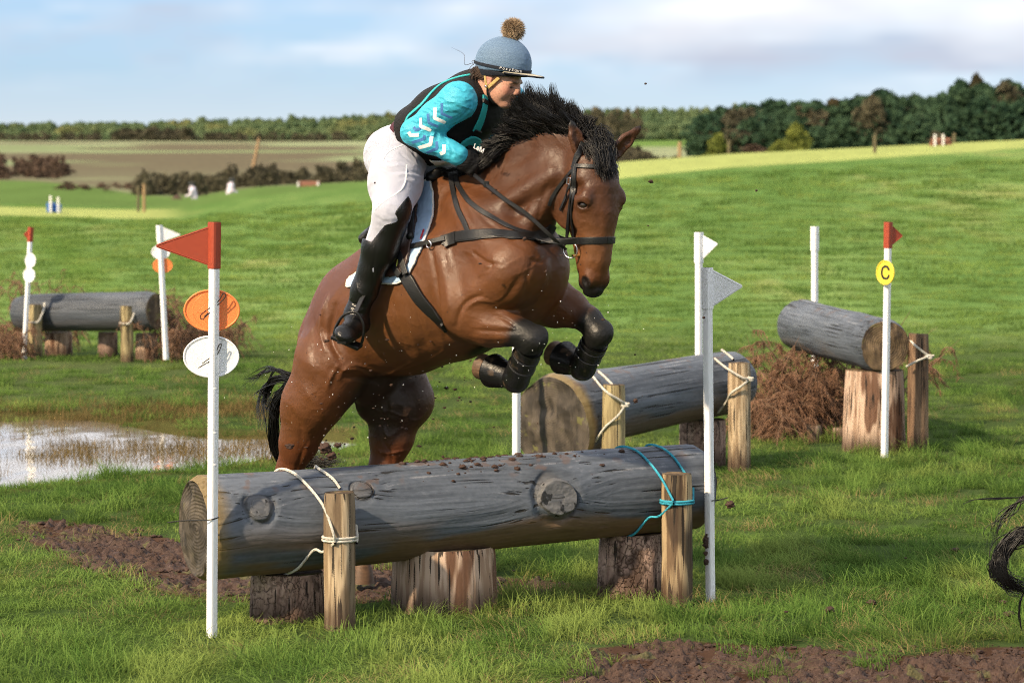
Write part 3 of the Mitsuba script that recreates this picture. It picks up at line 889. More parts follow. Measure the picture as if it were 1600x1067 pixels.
HORSE = build_horse().mesh(2)
HORSE = sculpt(HORSE, [
    ([(753, 461), (731, 471), (718, 488), (713, 510)], .010, -.013), ([(770, 472), (745, 470), (728, 482)], .009, .008), ([(768, 492), (792, 500), (812, 516)], .008, -.008),
    ([(742, 516), (775, 518), (812, 517)], .008, -.008), ([(752, 505), (785, 510), (808, 513)], .010, .005), ([(736, 526), (770, 529), (800, 527)], .010, .004),
    ([(690, 330), (705, 400), (720, 450), (716, 490)], .03, -.012), ([(720, 330), (760, 385), (795, 430)], .03, .008), ([(770, 330), (800, 372), (835, 395)], .02, -.009),
    ([(838, 400), (825, 430), (822, 465), (800, 490)], .014, -.009), ([(858, 400), (850, 440), (836, 470)], .016, .006), ([(780, 400), (760, 430), (735, 440)], .018, -.006),
    ([(818, 400), (800, 410), (785, 420)], .008, .004), ([(740, 395), (765, 410), (790, 415)], .007, -.004), ([(800, 440), (790, 460), (775, 470)], .007, .004),
    ([(840, 408), (828, 420), (812, 428)], .006, .004), ([(850, 300), (820, 320), (780, 330)], .02, -.008), ([(862, 275), (840, 300), (818, 345)], .015, .005),
    ([(505, 470), (512, 520), (522, 565)], .02, .008), ([(488, 490), (495, 540), (500, 590)], .02, -.007), ([(525, 480), (532, 530), (545, 560)], .022, -.008),
    ([(530, 592), (538, 578), (556, 570), (585, 578), (612, 588)], .010, .008), ([(577, 583), (620, 580), (669, 562), (695, 547)], .007, .004), ([(600, 560), (650, 545), (690, 520)], .03, -.006),
    ([(470, 600), (495, 635), (512, 655)], .02, .006), ([(455, 640), (470, 670), (468, 720)], .014, -.006), ([(480, 690), (470, 715), (462, 738)], .008, -.006),
    ([(600, 640), (625, 632), (640, 650)], .012, .006), ([(590, 620), (605, 650), (625, 655)], .008, .005), ([(640, 610), (652, 640), (648, 665)], .015, -.007), ([(600, 690), (612, 712), (612, 730)], .008, -.006),
    ([(740, 396), (756, 408), (768, 414), (758, 424)], .007, -.009), ([(827, 405), (843, 409), (852, 402)], .008, -.009), ([(818, 428), (800, 452), (788, 466)], .020, -.013),
    ([(674, 390), (682, 440), (688, 495), (698, 525)], .013, -.013), ([(690, 400), (698, 450), (704, 500)], .020, .008),
    ([(512, 462), (505, 490), (502, 520), (508, 548)], .013, .020), ([(523, 478), (516, 510), (520, 540), (534, 562)], .014, -.024), ([(492, 490), (488, 530), (490, 570)], .018, -.010),
    ([(528, 571), (517, 590), (511, 610)], .009, .010), ([(527, 573), (541, 578), (560, 577), (582, 586), (612, 581), (642, 566)], .009, .010), ([(540, 590), (560, 590), (590, 597)], .014, -.012),
    ([(480, 480), (470, 520), (460, 560)], .012, .008), ([(580, 625), (590, 641), (610, 643), (632, 650), (642, 640)], .007, .006), ([(598, 660), (605, 681), (618, 676), (630, 666)], .007, .006), ([(632, 642), (641, 655), (655, 655), (667, 640)], .007, .006), ([(588, 704), (610, 708), (636, 703)], .007, .006),
    ([(604, 625), (606, 645), (602, 668)], .010, -.007), ([(560, 470), (575, 520), (585, 560)], .03, -.010), ([(600, 480), (612, 530), (622, 565)], .018, .007), ([(632, 475), (645, 525), (655, 565)], .018, .007), ([(616, 478), (628, 528), (638, 566)], .016, -.007), ([(650, 475), (662, 525), (672, 562)], .016, -.007),
    ([(745, 330), (765, 350), (800, 372)], .012, -.008), ([(855, 292), (846, 318), (840, 345)], .012, -.010), ([(722, 300), (735, 330), (745, 355)], .014, -.008),
    ([(640, 470), (660, 520), (672, 560)], .014, .003), ([(610, 475), (628, 525), (640, 570)], .014, .003), ([(670, 480), (688, 525), (700, 560)], .014, .003),
    ([(906, 312), (914, 307), (922, 314)], .006, .004), ([(900, 335), (905, 360), (908, 385)], .012, .005), ([(930, 300), (936, 330), (934, 365)], .012, -.004), ([(868, 290), (875, 325), (890, 350)], .012, -.003),
    ([(922, 420), (932, 405), (930, 395)], .008, -.003), ([(846, 530), (840, 545), (845, 556)], .006, .004),
])


def horse_colours(mesh):
    v = np.asarray(mesh.vertices)
    nz = meshkit.fbm(v * 5.0, 4, 2)
    nf = meshkit.fbm(v * 30.0, 3, 7)
    bay, red, dark, black = V(.100, .0355, .0105), V(.085, .0245, .0075), V(.075, .028, .014), V(.0040, .0036, .0038)
    c = bay[None] * (0.78 + 0.44 * nz[:, None]) * (0.84 + .32 * nf[:, None])
    c = c * (1 - .35 * (sstep(.35, .7, meshkit.fbm(v * 2.2, 3, 9)))[:, None] * V(.4, .6, .7))

    def to(col, w):
        nonlocal c
        w = np.clip(w, 0, 1)[:, None]
        c = c * (1 - w) + np.asarray(col) * w

    nk, tk = seg_dist(v, hp(760, 330), POLL)
    to(V(.048, .0175, .0075), .75 * sstep(.40, .16, nk) * sstep(.0, .25, tk))                  # neck and head darker than the flank
    to(V(.128, .054, .018), .5 * sstep(.45, .1, np.linalg.norm(v - hp(640, 520, .3), axis=1)))
    A, B = hp(548, 438, .2), hp(484, 517, .25)
    nn = unit(np.cross(B - A, HN)); nn = nn if nn @ V(-1, 0, 0) > 0 else -nn
    patch = sstep(-.008, .008, (v - A) @ nn + .01 * (nf - .5)) * sstep(-.008, .008, (v - hp(468, 524, .1))[:, 2]) * (v[:, 0] < A[0] + .3)
    to(V(.085, .034, .024), .95 * patch)
    to(red, .8 * sstep(.02, -.03, v[:, 2] - hp(450, 684, .1)[2]) * (v[:, 1] > 14.3))         # unclipped gaskins
    for a, b in ((hp(782, 512, .18), FK), (hp(885, 482, -.175), GK)):
        t = (v - a) @ unit(b - a) / np.linalg.norm(b - a)
        d, _ = seg_dist(v, a, b)
        to(black, sstep(.2, 1.0, t + .35 * (nz - .5)) * sstep(.16, .11, d))
    for a, b in ((FK, FF), (FF, FH), (GK, GF), (GF, GH)):
        d, _ = seg_dist(v, a, b)
        to(black, sstep(.13, .09, d))
    for hk, f in ((near_hock, near_fet), (far_hock, far_fet)):
        to(black, sstep(.06, -.08, v[:, 2] - hk[2] + .05 * (nz - .5)) * (np.linalg.norm((v - hk)[:, :2], axis=1) < .4))
    q = (v - POLL)
    f_, d_, r_ = q @ HDF, q @ HDD, q @ HDR
    head = (np.abs(r_) < .25) & (f_ > -.30) & (v[:, 2] > 1.0)
    head = head & (f_ > -.125 - .1 * (d_ < .4)) & (np.abs(r_) < np.where(d_ > .4, .11, .25))
    to(black, head * sstep(.53, .585, d_ + .03 * (nz - .5) - .15 * np.maximum(f_ - .02, 0)))
    to(black, head * sstep(-.045, -.06, f_ + .03 * (nz - .5)) * sstep(.50, .53, d_))
    for o in (-1, 1):
        e = hd(.038, .222, .100 * o)
        to(dark * .4, .85 * sstep(.036, .02, np.linalg.norm((v - e) * V(1, 1, 1.2), axis=1)))
        to(black, .95 * sstep(.034, .024, np.linalg.norm(v - hd(.026, .557, .062 * o), axis=1)))
    to(V(.15, .065, .026), .5 * head * sstep(.25, .4, d_) * sstep(.52, .44, d_))
    up = head & (d_ < -.035)
    to(black, up * sstep(-.085, -.115, d_))
    inn = sstep(.24, .12, np.linalg.norm((v - hp(585, 625, 0.0)) * V(1, 1, .9), axis=1))  # dark inner-thigh skin, with the shade between the hind legs painted in
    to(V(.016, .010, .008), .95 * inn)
    to(V(.030, .016, .010), .85 * sstep(.27, .12, np.linalg.norm(v - hp(610, 620, -.05), axis=1)))  # skin tone and painted shade carried on over the far thigh
    return np.clip(c, .004, 1)


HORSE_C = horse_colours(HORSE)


def horse_relief(p, n, uv):
    a = fbm(p.x * 75, p.y * 75, p.z * 75, 3)
    b = 1 - dr.abs(2 * fbm(p.x * 9 + 3, p.y * 9, p.z * 9, 3) - 1)
    c = fbm(p.x * 300, p.y * 300, p.z * 120, 2)
    return 0.0016 * a + 0.002 * b * b * b * b + 0.0006 * c


scene['coat'] = {'type': 'bumpmap', 'arbitrary': mikit.proc(horse_relief, 2e-3), 'scale': 1.0,
                 'bsdf': {'type': 'principled', 'base_color': {'type': 'mesh_attribute', 'name': 'vertex_color'}, 'roughness': mikit.proc(lambda p, n, uv: 0.36 + 0.34 * fbm(p.x * 20, p.y * 20, p.z * 20, 4), 1e-3),
                          'specular': 0.40, 'sheen': 0.0, 'clearcoat': 0.05, 'clearcoat_gloss': 0.7}}
scene['horse_hair'] = {'type': 'twosided', 'bsdf': {'type': 'principled', 'base_color': {'type': 'rgb', 'value': [.0045, .0042, .0045]}, 'roughness': 0.42, 'specular': 0.35}}
scene['hoof_horn'] = {'type': 'principled', 'base_color': proc(lambda p, n, uv: mix([.05, .03, .02], [.16, .09, .05], fbm(p.x * 40, p.y * 40, p.z * 120, 3))), 'roughness': 0.6}
scene['wet_eye'] = {'type': 'principled', 'base_color': {'type': 'rgb', 'value': [.012, .007, .005]}, 'roughness': 0.05, 'clearcoat': 1.0, 'specular': .6}

horse = thing('horse', 'bay horse with black mane and tail jumping over the nearest log, ridden', 'horse')
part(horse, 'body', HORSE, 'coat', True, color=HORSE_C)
for o in (1, -1):
    c = hd(.030, .224, .088 * o)
    e = trimesh.creation.icosphere(subdivisions=3, radius=.0195)
    part(horse, 'eye', place(e, None, c), 'wet_eye', True)


def hoof_mesh(fet, toe, r=.055):
    d = unit(toe - fet)
    pts = [toe - d * .055, toe - d * .02, toe + d * .01, toe + d * .040]
    m = tube(pts, [r * .72, r * .85, r * .98, r * 1.06], 18)
    return m


for fe, h in ((FF, FH), (GF, GH), (near_fet, near_toe), (far_fet, far_toe)):
    part(horse, 'hoof', hoof_mesh(fe, h), 'hoof_horn', 40)

rng = np.random.default_rng(5)


def hair_sheet(roots, dirs, length, n_per, droop, jit, seed, k=9, spread=.012, wave=.010, locks=70, clump=.75):
    """Hair in locks: from points along roots, first along dirs, then drooping; the hairs of a lock draw together towards its tip."""
    g = np.random.default_rng(seed)
    R, D = spline(roots, 200), spline(dirs, 200)
    L = np.interp(np.linspace(0, 1, 200), np.linspace(0, 1, len(length)), length)
    u = np.linspace(0, 1, k)[:, None]
    out = []

    def path(i, d, l, ph):
        w = wave * np.sin(u * 4 + ph) * u
        return d * l * u + V(0, 0, -1) * droop * l * u ** 2 + w * V(.6, .6, .5)

    per = max(1, n_per // locks)
    for _ in range(locks):
        i = g.integers(0, 200)
        d0 = unit(unit(D[i]) + jit * g.normal(size=3))
        l0, ph = L[i] * (.65 + .5 * g.random()), 6 * g.random()
        c = R[i] + g.normal(size=3) * spread + path(i, d0, l0, ph)
        for _ in range(per):
            j = int(np.clip(i + g.normal() * 7, 0, 199))
            d = unit(d0 + .22 * jit * g.normal(size=3) + .5 * (unit(D[j]) - unit(D[i])))
            q = R[j] + g.normal(size=3) * spread * .9 + path(j, d, l0 * (.7 + .4 * g.random()), ph + .5 * g.normal())
            out.append(q * (1 - clump * u ** 1.3) + (c + g.normal(size=3) * .004) * clump * u ** 1.3)
    return out


crest = [hp(700, 276), hp(741, 268), hp(782, 234), hp(812, 214), hp(845, 202, .01), hp(880, 201, .02), hp(915, 210, .03)]
mdir = [V(-.6, -.1, .2), V(-.5, 0, .3), V(-.3, 0, .7), V(-.28, 0, 1.), V(-.30, 0, .95), V(-.1, 0, .75), V(.2, -.1, .4)]
S = hair_sheet(crest, mdir, [.03, .03, .055, .150, .205, .14, .075], 9000, .10, .13, 3, spread=.014, locks=200, clump=.72, wave=.005)
part(horse, 'mane', hair(S, .0017), 'horse_hair', True)
# locks that lie over the near side of the neck and stream back
side = [hp(768, 243, .04), hp(788, 228, .04), hp(805, 216, .04), hp(840, 203, .045), hp(875, 200, .045), hp(905, 208, .05)]
S = hair_sheet(side, [V(-.8, -.15, -.62), V(-.85, -.1, -.30), V(-.85, -.1, .25), V(-.8, -.1, .55), V(-.75, -.1, .55), V(-.6, -.2, .5)], [.10, .09, .10, .13, .15, .11], 4000, .06, .13, 4, spread=.014)
part(horse, 'mane', hair(S, .0018), 'horse_hair', True)
fl = [hd(-.02, -.03, .05), hd(.02, -.01, .02), hd(.03, -.02, -.02), hd(.0, -.03, -.05)]
S = hair_sheet(fl, [V(.1, -.3, -.5) + .5 * HDF, V(-.1, -.3, -.8) + .5 * HDF, V(-.25, -.2, -.8) + .5 * HDF, V(-.35, -.2, -.7) + .5 * HDF], [.09, .10, .11, .12], 1400, .25, .15, 6, spread=.012, wave=.004)
part(horse, 'forelock', hair(S, .0018), 'horse_hair', True)
S = hair_sheet([hd(-.08, -.045, .03), hd(-.05, -.065, 0), hd(-.05, -.05, -.03)], [V(.25, -.2, .25)] * 3, [.09, .10, .09], 700, .9, .35, 8, spread=.014)
part(horse, 'forelock', hair(S, .0018), 'horse_hair', True)
# tail
tl_root = hp(460, 592, -.03)
g = np.random.default_rng(17)
S = []
for lk in range(46):
    q = lk / 46
    e = g.normal(size=8)
    if q < .30:      # flying strands
        mid, low, end = (430 + 4 * e[0], 590 + 6 * e[1]), (414 + 5 * e[2], 616 + 10 * e[3]), (414 + 7 * e[4], 650 + 18 * e[5])
        n_, sp_ = 5, .004
    elif q < .42:
        mid, low, end = (428 + 3 * e[0], 578 + 4 * e[1]), (408 + 6 * e[2], 588 + 6 * e[3]), (390 + 12 * e[4], 600 + 8 * e[5])
        n_, sp_ = 3, .003
    else:
        mid, low, end = (430 + 3 * e[0], 636 + 5 * e[1]), (431 + 4 * e[2], 700 + 4 * e[3]), (476 + 20 * e[4] + (30 if q > .75 else 0), 716 + 5 * e[5])
        n_, sp_ = 17, .006
    M_, L_, E_ = hp(*mid, -.05), hp(*low, -.10), hp(*end, -.22 if q >= .42 else .0)
    for _ in range(n_):
        a = g.normal(size=3) * sp_
        t_ = [tl_root + g.normal(size=3) * .010, M_ + a, L_ + a * 1.2] + ([(L_ * .5 + E_ * .5) + V(0, 0, -.04) + a * 1.5] if q >= .42 else []) + [E_ + a * 2.2 + g.normal(size=3) * .006]
        S.append(spline(t_, 16))
part(horse, 'tail', hair(S, .0024), 'horse_hair', True)
# ================================================================ tack
def mirror(P):
    P = np.asarray(P, float)
    return P - 2 * ((P - HW0) @ HN)[..., None] * HN


def ribbon(P, N, w, th, n=None):
    """A strap that lies on a surface: centre points P, outward normals N, width w, thickness th."""
    P, N = np.asarray(P, float), np.asarray(N, float)
    for _ in range(2):
        N[1:-1] = (N[:-2] + 2 * N[1:-1] + N[2:]) / 4
    N = N / np.linalg.norm(N, axis=1, keepdims=True)
    t = np.gradient(P, axis=0); t /= np.linalg.norm(t, axis=1, keepdims=True) + 1e-12
    B = np.cross(N, t); B /= np.linalg.norm(B, axis=1, keepdims=True) + 1e-12
    N = np.cross(t, B)
    w = np.broadcast_to(w, (len(P),))
    c = th * .3
    prof = [(-.5, 0, 1), (-.5, th - c, 1), (-.5, th, .86), (.5, th, .86), (.5, th - c, 1), (.5, 0, 1)]
    v = np.stack([P + B * (x * w * s)[:, None] + N * z for x, z, s in prof], 1)
    m, k = len(P), len(prof)
    i, j = np.meshgrid(np.arange(m - 1), np.arange(k), indexing='ij')
    f = np.stack([i * k + j, (i + 1) * k + j, (i + 1) * k + (j + 1) % k, i * k + (j + 1) % k], -1).reshape(-1, 4)
    f = np.vstack([f[:, [0, 1, 2]], f[:, [0, 2, 3]], [[0, 1, 2], [0, 2, 3], [0, 3, 4], [0, 4, 5]], (m - 1) * k + np.array([[0, 2, 1], [0, 3, 2], [0, 4, 3], [0, 5, 4]])])
    return outward(v.reshape(-1, 3), f)


def strap_on(mesh, pix, w, th=.004, n=30, lift=.002):
    P, N = hit(mesh, spline(np.c_[pix, np.zeros(len(pix))], n)[:, :2])
    P = spline(P, n)
    for _ in range(3):
        P[1:-1] = (P[:-2] + 2 * P[1:-1] + P[2:]) / 4
    return ribbon(P + N * lift, N, w, th)


def drape(mesh, poly, th, lift=.004, step=3.0, smooth=6, pad=None):
    """A thick sheet with the outline poly (pixels) laid over the near side of the mesh."""
    from shapely.geometry import Polygon, Point
    from scipy.spatial import Delaunay
    pg = Polygon(spline(np.c_[poly + poly[:1], np.zeros(len(poly) + 1)], 12 * len(poly))[:, :2]).buffer(0)
    x0, y0, x1, y1 = pg.bounds
    rimp = np.array([pg.exterior.interpolate(u, normalized=True).coords[0] for u in np.linspace(0, 1, int(pg.length / step) + 1)[:-1]])
    gx, gy = np.meshgrid(np.arange(x0, x1, step), np.arange(y0, y1, step))
    inner = pg.buffer(-step * .6)
    pts = np.array([q for q in np.c_[gx.ravel(), gy.ravel()] if inner.contains(Point(q))])
    q = np.vstack([rimp, pts])
    f = Delaunay(q).simplices
    f = f[[pg.buffer(.01).contains(Point(c)) for c in q[f].mean(1)]]
    P, N = hit(mesh, q)
    nb = [[] for _ in q]
    for a, b, c in f:
        nb[a] += [b, c]; nb[b] += [a, c]; nb[c] += [a, b]
    for _ in range(smooth):
        P = np.array([.5 * P[i] + .5 * P[nb[i]].mean(0) if nb[i] else P[i] for i in range(len(P))])
        N = np.array([.5 * N[i] + .5 * N[nb[i]].mean(0) if nb[i] else N[i] for i in range(len(N))])
    N /= np.linalg.norm(N, axis=1, keepdims=True)
    P = P + N * lift
    extra = 0 if pad is None else pad(q)
    edge = np.zeros(len(q)); edge[:len(rimp)] = 1
    top = P + N * (th * (1 - .35 * edge) + extra)[:, None]
    v = np.vstack([P, top])
    k, r = len(q), len(rimp)
    if ((top[f[:, 0]] - P[f[:, 0]]) * np.cross(top[f[:, 1]] - top[f[:, 0]], top[f[:, 2]] - top[f[:, 0]])).sum() < 0:
        f = f[:, ::-1]
    jj = np.arange(r)
    wall = np.vstack([np.stack([jj, (jj + 1) % r, (jj + 1) % r + k], 1), np.stack([jj, (jj + 1) % r + k, jj + k], 1)])
    a = outward(v, np.vstack([wall]))
    return trimesh.Trimesh(v, np.vstack([f + k, f[:, ::-1], a.faces]), process=False), q, top[:r], N[:r]


def reflected(m):
    return trimesh.Trimesh(mirror(m.vertices), np.asarray(m.faces)[:, ::-1], process=False)


def leather(base, rough=.42, relief=.0006):
    return {'type': 'twosided', 'bsdf': {'type': 'bumpmap', 'arbitrary': proc(lambda p, n, uv: relief * fbm(p.x * 260, p.y * 260, p.z * 260, 2), 1e-3), 'scale': 1.0,
            'bsdf': {'type': 'principled', 'base_color': proc(lambda p, n, uv: mi.Color3f(base) * (0.75 + .5 * fbm(p.x * 25, p.y * 25, p.z * 25, 3))), 'roughness': rough, 'specular': .5}}}


scene['black_leather'] = leather([.005, .005, .0055], .42)
scene['strap_leather'] = leather([.0075, .008, .0095], .48)
scene['brown_leather'] = leather([.045, .022, .016], .45)
scene['steel'] = {'type': 'roughconductor', 'material': 'Cr', 'alpha': .12}
scene['brass'] = {'type': 'roughconductor', 'material': 'Au', 'alpha': .25}
scene['black_rubber'] = leather([.005, .005, .0055], .40)


def quilt(p, n, uv):
    a = (p.z * .87 + p.x * .6) * 26
    b = (p.z * .6 - p.x * .9) * 26
    return .004 * (1 - dr.power(dr.abs(dr.sin(a)), 8) * .0) * dr.sqrt(dr.abs(dr.sin(a) * dr.sin(b)) + .01)


scene['quilted_blue'] = {'type': 'twosided', 'bsdf': {'type': 'bumpmap', 'arbitrary': proc(quilt, 1e-3), 'scale': 1.2,
                         'bsdf': {'type': 'principled', 'base_color': proc(lambda p, n, uv: mi.Color3f([.33, .47, .66]) * (.85 + .3 * fbm(p.x * 18, p.y * 18, p.z * 18, 3))), 'roughness': .75, 'sheen': .4}}}
scene['white_piping'] = {'type': 'twosided', 'bsdf': {'type': 'principled', 'base_color': {'type': 'rgb', 'value': [.66, .66, .64]}, 'roughness': .7}}
scene['yellow_binding'] = {'type': 'twosided', 'bsdf': {'type': 'principled', 'base_color': {'type': 'rgb', 'value': [.62, .66, .10]}, 'roughness': .6}}
scene['red_label'] = {'type': 'twosided', 'bsdf': {'type': 'principled', 'base_color': {'type': 'rgb', 'value': [.5, .03, .05]}, 'roughness': .7}}

# --- saddle pad
pad = thing('saddle_pad', 'light blue quilted saddle pad with white piping under the saddle', 'saddle pad')
poly = [(655, 283), (676, 284), (683, 318), (679, 345), (667, 380), (648, 421), (628, 445), (600, 447), (570, 446), (544, 452), (543, 436), (562, 420), (580, 385), (596, 345), (622, 312)]
pm, q, rim, rimn = drape(HORSE, poly, .010, .002, pad=lambda q: .004 * np.abs(np.sin(q[:, 0] * .55 + q[:, 1] * .2) * np.sin(q[:, 1] * .5 - q[:, 0] * .1)) ** .5)
part(pad, 'quilted_panel', pm, 'quilted_blue', 40)
part(pad, 'quilted_panel', reflected(pm), 'quilted_blue', 40)
part(pad, 'piping', tube(np.vstack([rim, rim[:1]]), .0045, 6), 'white_piping', True)
dk, _, _, _ = drape(HORSE, [(662, 296), (668, 300), (664, 330), (655, 372), (640, 410), (648, 418), (664, 380), (675, 345), (678, 318), (674, 292)], .003, .014, pad=None)
tm, _, _, _ = drape(HORSE, [(659, 377), (664, 362), (668, 364), (663, 379)], .003, .018, step=1.5)
part(pad, 'woven_label', tm, 'red_label', 30)

# --- saddle: flap, seat, knee blocks, girth, stirrups
sad = thing('saddle', 'brown and black jumping saddle under the rider', 'saddle')
fl_, _, frim, _ = drape(HORSE, [(652, 296), (660, 320), (657, 350), (650, 385), (645, 412), (632, 432), (600, 438), (585, 434), (580, 420), (586, 390), (596, 350), (618, 318)], .012, .018)
part(sad, 'flap', fl_, 'brown_leather', 40)
part(sad, 'flap', reflected(fl_), 'brown_leather', 40)
part(sad, 'flap_stitching', tube(spline([hit(HORSE, [(x, y)])[0][0] + HN * .034 for x, y in ((634, 392), (620, 410), (607, 428))], 20), .0018, 5), 'yellow_binding', True)
part(sad, 'flap_stitching', tube(spline([hit(HORSE, [(x, y)])[0][0] + HN * .034 for x, y in ((630, 396), (628, 412), (626, 424))], 20), .0018, 5), 'yellow_binding', True)
for i, (x, y) in enumerate(((615, 418), (611, 424), (622, 405), (625, 414), (630, 404), (629, 420))):
    part(sad, 'stud', place(trimesh.creation.icosphere(subdivisions=1, radius=.004), None, hit(HORSE, [(x, y)])[0][0] + HN * .035), 'steel', True)
ow = np.array([HFW, HN, V(0, 0, 1)])
SF = Field(V(-.75, 13.7, 1.1), V(-.1, 15.0, 2.0), .006)
spine = [hp(598, 372), hp(614, 358), hp(640, 326), hp(664, 300), hp(682, 278)]
SF.chain(spine, [.05, .045, .04, .04, .035], k=.03, ax=HN, s=[3.2, 3.2, 2.4, 1.6, 1.3])
SF.cone(hp(586, 372), hp(588, 362), .03, .025, k=.03, ax=HN, s=2.8)                 # cantle
SF.cone(hp(684, 276), hp(688, 267), .028, .016, k=.02, ax=HN, s=2.5)               # pommel
part(sad, 'seat', SF.mesh(2), 'black_leather', True)
for nm, a, b, ra, rb in (('knee_block', (633, 325), (640, 352), .022, .030), ('knee_block', (652, 312), (650, 368), .016, .020)):
    A, _ = hit(HORSE, [a]); B, _ = hit(HORSE, [b])
    c0, c1 = A[0] + HN * .042, B[0] + HN * .042
    KF = Field(np.minimum(c0, c1) - .08, np.maximum(c0, c1) + .08, .004)
    KF.cone(c0, c1, ra, rb, k=.01, ax=HN, s=.9)
    km = KF.mesh(2)
    part(sad, nm, km, 'black_leather', True)
    part(sad, nm, reflected(km), 'black_leather', True)
gm = strap_on(HORSE, [(629, 424), (640, 440), (655, 465), (671, 483), (685, 497), (697, 512)], np.interp(np.linspace(0, 1, 30), [0, .2, .7, 1], [.045, .062, .050, .05]), .014, lift=.004)
part(sad, 'girth', gm, 'black_leather', 50)
part(sad, 'girth', reflected(gm), 'black_leather', 50)
part(sad, 'girth_strap', strap_on(HORSE, [(628, 392), (634, 410), (640, 430)], .028, .005, lift=.032), 'strap_leather', 40)
part(sad, 'girth_strap', strap_on(HORSE, [(618, 398), (622, 415), (632, 432)], .028, .005, lift=.032), 'strap_leather', 40)

# --- breastplate
bp = thing('breastplate', 'black leather breastplate across the chest of the jumping horse', 'breastplate')
part(bp, 'chest_band', strap_on(HORSE, [(690, 377), (713, 371), (735, 368), (775, 366), (815, 370), (840, 370), (857, 362), (863, 352)], .048, .006, n=50, lift=.004), 'strap_leather', 40)
part(bp, 'chest_band', strap_on(HORSE, [(694, 377), (713, 371), (735, 368), (775, 366), (815, 370), (840, 370), (858, 361)], .040, .004, n=50, lift=.009), 'black_leather', 40)
part(bp, 'girth_tab', strap_on(HORSE, [(637, 390), (655, 386), (675, 381), (697, 376)], .024, .005, lift=.018), 'strap_leather', 40)
part(bp, 'buckle_keeper', strap_on(HORSE, [(693, 381), (703, 376), (714, 372)], .056, .008, lift=.008, n=12), 'black_leather', 40)
part(bp, 'ring', tube([hit(HORSE, [(675, 382)])[0][0] + .014 * (math.cos(a) * V(0, 0, 1) + math.sin(a) * HFW) + HN * .022 for a in np.linspace(0, 2 * np.pi, 17)], .003, 6), 'steel', True)
part(bp, 'shoulder_strap', strap_on(HORSE, [(704, 270), (707, 290), (715, 325), (728, 352), (734, 372)], .024, .005, lift=.003), 'strap_leather', 40)
part(bp, 'neck_strap', strap_on(HORSE, [(712, 268), (716, 290), (735, 317), (765, 338), (800, 357), (830, 366)], .022, .005, n=40, lift=.003), 'strap_leather', 40)

# --- bridle: on the head, in the frame of the head
br = thing('bridle', 'black leather bridle with cavesson noseband and steel bit rings', 'bridle')


def ring_on_head(d0, slope, n=60, full=True, lift=.003, a0=0, a1=2 * np.pi):
    """A closed loop round the head in the plane d = d0 + slope * f, on the surface of the horse."""
    c = hd(-.035, d0, 0)
    a = np.linspace(a0, a1, n)
    dirs = np.array([math.cos(x) * (HDF + slope * HDD) + math.sin(x) * HDR for x in a])
    dirs /= np.linalg.norm(dirs, axis=1, keepdims=True)
    o = c + dirs * .30
    loc, ri, ti = HORSE.ray.intersects_location(o, -dirs, multiple_hits=False)
    P = np.full((n, 3), np.nan); P[ri] = loc
    N = dirs.copy()
    ok = ~np.isnan(P[:, 0])
    for k in range(3):
        P[:, k] = np.interp(np.arange(n), np.where(ok)[0], P[ok, k])
    for _ in range(4):
        P[1:-1] = (P[:-2] + 2 * P[1:-1] + P[2:]) / 4
    vn = normals_of(HORSE)
    from scipy.spatial import cKDTree
    _, i = cKDTree(np.asarray(HORSE.vertices)).query(P)
    N = vn[i]
    return P + N * lift, N


P, N = ring_on_head(.385, -.12)
part(br, 'noseband', ribbon(P, N, .030, .006), 'strap_leather', 40)
P, N = ring_on_head(.065, -.05, n=40, a0=-1.75, a1=1.75)
part(br, 'browband', ribbon(P, N, .019, .006), 'strap_leather', 40)
part(br, 'cheekpiece', strap_on(HORSE, [(898, 254), (896, 280), (893, 310), (889, 345), (886, 380)], .016, .006, lift=.003), 'strap_leather', 40)
part(br, 'cheekpiece', strap_on(HORSE, [(900, 262), (898, 300), (894, 335), (898, 372)], .014, .005, lift=.003), 'strap_leather', 40)
part(br, 'throat_lash', strap_on(HORSE, [(899, 262), (888, 275), (874, 292), (863, 308), (858, 321)], .016, .005, lift=.003), 'strap_leather', 40)
part(br, 'headpiece', strap_on(HORSE, [(912, 222), (904, 238), (899, 256)], .026, .006, lift=.004, n=16), 'strap_leather', 40)
part(br, 'strap_end', strap_on(HORSE, [(892, 288), (888, 305), (878, 328)], .013, .004, lift=.009, n=16), 'strap_leather', 40)
bk = hit(HORSE, [(892, 283)])[0][0]
part(br, 'buckle', tube([bk + .011 * (max(-1, min(1, 1.5 * math.cos(a))) * HDD * 1.3 + max(-1, min(1, 1.5 * math.sin(a))) * HDF) + HDR * .012 for a in np.linspace(0, 2 * np.pi, 25)], .0022, 6), 'steel', True)
bit = hd(-.075, .435, .062)
bits = []
for o in (1, -1):
    c = hd(-.078, .43, .066 * o)
    u = unit(HDF * .75 - HDR * .35 * o)
    bits.append(tube([c + .034 * (math.cos(a) * HDD + math.sin(a) * u) + HDR * o * .004 for a in np.linspace(0, 2 * np.pi, 33)], .0035, 8))
    part(br, 'bit_ring', bits[-1], 'steel', True)
part(br, 'mouthpiece', tube([hd(-.06, .452, r) for r in (-.072, -.03, 0, .03, .072)], .006, 8), 'brass', True)
rein = spline([hp(733, 267, .10), hp(757, 286, .15), hp(790, 312, .17), hp(824, 335, .16), hp(860, 368, .13), hd(-.105, .43, .075)], 60)
part(br, 'rein', ribbon(rein, np.tile(HN, (60, 1)), .017, .005), 'strap_leather', 40)
part(br, 'rein_stop', place(box((-.012, -.006, -.014), (.012, .006, .014), .003), None, rein[13]), 'black_leather', 30)
rein2 = spline([hp(747, 262, -.02), hp(790, 300, -.13), hp(840, 350, -.17), hp(872, 370, -.12), hd(-.105, .43, -.075)], 60)
part(br, 'rein', ribbon(rein2, np.tile(-HN, (60, 1)), .017, .005), 'strap_leather', 40)

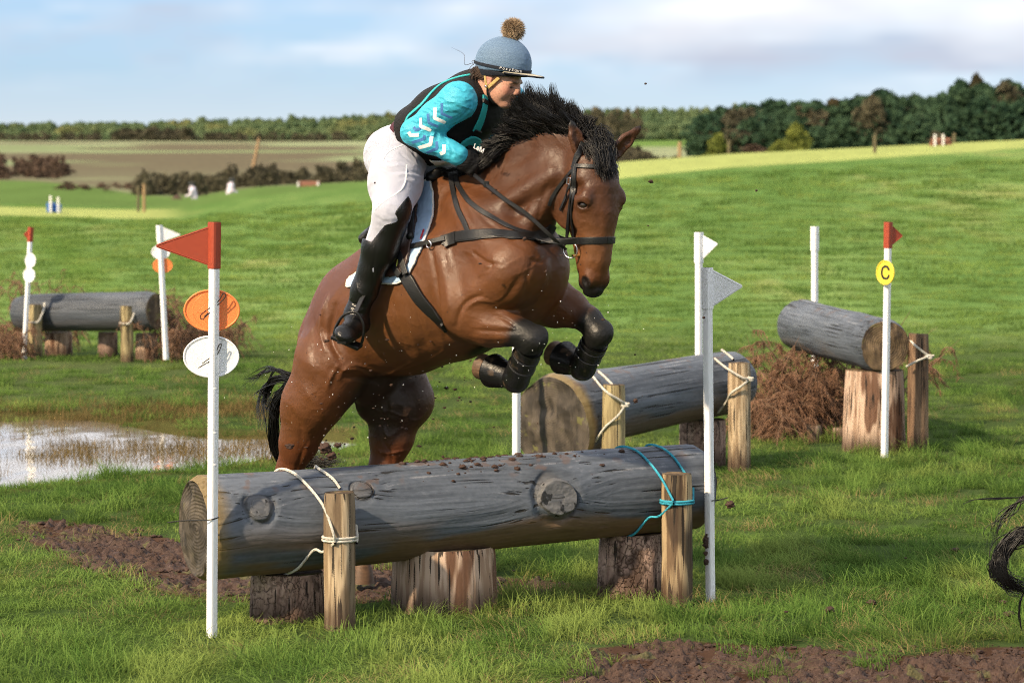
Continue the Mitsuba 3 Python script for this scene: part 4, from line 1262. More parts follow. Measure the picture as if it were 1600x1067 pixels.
# --- boots on the forelegs
scene['boot_shell'] = {'type': 'twosided', 'bsdf': {'type': 'bumpmap', 'arbitrary': proc(lambda p, n, uv: .002 * fbm(p.x * 60, p.y * 60, p.z * 60, 3), 1e-3), 'scale': 1.0,
                       'bsdf': {'type': 'principled', 'base_color': proc(lambda p, n, uv: mix([.0045, .0045, .005], [.05, .034, .022], smoothstep(.62, .75, fbm(p.x * 22, p.y * 22, p.z * 22, 4)))), 'roughness': .38, 'specular': .5}}}
for K, Fe, H, which in ((FK, FF, FH, 'near'), (GK, GF, GH, 'far')):
    d = unit(Fe - K)
    L = np.linalg.norm(Fe - K)
    t = thing('tendon_boot', ('black tendon boot on the left of the two tucked forelegs' if which == 'near' else 'black tendon boot on the right of the two tucked forelegs'), 'tendon boot', 'boots on the forelegs of the jumping horse')
    B = Field(np.minimum(K, Fe) - .13, np.maximum(K, Fe) + .13, .005)
    sd = unit(np.cross(HN, d))
    B.cone(K + d * .055, Fe, .056, .053, k=.01)
    B.cone(Fe, Fe + d * .012, .056, .052, k=.02)
    B.cone(K + d * .06 - sd * .022, Fe - sd * .018, .034, .040, k=.02)
    B.cone(K + d * .06 + sd * .022, Fe + sd * .018, .034, .040, k=.02)
    B.plane(K + d * .052, -d)
    part(t, 'shell', B.mesh(2), 'boot_shell', True)
    part(t, 'cuff', tube([K + d * (.050 + .004 * i) for i in range(5)], [.058, .061, .062, .061, .057], 20), 'black_rubber', True)
    for u in (.42, .66):
        c = K + d * (L * u)
        part(t, 'fastening', tube([c - d * .011, c - d * .009, c + d * .009, c + d * .011], [.058, .0625, .0625, .058], 24), 'black_leather', 40)
    e = unit(H - Fe)
    ob = thing('overreach_boot', 'black ribbed overreach boot on the ' + ('left' if which == 'near' else 'right') + ' of the two tucked front hooves', 'overreach boot', 'overreach boots on the front hooves')
    aa = np.linspace(0, 1, 15)
    rr = .042 + .031 * aa ** .9 + .0060 * (np.arange(15) % 2)
    part(ob, 'bell', tube([Fe + e * (.030 + .084 * x * np.linalg.norm(H - Fe) / .12) for x in aa], rr, 26), 'boot_shell', True)
    part(ob, 'closure', tube([Fe + e * .030, Fe + e * .036, Fe + e * .052, Fe + e * .058], [.044, .051, .053, .049], 24), 'black_leather', 40)

for h, f, nm in ((near_hock, near_fet, 'near'), (far_hock, far_fet, 'far')):
    d = unit(f - h); L = np.linalg.norm(f - h)
    t = thing('hind_boot', 'black boot on the ' + ('nearer' if nm == 'near' else 'farther') + ' hind leg, low behind the nearest log', 'tendon boot', 'boots on the hind legs of the jumping horse')
    part(t, 'shell', tube([h + d * u * L for u in (.40, .43, .6, .75, .9, 1.0, 1.06)], [.044, .047, .046, .047, .055, .056, .046], 22), 'boot_shell', True)
    part(t, 'fastening', tube([h + d * u * L for u in (.52, .54, .62, .64)], [.047, .051, .051, .047], 22), 'black_leather', 40)
# ================================================================ the rider
RB, RP = math.radians(28), math.radians(23)
RHF = V(math.cos(RB) * math.cos(RP), -math.sin(RB) * math.cos(RP), -math.sin(RP))
RHR = V(-math.sin(RB), -math.cos(RB), 0)
RHU = np.cross(RHF, RHR); RHU = RHU if RHU[2] > 0 else -RHU
RHC = hp(781, 119, 0.02)


def rh(f, u, r):
    return RHC + f * RHF + u * RHU + r * RHR


HR3 = np.stack([RHF, RHU, RHR])
# joints
J = dict(pel=hp(632, 238, 0), waist=hp(664, 207, 0), rib=hp(700, 183, 0), chest=hp(735, 160, 0), neck=hp(758, 137, .01),
         sh=hp(716, 158, .175), el=hp(647, 207, .24), wr=hp(716, 243, .17), hand=hp(734, 253, .13),
         hip=hp(622, 250, .11), kn=hp(612, 333, .36), an=hp(556, 492, .37), toe=hp(541, 521, .50), heel=hp(561, 506, .36))


def ml(P):
    return mirror(P)


J2 = {k: ml(v) for k, v in J.items()}
J2['hand'], J2['wr'] = hp(752, 252, -.06), hp(742, 240, -.12)
tq = unit(J['chest'] - J['pel'])


tfr = unit(np.cross(HN, tq)); tfr = tfr if tfr[2] < 0 else -tfr


def torso(F, g=0.0, arms=True, k=.05):
    F.chain([J['pel'], J['waist'], J['rib'], J['chest']], [.115 + g, .098 + g, .110 + g, .105 + g], k=k, ax=HN, s=[1.45, 1.42, 1.45, 1.5])
    for j in (J, J2):
        F.cone(J['chest'] + tq * .02, j['sh'], .085 + g, .070 + g, k=k)


def arm(F, j, g=0.0, k=.03):
    F.chain([j['sh'], (j['sh'] + j['el']) / 2 + V(0, 0, -.005), j['el']], [.076 + g, .064 + g, .048 + g], k=k)
    F.chain([j['el'], j['el'] * .65 + j['wr'] * .35, j['wr']], [.049 + g, .048 + g, .034 + g], k=k)


def leg(F, j, g=0.0, k=.04):
    F.chain([j['hip'], j['hip'] * .55 + j['kn'] * .45, j['kn']], [.118 + g, .100 + g, .066 + g], k=k)
    F.chain([j['kn'], j['kn'] * .68 + j['an'] * .32, j['an']], [.062 + g, .064 + g, .040 + g], k=k)


def hand(F, j, out, k=.012, g=0.0):
    """A fist closed on the rein: palm, four fingers in three joints each and a thumb on top."""
    a = unit(unit(j['hand'] - j['wr']) + .12 * V(0, 0, -1))      # along the hand
    up = unit(V(0, 0, 1) - a * a[2])
    s = np.cross(a, up); s = s if s @ out > 0 else -s            # back of the hand
    W = j['wr']
    F.cone(W, W + a * .035, .030 + g, .030 + g, k=.02, ax=up, s=1.15)
    F.cone(W + a * .035, W + a * .082, .024 + g, .022 + g, k=.02, ax=up, s=1.75)
    for i in range(4):
        h = .030 - .020 * i
        l = (1.0, 1.06, 1.0, .82)[i]
        p0 = W + a * (.088 - .003 * abs(i - 1)) + up * h + s * .006
        p1 = p0 + (a * .022 - s * .030 - up * .004) * l
        p2 = p1 + (-a * .020 - s * .012) * l
        p3 = p2 + (-a * .012 + s * .010) * l
        F.chain([p0, p1, p2, p3], [.0105 + g, .0095 + g, .009 + g, .0085 + g], k=.004)
    t0 = W + a * .040 + up * .030 - s * .008
    F.chain([t0, t0 + a * .030 + up * .010 - s * .012, t0 + a * .055 + up * .004 - s * .020], [.014 + g, .011 + g, .0095 + g], k=.006)


def body_field():
    lo = np.minimum.reduce([*J.values(), *J2.values()]) - .22
    hi = np.maximum.reduce([*J.values(), *J2.values(), rh(.2, .2, 0)]) + .15
    F = Field(lo, hi, .006)
    torso(F, -.012)
    for j, o in ((J, 1), (J2, -1)):
        arm(F, j, -.008); leg(F, j, -.010)
        F.chain([j['heel'], j['toe']], [.036, .034], k=.03)
        hand(F, j, HN * o, g=-.002)
    F.chain([J['chest'], J['neck'], rh(-.035, -.06, 0)], [.07, .056, .054], k=.04)
    F.chain([J['neck'], rh(-.035, -.05, 0)], [.055, .052], k=.03)
    H = HR3
    F.ell(rh(-.01, .03, 0), H, [.098, .105, .076], k=.02)             # skull
    F.ell(rh(.040, -.035, 0), H, [.060, .078, .060], k=.03)            # face
    F.cone(rh(.0, -.075, .042), rh(.062, -.098, .010), .020, .018, k=.03)   # jaw
    F.cone(rh(.0, -.075, -.042), rh(.062, -.098, -.010), .020, .018, k=.03)
    F.ell(rh(.078, -.100, 0), H, [.020, .017, .022], k=.02)            # chin
    for o in (-1, 1):
        F.ell(rh(.056, -.042, .040 * o), H, [.030, .034, .024], k=.025)   # cheek
        F.ell(rh(.082, .006, .030 * o), H, [.018, .010, .022], k=.015)   # brow
        F.ell(rh(.093, -.010, .033 * o), H, [.013, .008, .015], k=.008, op='sub')
        F.ell(rh(.078, -.012, .032 * o), H, [.0145, .012, .0145], k=.004)   # lids
        F.ell(rh(-.008, -.02, .076 * o), np.stack([RHF, RHU, RHR]), [.020, .034, .010], k=.008)   # ear
        F.ell(rh(-.004, -.02, .088 * o), H, [.009, .018, .008], k=.006, op='sub')
    F.chain([rh(.092, .006, 0), rh(.105, -.022, 0), rh(.113, -.038, 0)], [.010, .0105, .011], k=.014)  # nose
    for o in (-1, 1):
        F.ell(rh(.104, -.042, .013 * o), H, [.011, .008, .008], k=.006)
        F.ell(rh(.106, -.050, .009 * o), H, [.004, .004, .003], k=.003, op='sub')
    F.ell(rh(.091, -.064, 0), H, [.012, .008, .022], k=.008)            # lips
    F.ell(rh(.088, -.078, 0), H, [.012, .008, .019], k=.008)
    F.ell(rh(.104, -.0705, 0), H, [.012, .003, .022], k=.003, op='sub')
    return F


RBODY = body_field().mesh(2)
rv = np.asarray(RBODY.vertices)
q_ = rv - RHC
f_, u_, r_ = q_ @ RHF, q_ @ RHU, q_ @ RHR
skin = np.tile(V(.55, .29, .21), (len(rv), 1)) * (.93 + .14 * meshkit.fbm(rv * 60, 3, 4))[:, None]


def tint(col, w):
    global skin
    w = np.clip(w, 0, 1)[:, None]
    skin = skin * (1 - w) + np.asarray(col) * w


def near(f, u, r, rad):
    return sstep(rad, rad * .4, np.sqrt(((f_ - f) / rad[0]) ** 2 + ((u_ - u) / rad[1]) ** 2 + ((np.abs(r_) - r) / rad[2]) ** 2)) if False else \
        sstep(1.0, .45, np.sqrt(((f_ - f) / rad[0]) ** 2 + ((u_ - u) / rad[1]) ** 2 + ((np.abs(r_) - r) / rad[2]) ** 2))


tint(V(.55, .20, .15), .55 * near(.07, -.035, .042, (.04, .03, .03)))
tint(V(.55, .20, .15), .5 * near(.118, -.038, 0, (.02, .018, .02)))
tint(V(.36, .09, .08), .9 * near(.10, -.071, 0, (.018, .016, .024)))
tint(V(.06, .03, .025), .9 * near(.103, -.0705, 0, (.02, .004, .018)))
tint(V(.07, .04, .03), .9 * near(.098, .006, .030, (.03, .008, .026)))
tint(V(.025, .015, .012), .95 * near(.092, -.018, .034, (.02, .0075, .019)))
tint(V(.58, .22, .16), .5 * near(-.008, -.02, .08, (.03, .04, .03)))
tint(V(.06, .035, .022), sstep(.0, .012, u_ + .30 * (f_ + .02)) * sstep(.03, .0, f_) + sstep(-.055, -.07, f_) * sstep(-.09, -.06, u_))
scene['skin'] = {'type': 'principled', 'base_color': {'type': 'mesh_attribute', 'name': 'vertex_color'}, 'roughness': .45, 'specular': .4, 'flatness': .4}

rider = thing('person', 'person in pale breeches, turquoise shirt and black body protector riding the jumping horse', 'person')
part(rider, 'body', RBODY, 'skin', True, color=skin)


def cloth(base, rough=.8, sheen=.3, weave=900, crease=.004, cs=14, flat=None):
    def rel(p, n, uv):
        r1 = 1 - dr.abs(2 * fbm(p.x * cs + p.z * cs * .5, p.y * cs, p.z * cs * 1.6, 3) - 1)
        return crease * r1 * r1 + .0004 * noise(p.x * weave, p.y * weave, p.z * weave)
    return {'type': 'twosided', 'bsdf': {'type': 'bumpmap', 'arbitrary': proc(rel, 1.5e-3), 'scale': 1.0, 'bsdf': {
        'type': 'principled', 'base_color': base if isinstance(base, dict) else {'type': 'rgb', 'value': base}, 'roughness': rough, 'sheen': sheen, 'specular': .3}}}


scene['breeches_cloth'] = cloth([.385, .40, .485], .85, .3, crease=.006, cs=11)
scene['shirt_cloth'] = cloth([.045, .38, .54], .55, .3, crease=.008, cs=13)
scene['vest_cloth'] = cloth([.008, .008, .009], .8, .4, crease=.003, cs=20)
scene['glove_cloth'] = cloth([.009, .009, .010], .75, .4, crease=.004, cs=40)
scene['turquoise_web'] = cloth([.035, .40, .42], .6, .2, crease=.001)
scene['white_cloth'] = cloth([.72, .73, .75], .6, .2, crease=.002)
scene['blue_print'] = cloth([.05, .16, .40], .6, .2, crease=.002)
scene['boot_leather'] = leather([.005, .005, .0055], .30, .0016)
scene['suede'] = cloth([.010, .010, .011], .9, .5, crease=.003, cs=20)
scene['maroon_web'] = cloth([.06, .012, .02], .6)
scene['helmet_silk'] = cloth([.105, .17, .27], .7, .5, crease=.0015, cs=25)
scene['navy_velvet'] = cloth([.010, .013, .022], .8, .5, crease=.0)
scene['tan_leather'] = leather([.42, .30, .11], .55)
scene['pale_leather'] = leather([.36, .33, .25], .55)
scene['bobble_fur'] = {'type': 'twosided', 'bsdf': {'type': 'principled', 'base_color': proc(lambda p, n, uv: mix([.12, .075, .045], [.55, .42, .28], fbm(p.x * 70, p.y * 55, p.z * 55, 3))), 'roughness': .7}}
scene['rider_hair'] = {'type': 'twosided', 'bsdf': {'type': 'principled', 'base_color': {'type': 'rgb', 'value': [.05, .03, .02]}, 'roughness': .45}}


def garment(build, lo, hi, h=.006, cuts=(), smooth=2):
    F = Field(lo, hi, h)
    build(F)
    for p, n in cuts:
        F.plane(p, n)
    return F


LO = np.minimum.reduce([*J.values(), *J2.values()]) - .24
HI = np.maximum.reduce([*J.values(), *J2.values()]) + .2
# breeches
def _breeches(F):
    F.chain([J['pel'] - tq * .03, J['pel'] + tq * .085], [.135, .112], k=.05, ax=HN, s=1.38)
    F.ell(hp(614, 243, .085), BODYR, [.115, .12, .10], k=.05)
    F.ell(hp(614, 243, -.085), BODYR, [.115, .12, .10], k=.05)
    F.plane(J['pel'] + tq * .105, tq)
    for j in (J, J2):
        F.chain([j['hip'], j['hip'] * .55 + j['kn'] * .45, j['kn']], [.128, .112, .082], k=.05)
        F.cone(j['kn'], j['kn'] * .5 + j['an'] * .5, .073, .066, k=.03)


BF = garment(_breeches, LO, HI)
bre = BF.mesh(3)
bre = sculpt(bre, [([(655, 262), (638, 250), (625, 238)], .007, -.007), ([(662, 275), (640, 268), (615, 268)], .008, -.006), ([(670, 262), (650, 245), (638, 230)], .007, -.006),
                   ([(650, 285), (636, 282), (622, 284)], .008, .004), ([(600, 260), (610, 262), (625, 258)], .007, .004), ([(636, 262), (634, 285), (622, 302), (596, 318)], .005, .004), ([(668, 268), (648, 256), (634, 248)], .006, .006), ([(664, 280), (645, 274), (622, 274)], .007, .006), ([(600, 246), (612, 252), (628, 254)], .006, -.006), ([(590, 262), (604, 268), (618, 268)], .006, -.005), ([(644, 232), (652, 246), (666, 256)], .006, -.007)])
part(rider, 'breeches', bre, 'breeches_cloth', True)
wb = [J['pel'] + tq * .098 + (.112 + .012) * (math.cos(a) * np.cross(HN, tq) + 1.40 * math.sin(a) * HN) for a in np.linspace(0, 2 * np.pi, 41)]
part(rider, 'belt', ribbon(np.array(wb), np.array(wb) - (J['pel'] + tq * .098), .032, .005), 'maroon_web', 40)
part(rider, 'breeches_seam', strap_on(bre, [(635, 258), (634, 280), (626, 298), (600, 315), (586, 328)], .005, .0025, lift=.0005), 'white_cloth', 40)
part(rider, 'breeches_seam', strap_on(bre, [(630, 227), (612, 235), (602, 244), (599, 252)], .004, .0025, lift=.0005, n=16), 'white_cloth', 40)
part(rider, 'button', place(trimesh.creation.icosphere(subdivisions=2, radius=.005), None, hit(bre, [(586, 286)])[0][0]), 'navy_velvet', True)
# shirt
def _shirt(F):
    F.chain([J['chest'], J['neck'] + .03 * RHU], [.085, .066], k=.03)
    F.plane(J['neck'] + .008 * unit(RHC - J['neck']), unit(RHC - J['neck']) + .3 * tq)
    torso(F, .004)
    for j in (J, J2):
        arm(F, j, .006)
        F.cone(j['wr'] - unit(j['wr'] - j['el']) * .05, j['wr'], .046, .043, k=.02)


shirt = garment(_shirt, LO, HI).mesh(3)
shirt = sculpt(shirt, [([(660, 190), (672, 205), (668, 222)], .006, -.006), ([(675, 200), (684, 212), (680, 228)], .006, -.005), ([(655, 200), (662, 212), (660, 225)], .005, .004), ([(690, 208), (698, 222), (692, 238)], .006, -.005),
                       ([(706, 228), (712, 240), (708, 250)], .005, .004), ([(698, 224), (703, 238), (700, 248)], .005, .004), ([(735, 168), (725, 180), (712, 190)], .006, -.006), ([(738, 180), (728, 190), (716, 198)], .005, .004), ([(690, 190), (705, 200), (720, 200)], .007, -.005),
                       ([(666, 196), (678, 206), (676, 218)], .004, .004), ([(640, 190), (655, 195), (668, 194)], .006, -.004)])
part(rider, 'shirt', shirt, 'shirt_cloth', True)


def chevron(px, mat, w=.019):
    part(rider, 'sleeve_chevron', strap_on(shirt, px, w, .0015, n=17, lift=.0008), mat, 40)


def cx(a, b, c, mat, w=.016):
    f = lambda X, Y: (560 + X * .15, 160 + Y * .15)
    A, B, C = f(*a), f(*b), f(*c)
    k = [(A[0] * (1 - t) + B[0] * t, A[1] * (1 - t) + B[1] * t) for t in (0, .5, .97)] + [(B[0] * (1 - t) + C[0] * t, B[1] * (1 - t) + C[1] * t) for t in (.03, .5, 1)]
    chevron(k, mat, w)


for a, b, c in (((800, 60), (795, 165), (905, 215)), ((650, 165), (650, 250), (760, 295)), ((525, 310), (545, 345), (630, 340)), ((765, 355), (750, 440), (630, 475)), ((890, 440), (895, 520), (795, 565))):
    cx(a, b, c, 'white_cloth')
for a, b, c in (((870, 10), (870, 120), (975, 165)), ((725, 120), (735, 215), (830, 255)), ((575, 260), (600, 290), (650, 275)), ((690, 345), (680, 385), (560, 420)), ((815, 410), (820, 480), (715, 525))):
    cx(a, b, c, 'blue_print', .013)
# body protector
def _vest(F):
    F.chain([J['chest'], J['neck'] + .03 * RHU], [.105, .080], k=.03)
    F.plane(J['neck'] - .006 * RHU, unit(RHC - J['neck']) + .25 * tq)
    F.chain([J['pel'] + tq * .10, J['waist'], J['rib'], J['chest'] + tq * .01], [.118, .122, .136, .126], k=.05, ax=HN, s=[1.42, 1.40, 1.40, 1.40])
    F.chain([J['waist'] + tfr * .03, J['rib'] + tfr * .06, J['chest'] + tfr * .055], [.112, .118, .105], k=.05, ax=HN, s=[1.42, 1.40, 1.40])
    for j in (J, J2):
        F.cone(J['chest'] + tq * .015, J['chest'] * .30 + j['sh'] * .70 + tq * .010, .104, .092, k=.05)
    F.plane(J['pel'] + tq * .125, -tq + .12 * np.cross(HN, tq))
    for j, o in ((J, 1), (J2, -1)):                                    # arm holes
        F.chain_sub([j['sh'] + HN * o * .035 - tq * .01, j['sh'] * .8 + j['el'] * .2 + HN * o * .07, j['el'] + HN * o * .06], [.084, .088, .088])


def _chain_sub(self, pts, rs):
    for i in range(len(pts) - 1):
        self.cone(pts[i], pts[i + 1], rs[i], rs[i + 1], k=.006, op='sub')


Field.chain_sub = _chain_sub
vest = garment(_vest, LO, HI, .005).mesh(2)
part(rider, 'body_protector', vest, 'vest_cloth', True)
part(rider, 'vest_trim', strap_on(vest, [(744, 118), (728, 119), (708, 124), (690, 132), (675, 145), (660, 163), (645, 176), (636, 186), (632, 205)], .013, .004, n=40), 'turquoise_web', 40)
part(rider, 'vest_trim', strap_on(vest, [(750, 122), (754, 130), (757, 142), (759, 150)], .010, .004, n=16), 'turquoise_web', 40)
part(rider, 'shoulder_strap', strap_on(vest, [(757, 150), (757, 165), (752, 185), (744, 204)], .036, .006, n=24), 'turquoise_web', 40)
part(rider, 'strap_buckle', strap_on(vest, [(753, 157), (760, 161)], .020, .011, n=8), 'strap_leather', 40)
part(rider, 'strap_buckle', strap_on(vest, [(741, 202), (750, 206)], .016, .010, n=8), 'strap_leather', 40)
bib, _, brim_, _ = drape(vest, [(735, 209), (748, 212), (765, 230), (756, 240), (752, 246), (730, 250), (706, 236), (716, 222)], .008, .004, step=2.5)
part(rider, 'number_bib', bib, 'turquoise_web', 40)
bw, _, _, _ = drape(vest, [(716, 226), (722, 228), (740, 240), (736, 248), (722, 252), (708, 262), (692, 268), (668, 246), (690, 246)], .008, .008, step=2.5)
part(rider, 'number_panel', bw, 'white_cloth', 40)
pt, nn_ = hit(vest, [(751, 233)])
tm_ = meshkit.text_mesh('LeM', .022, .002)
ex = unit(unit(hp(760, 237) - hp(744, 228)) - nn_[0] * (unit(hp(760, 237) - hp(744, 228)) @ nn_[0])); ey = np.cross(nn_[0], ex)
part(rider, 'lettering', place(tm_, basis(ex, ey, nn_[0]), pt[0] + nn_[0] * .013 - ex * .030 - ey * .008), 'white_cloth', False)
aw = hit(vest, [(736, 229), (750, 244)])[0]
part(rider, 'air_canister', tube([aw[0] + HN * .02, aw[0] * .9 + aw[1] * .1 + HN * .024, aw[1] + HN * .02], [.016, .018, .018], 16), 'black_leather', 40)
part(rider, 'canister_cap', tube([aw[0] + HN * .02 - unit(aw[1] - aw[0]) * .010, aw[0] + HN * .02 + unit(aw[1] - aw[0]) * .002], .014, 16), 'white_cloth', 40)
# gloves
for j, o in ((J, 1), (J2, -1)):
    G = Field(np.minimum(j['wr'], j['hand']) - .12, np.maximum(j['wr'], j['hand']) + .12, .0035)
    hand(G, j, HN * o, g=.002)
    gm_ = G.mesh(2)
    part(rider, 'glove', gm_, 'glove_cloth', True)
# long boots, cut high in front
for j, o in ((J, 1), (J2, -1)):
    sh_ = unit(j['an'] - j['kn'])
    fwd = unit(HFW - sh_ * (HFW @ sh_))
    B = Field(np.minimum.reduce([j['kn'], j['an'], j['toe']]) - .14, np.maximum.reduce([j['kn'], j['an'], j['toe']]) + .14, .005)
    B.chain([j['kn'] - sh_ * .03, j['kn'] * .68 + j['an'] * .32, j['kn'] * .25 + j['an'] * .75, j['an']], [.078, .075, .056, .049], k=.03)
    B.cone(j['kn'] + fwd * .02, j['kn'] * .6 + j['an'] * .4 + fwd * .03, .062, .050, k=.03)
    d = unit(j['toe'] - j['heel'])
    B.cone(j['an'], j['heel'], .048, .044, k=.03)
    B.chain([j['heel'], j['heel'] * .5 + j['toe'] * .5, j['toe']], [.042, .043, .037], k=.03)
    B.ell(j['toe'] + d * .02, np.stack([d, unit(np.cross(HN * o, d)), np.cross(d, unit(np.cross(HN * o, d)))]), [.05, .03, .045], k=.03)
    pl = hp(581, 378, .40) if o == 1 else mirror(hp(581, 378, .40))
    B.cut2(pl, V(-.78, 0, .62), V(.35, 0, .94))
    bm = B.mesh(2)
    if o == 1:
        bm = sculpt(bm, [([(546, 470), (556, 476), (568, 472)], .006, -.006), ([(546, 482), (556, 487), (570, 482)], .006, .005), ([(556, 440), (560, 455), (570, 462)], .006, .003), ([(588, 385), (583, 420), (584, 445)], .004, -.003)])
    part(rider, 'riding_boot', bm, 'boot_leather', True)
    sole = [j['heel'] + V(0, 0, -.036) - d * .03, j['heel'] + V(0, 0, -.038) + d * .03, (j['heel'] + j['toe']) / 2 + V(0, 0, -.036), j['toe'] + V(0, 0, -.035), j['toe'] + V(0, 0, -.030) + d * .055]
    w_ = np.cross(d, V(0, 0, 1)); w_ = unit(w_)
    part(rider, 'boot_sole', ribbon(np.array(sole), np.tile(unit(np.cross(w_, d)) if np.cross(w_, d)[2] > 0 else -unit(np.cross(w_, d)), (5, 1)), np.array([.05, .066, .06, .078, .04]), .012), 'black_rubber', 40)
# stirrups (part of the saddle)
for j, o in ((J, 1), (J2, -1)):
    c = j['heel'] * .30 + j['toe'] * .70
    d = unit(j['toe'] - j['heel'])
    w_ = unit(np.cross(d, V(0, 0, 1)))
    up = unit(np.cross(w_, d)); up = up if up[2] > 0 else -up
    w_ = w_ if w_ @ V(1, 0, 0) > 0 else -w_
    w_, up = unit(w_ - .42 * up), unit(up + .42 * w_)
    b0 = c - up * .052
    arch = [b0 - w_ * .064, b0 - w_ * .066 + up * .04, b0 - w_ * .052 + up * .10, b0 - w_ * .02 + up * .135, b0 + up * .142, b0 + w_ * .02 + up * .135, b0 + w_ * .052 + up * .10, b0 + w_ * .066 + up * .04, b0 + w_ * .064]
    st = part(sad, 'stirrup', tube(spline(arch, 40), .0065, 8), 'black_rubber', True)
    part(st, 'tread', place(box((-.068, -.030, -.010), (.068, .030, .008), .004), basis(w_, d, up), b0 - up * .002), 'black_rubber', 30)
    top = hp(592, 425, .30)
    top = top if o == 1 else mirror(top)
    pts = spline([b0 + up * .142, (b0 + up * .142) * .5 + top * .5 + HN * o * .012, top], 12)
    part(sad, 'stirrup_leather', ribbon(pts, np.tile(HN * o, (12, 1)), .025, .005), 'strap_leather', 40)
# helmet, set a little further back than the face
hr = math.radians(12)
MF, MU = math.cos(hr) * RHF + math.sin(hr) * RHU, math.cos(hr) * RHU - math.sin(hr) * RHF
MC = RHC + .012 * RHF + .006 * RHU


def mh(f, u, r):
    return MC + f * MF + u * MU + r * RHR


MR3 = np.stack([MF, MU, RHR])
HF_ = Field(RHC - .24, RHC + .26, .005)
HF_.ell(mh(-.006, .055, 0), MR3, [.128, .115, .108], k=.02)
HF_.plane(mh(0, .020, 0), -MU + .10 * MF)
part(rider, 'helmet', HF_.mesh(2), 'helmet_silk', True)
HB = Field(RHC - .24, RHC + .26, .005)
HB.ell(mh(-.006, .045, 0), MR3, [.123, .12, .104], k=.02)
HB.plane(mh(0, .021, 0), MU)
HB.plane(mh(0, -.004, 0), -MU + .16 * MF)
part(rider, 'helmet_shell', HB.mesh(2), 'navy_velvet', True)
band = np.array([mh(-.006 + .1305 * math.cos(a), .038 + .022 * math.cos(a) * 0, .1100 * math.sin(a)) for a in np.linspace(0, 2 * np.pi, 61)])
part(rider, 'helmet_band', ribbon(band, band - mh(-.006, .038, 0), .013, .002), 'navy_velvet', 40)
# peak
aa = np.linspace(-1.15, 1.15, 21)
inn = [mh(-.006 + .118 * math.cos(a), .024 + .004 * math.cos(a), .100 * math.sin(a)) for a in aa]
out_ = [mh(-.002 + (.134 + .062 * max(0, math.cos(a * 1.25)) ** .7) * math.cos(a), .022 + .010 * math.cos(a) - .006, .112 * math.sin(a)) for a in aa]
vv = np.array([x + MU * .004 for x in inn] + [x + MU * .003 for x in out_] + [x - MU * .004 for x in inn] + [x - MU * .003 for x in out_])
n_ = len(aa); ff = []
for i in range(n_ - 1):
    a, b, c, d = i, i + 1, n_ + i + 1, n_ + i
    ff += [[a, b, c], [a, c, d], [2 * n_ + a, 2 * n_ + c, 2 * n_ + b], [2 * n_ + a, 2 * n_ + d, 2 * n_ + c], [d, c, 2 * n_ + c], [d, 2 * n_ + c, 2 * n_ + d]]
pk = part(rider, 'helmet_peak', outward(vv, np.array(ff)), 'pale_leather', 50)
part(pk, 'edge', tube(np.array(out_), .0045, 6), 'navy_velvet', True)
for k_, (tx, u0, a0) in enumerate((('PoxyEque', .034, .55),)):
    for i, ch in enumerate(tx):
        a = 1.25 - i * .105
        P = mh(-.006 + .133 * math.cos(a), u0, .1125 * math.sin(a))
        nn_ = unit(MF * math.cos(a) / .130 + RHR * math.sin(a) / .110)
        ex = unit(MF * math.sin(a) * .13 - RHR * math.cos(a) * .11)
        ex = unit(ex - nn_ * (ex @ nn_))
        part(rider, 'helmet_lettering', place(meshkit.text_mesh(ch, .011, .0012), basis(ex, np.cross(nn_, ex), nn_), P), 'white_cloth', False)
# chin harness
sk = RBODY
for nm, pts, w, mat in (('harness_strap', [(-.03, -.004, .083), (-.012, -.035, .083), (.002, -.060, .074)], .012, 'tan_leather'), ('harness_strap', [(.040, .006, .080), (.022, -.025, .080), (.002, -.058, .074)], .014, 'tan_leather'),
                        ('harness_strap', [(.002, -.058, .075), (.012, -.085, .066), (.040, -.112, .042), (.060, -.122, .0)], .010, 'black_leather'),
                        ('harness_strap', [(.040, .006, -.080), (.022, -.025, -.080), (.002, -.060, -.074), (.012, -.085, -.066), (.040, -.112, -.042), (.060, -.122, .0)], .010, 'black_leather')):
    P = spline([rh(*x) for x in pts], 20)
    ctr = rh(.01, -.04, 0)
    part(rider, nm, ribbon(P, P - ctr - np.outer((P - ctr) @ RHU * .5, RHU), w, .003), mat, 40)
part(rider, 'ear_stud', place(trimesh.creation.icosphere(subdivisions=2, radius=.006), None, rh(-.002, -.052, .088)), 'steel', True)
# hair
g = np.random.default_rng(9)
S = []
for _ in range(260):
    r0 = rh(-.088 + g.normal() * .010, .0 + g.normal() * .010, g.normal() * .035)
    l = .035 + .035 * g.random()
    d = unit(-RHF * .3 - RHU + .22 * g.normal(size=3))
    S.append(spline([r0, r0 + d * l * .6, r0 + d * l + V(.0, 0, -.02)], 16))
for _ in range(2):
    r0 = rh(-.115, .01 + g.normal() * .01, .03 * g.normal())
    S.append(spline([r0, r0 + V(-.03, 0, .005 + .01 * g.normal()), r0 + V(-.04 + .02 * g.normal(), 0, .03 + .02 * g.normal()), r0 + V(-.055 + .02 * g.normal(), 0, .02 + .02 * g.normal())], 16)[::1])
for _ in range(160):
    r0 = rh(-.04 + g.normal() * .018, .008 + g.normal() * .006, .080)
    S.append(spline([r0, r0 - RHU * .025 - RHF * .012, r0 - RHU * .04 - RHF * .035 - RHR * .01], 16))
part(rider, 'hair', hair(S, .0011), 'rider_hair', True)
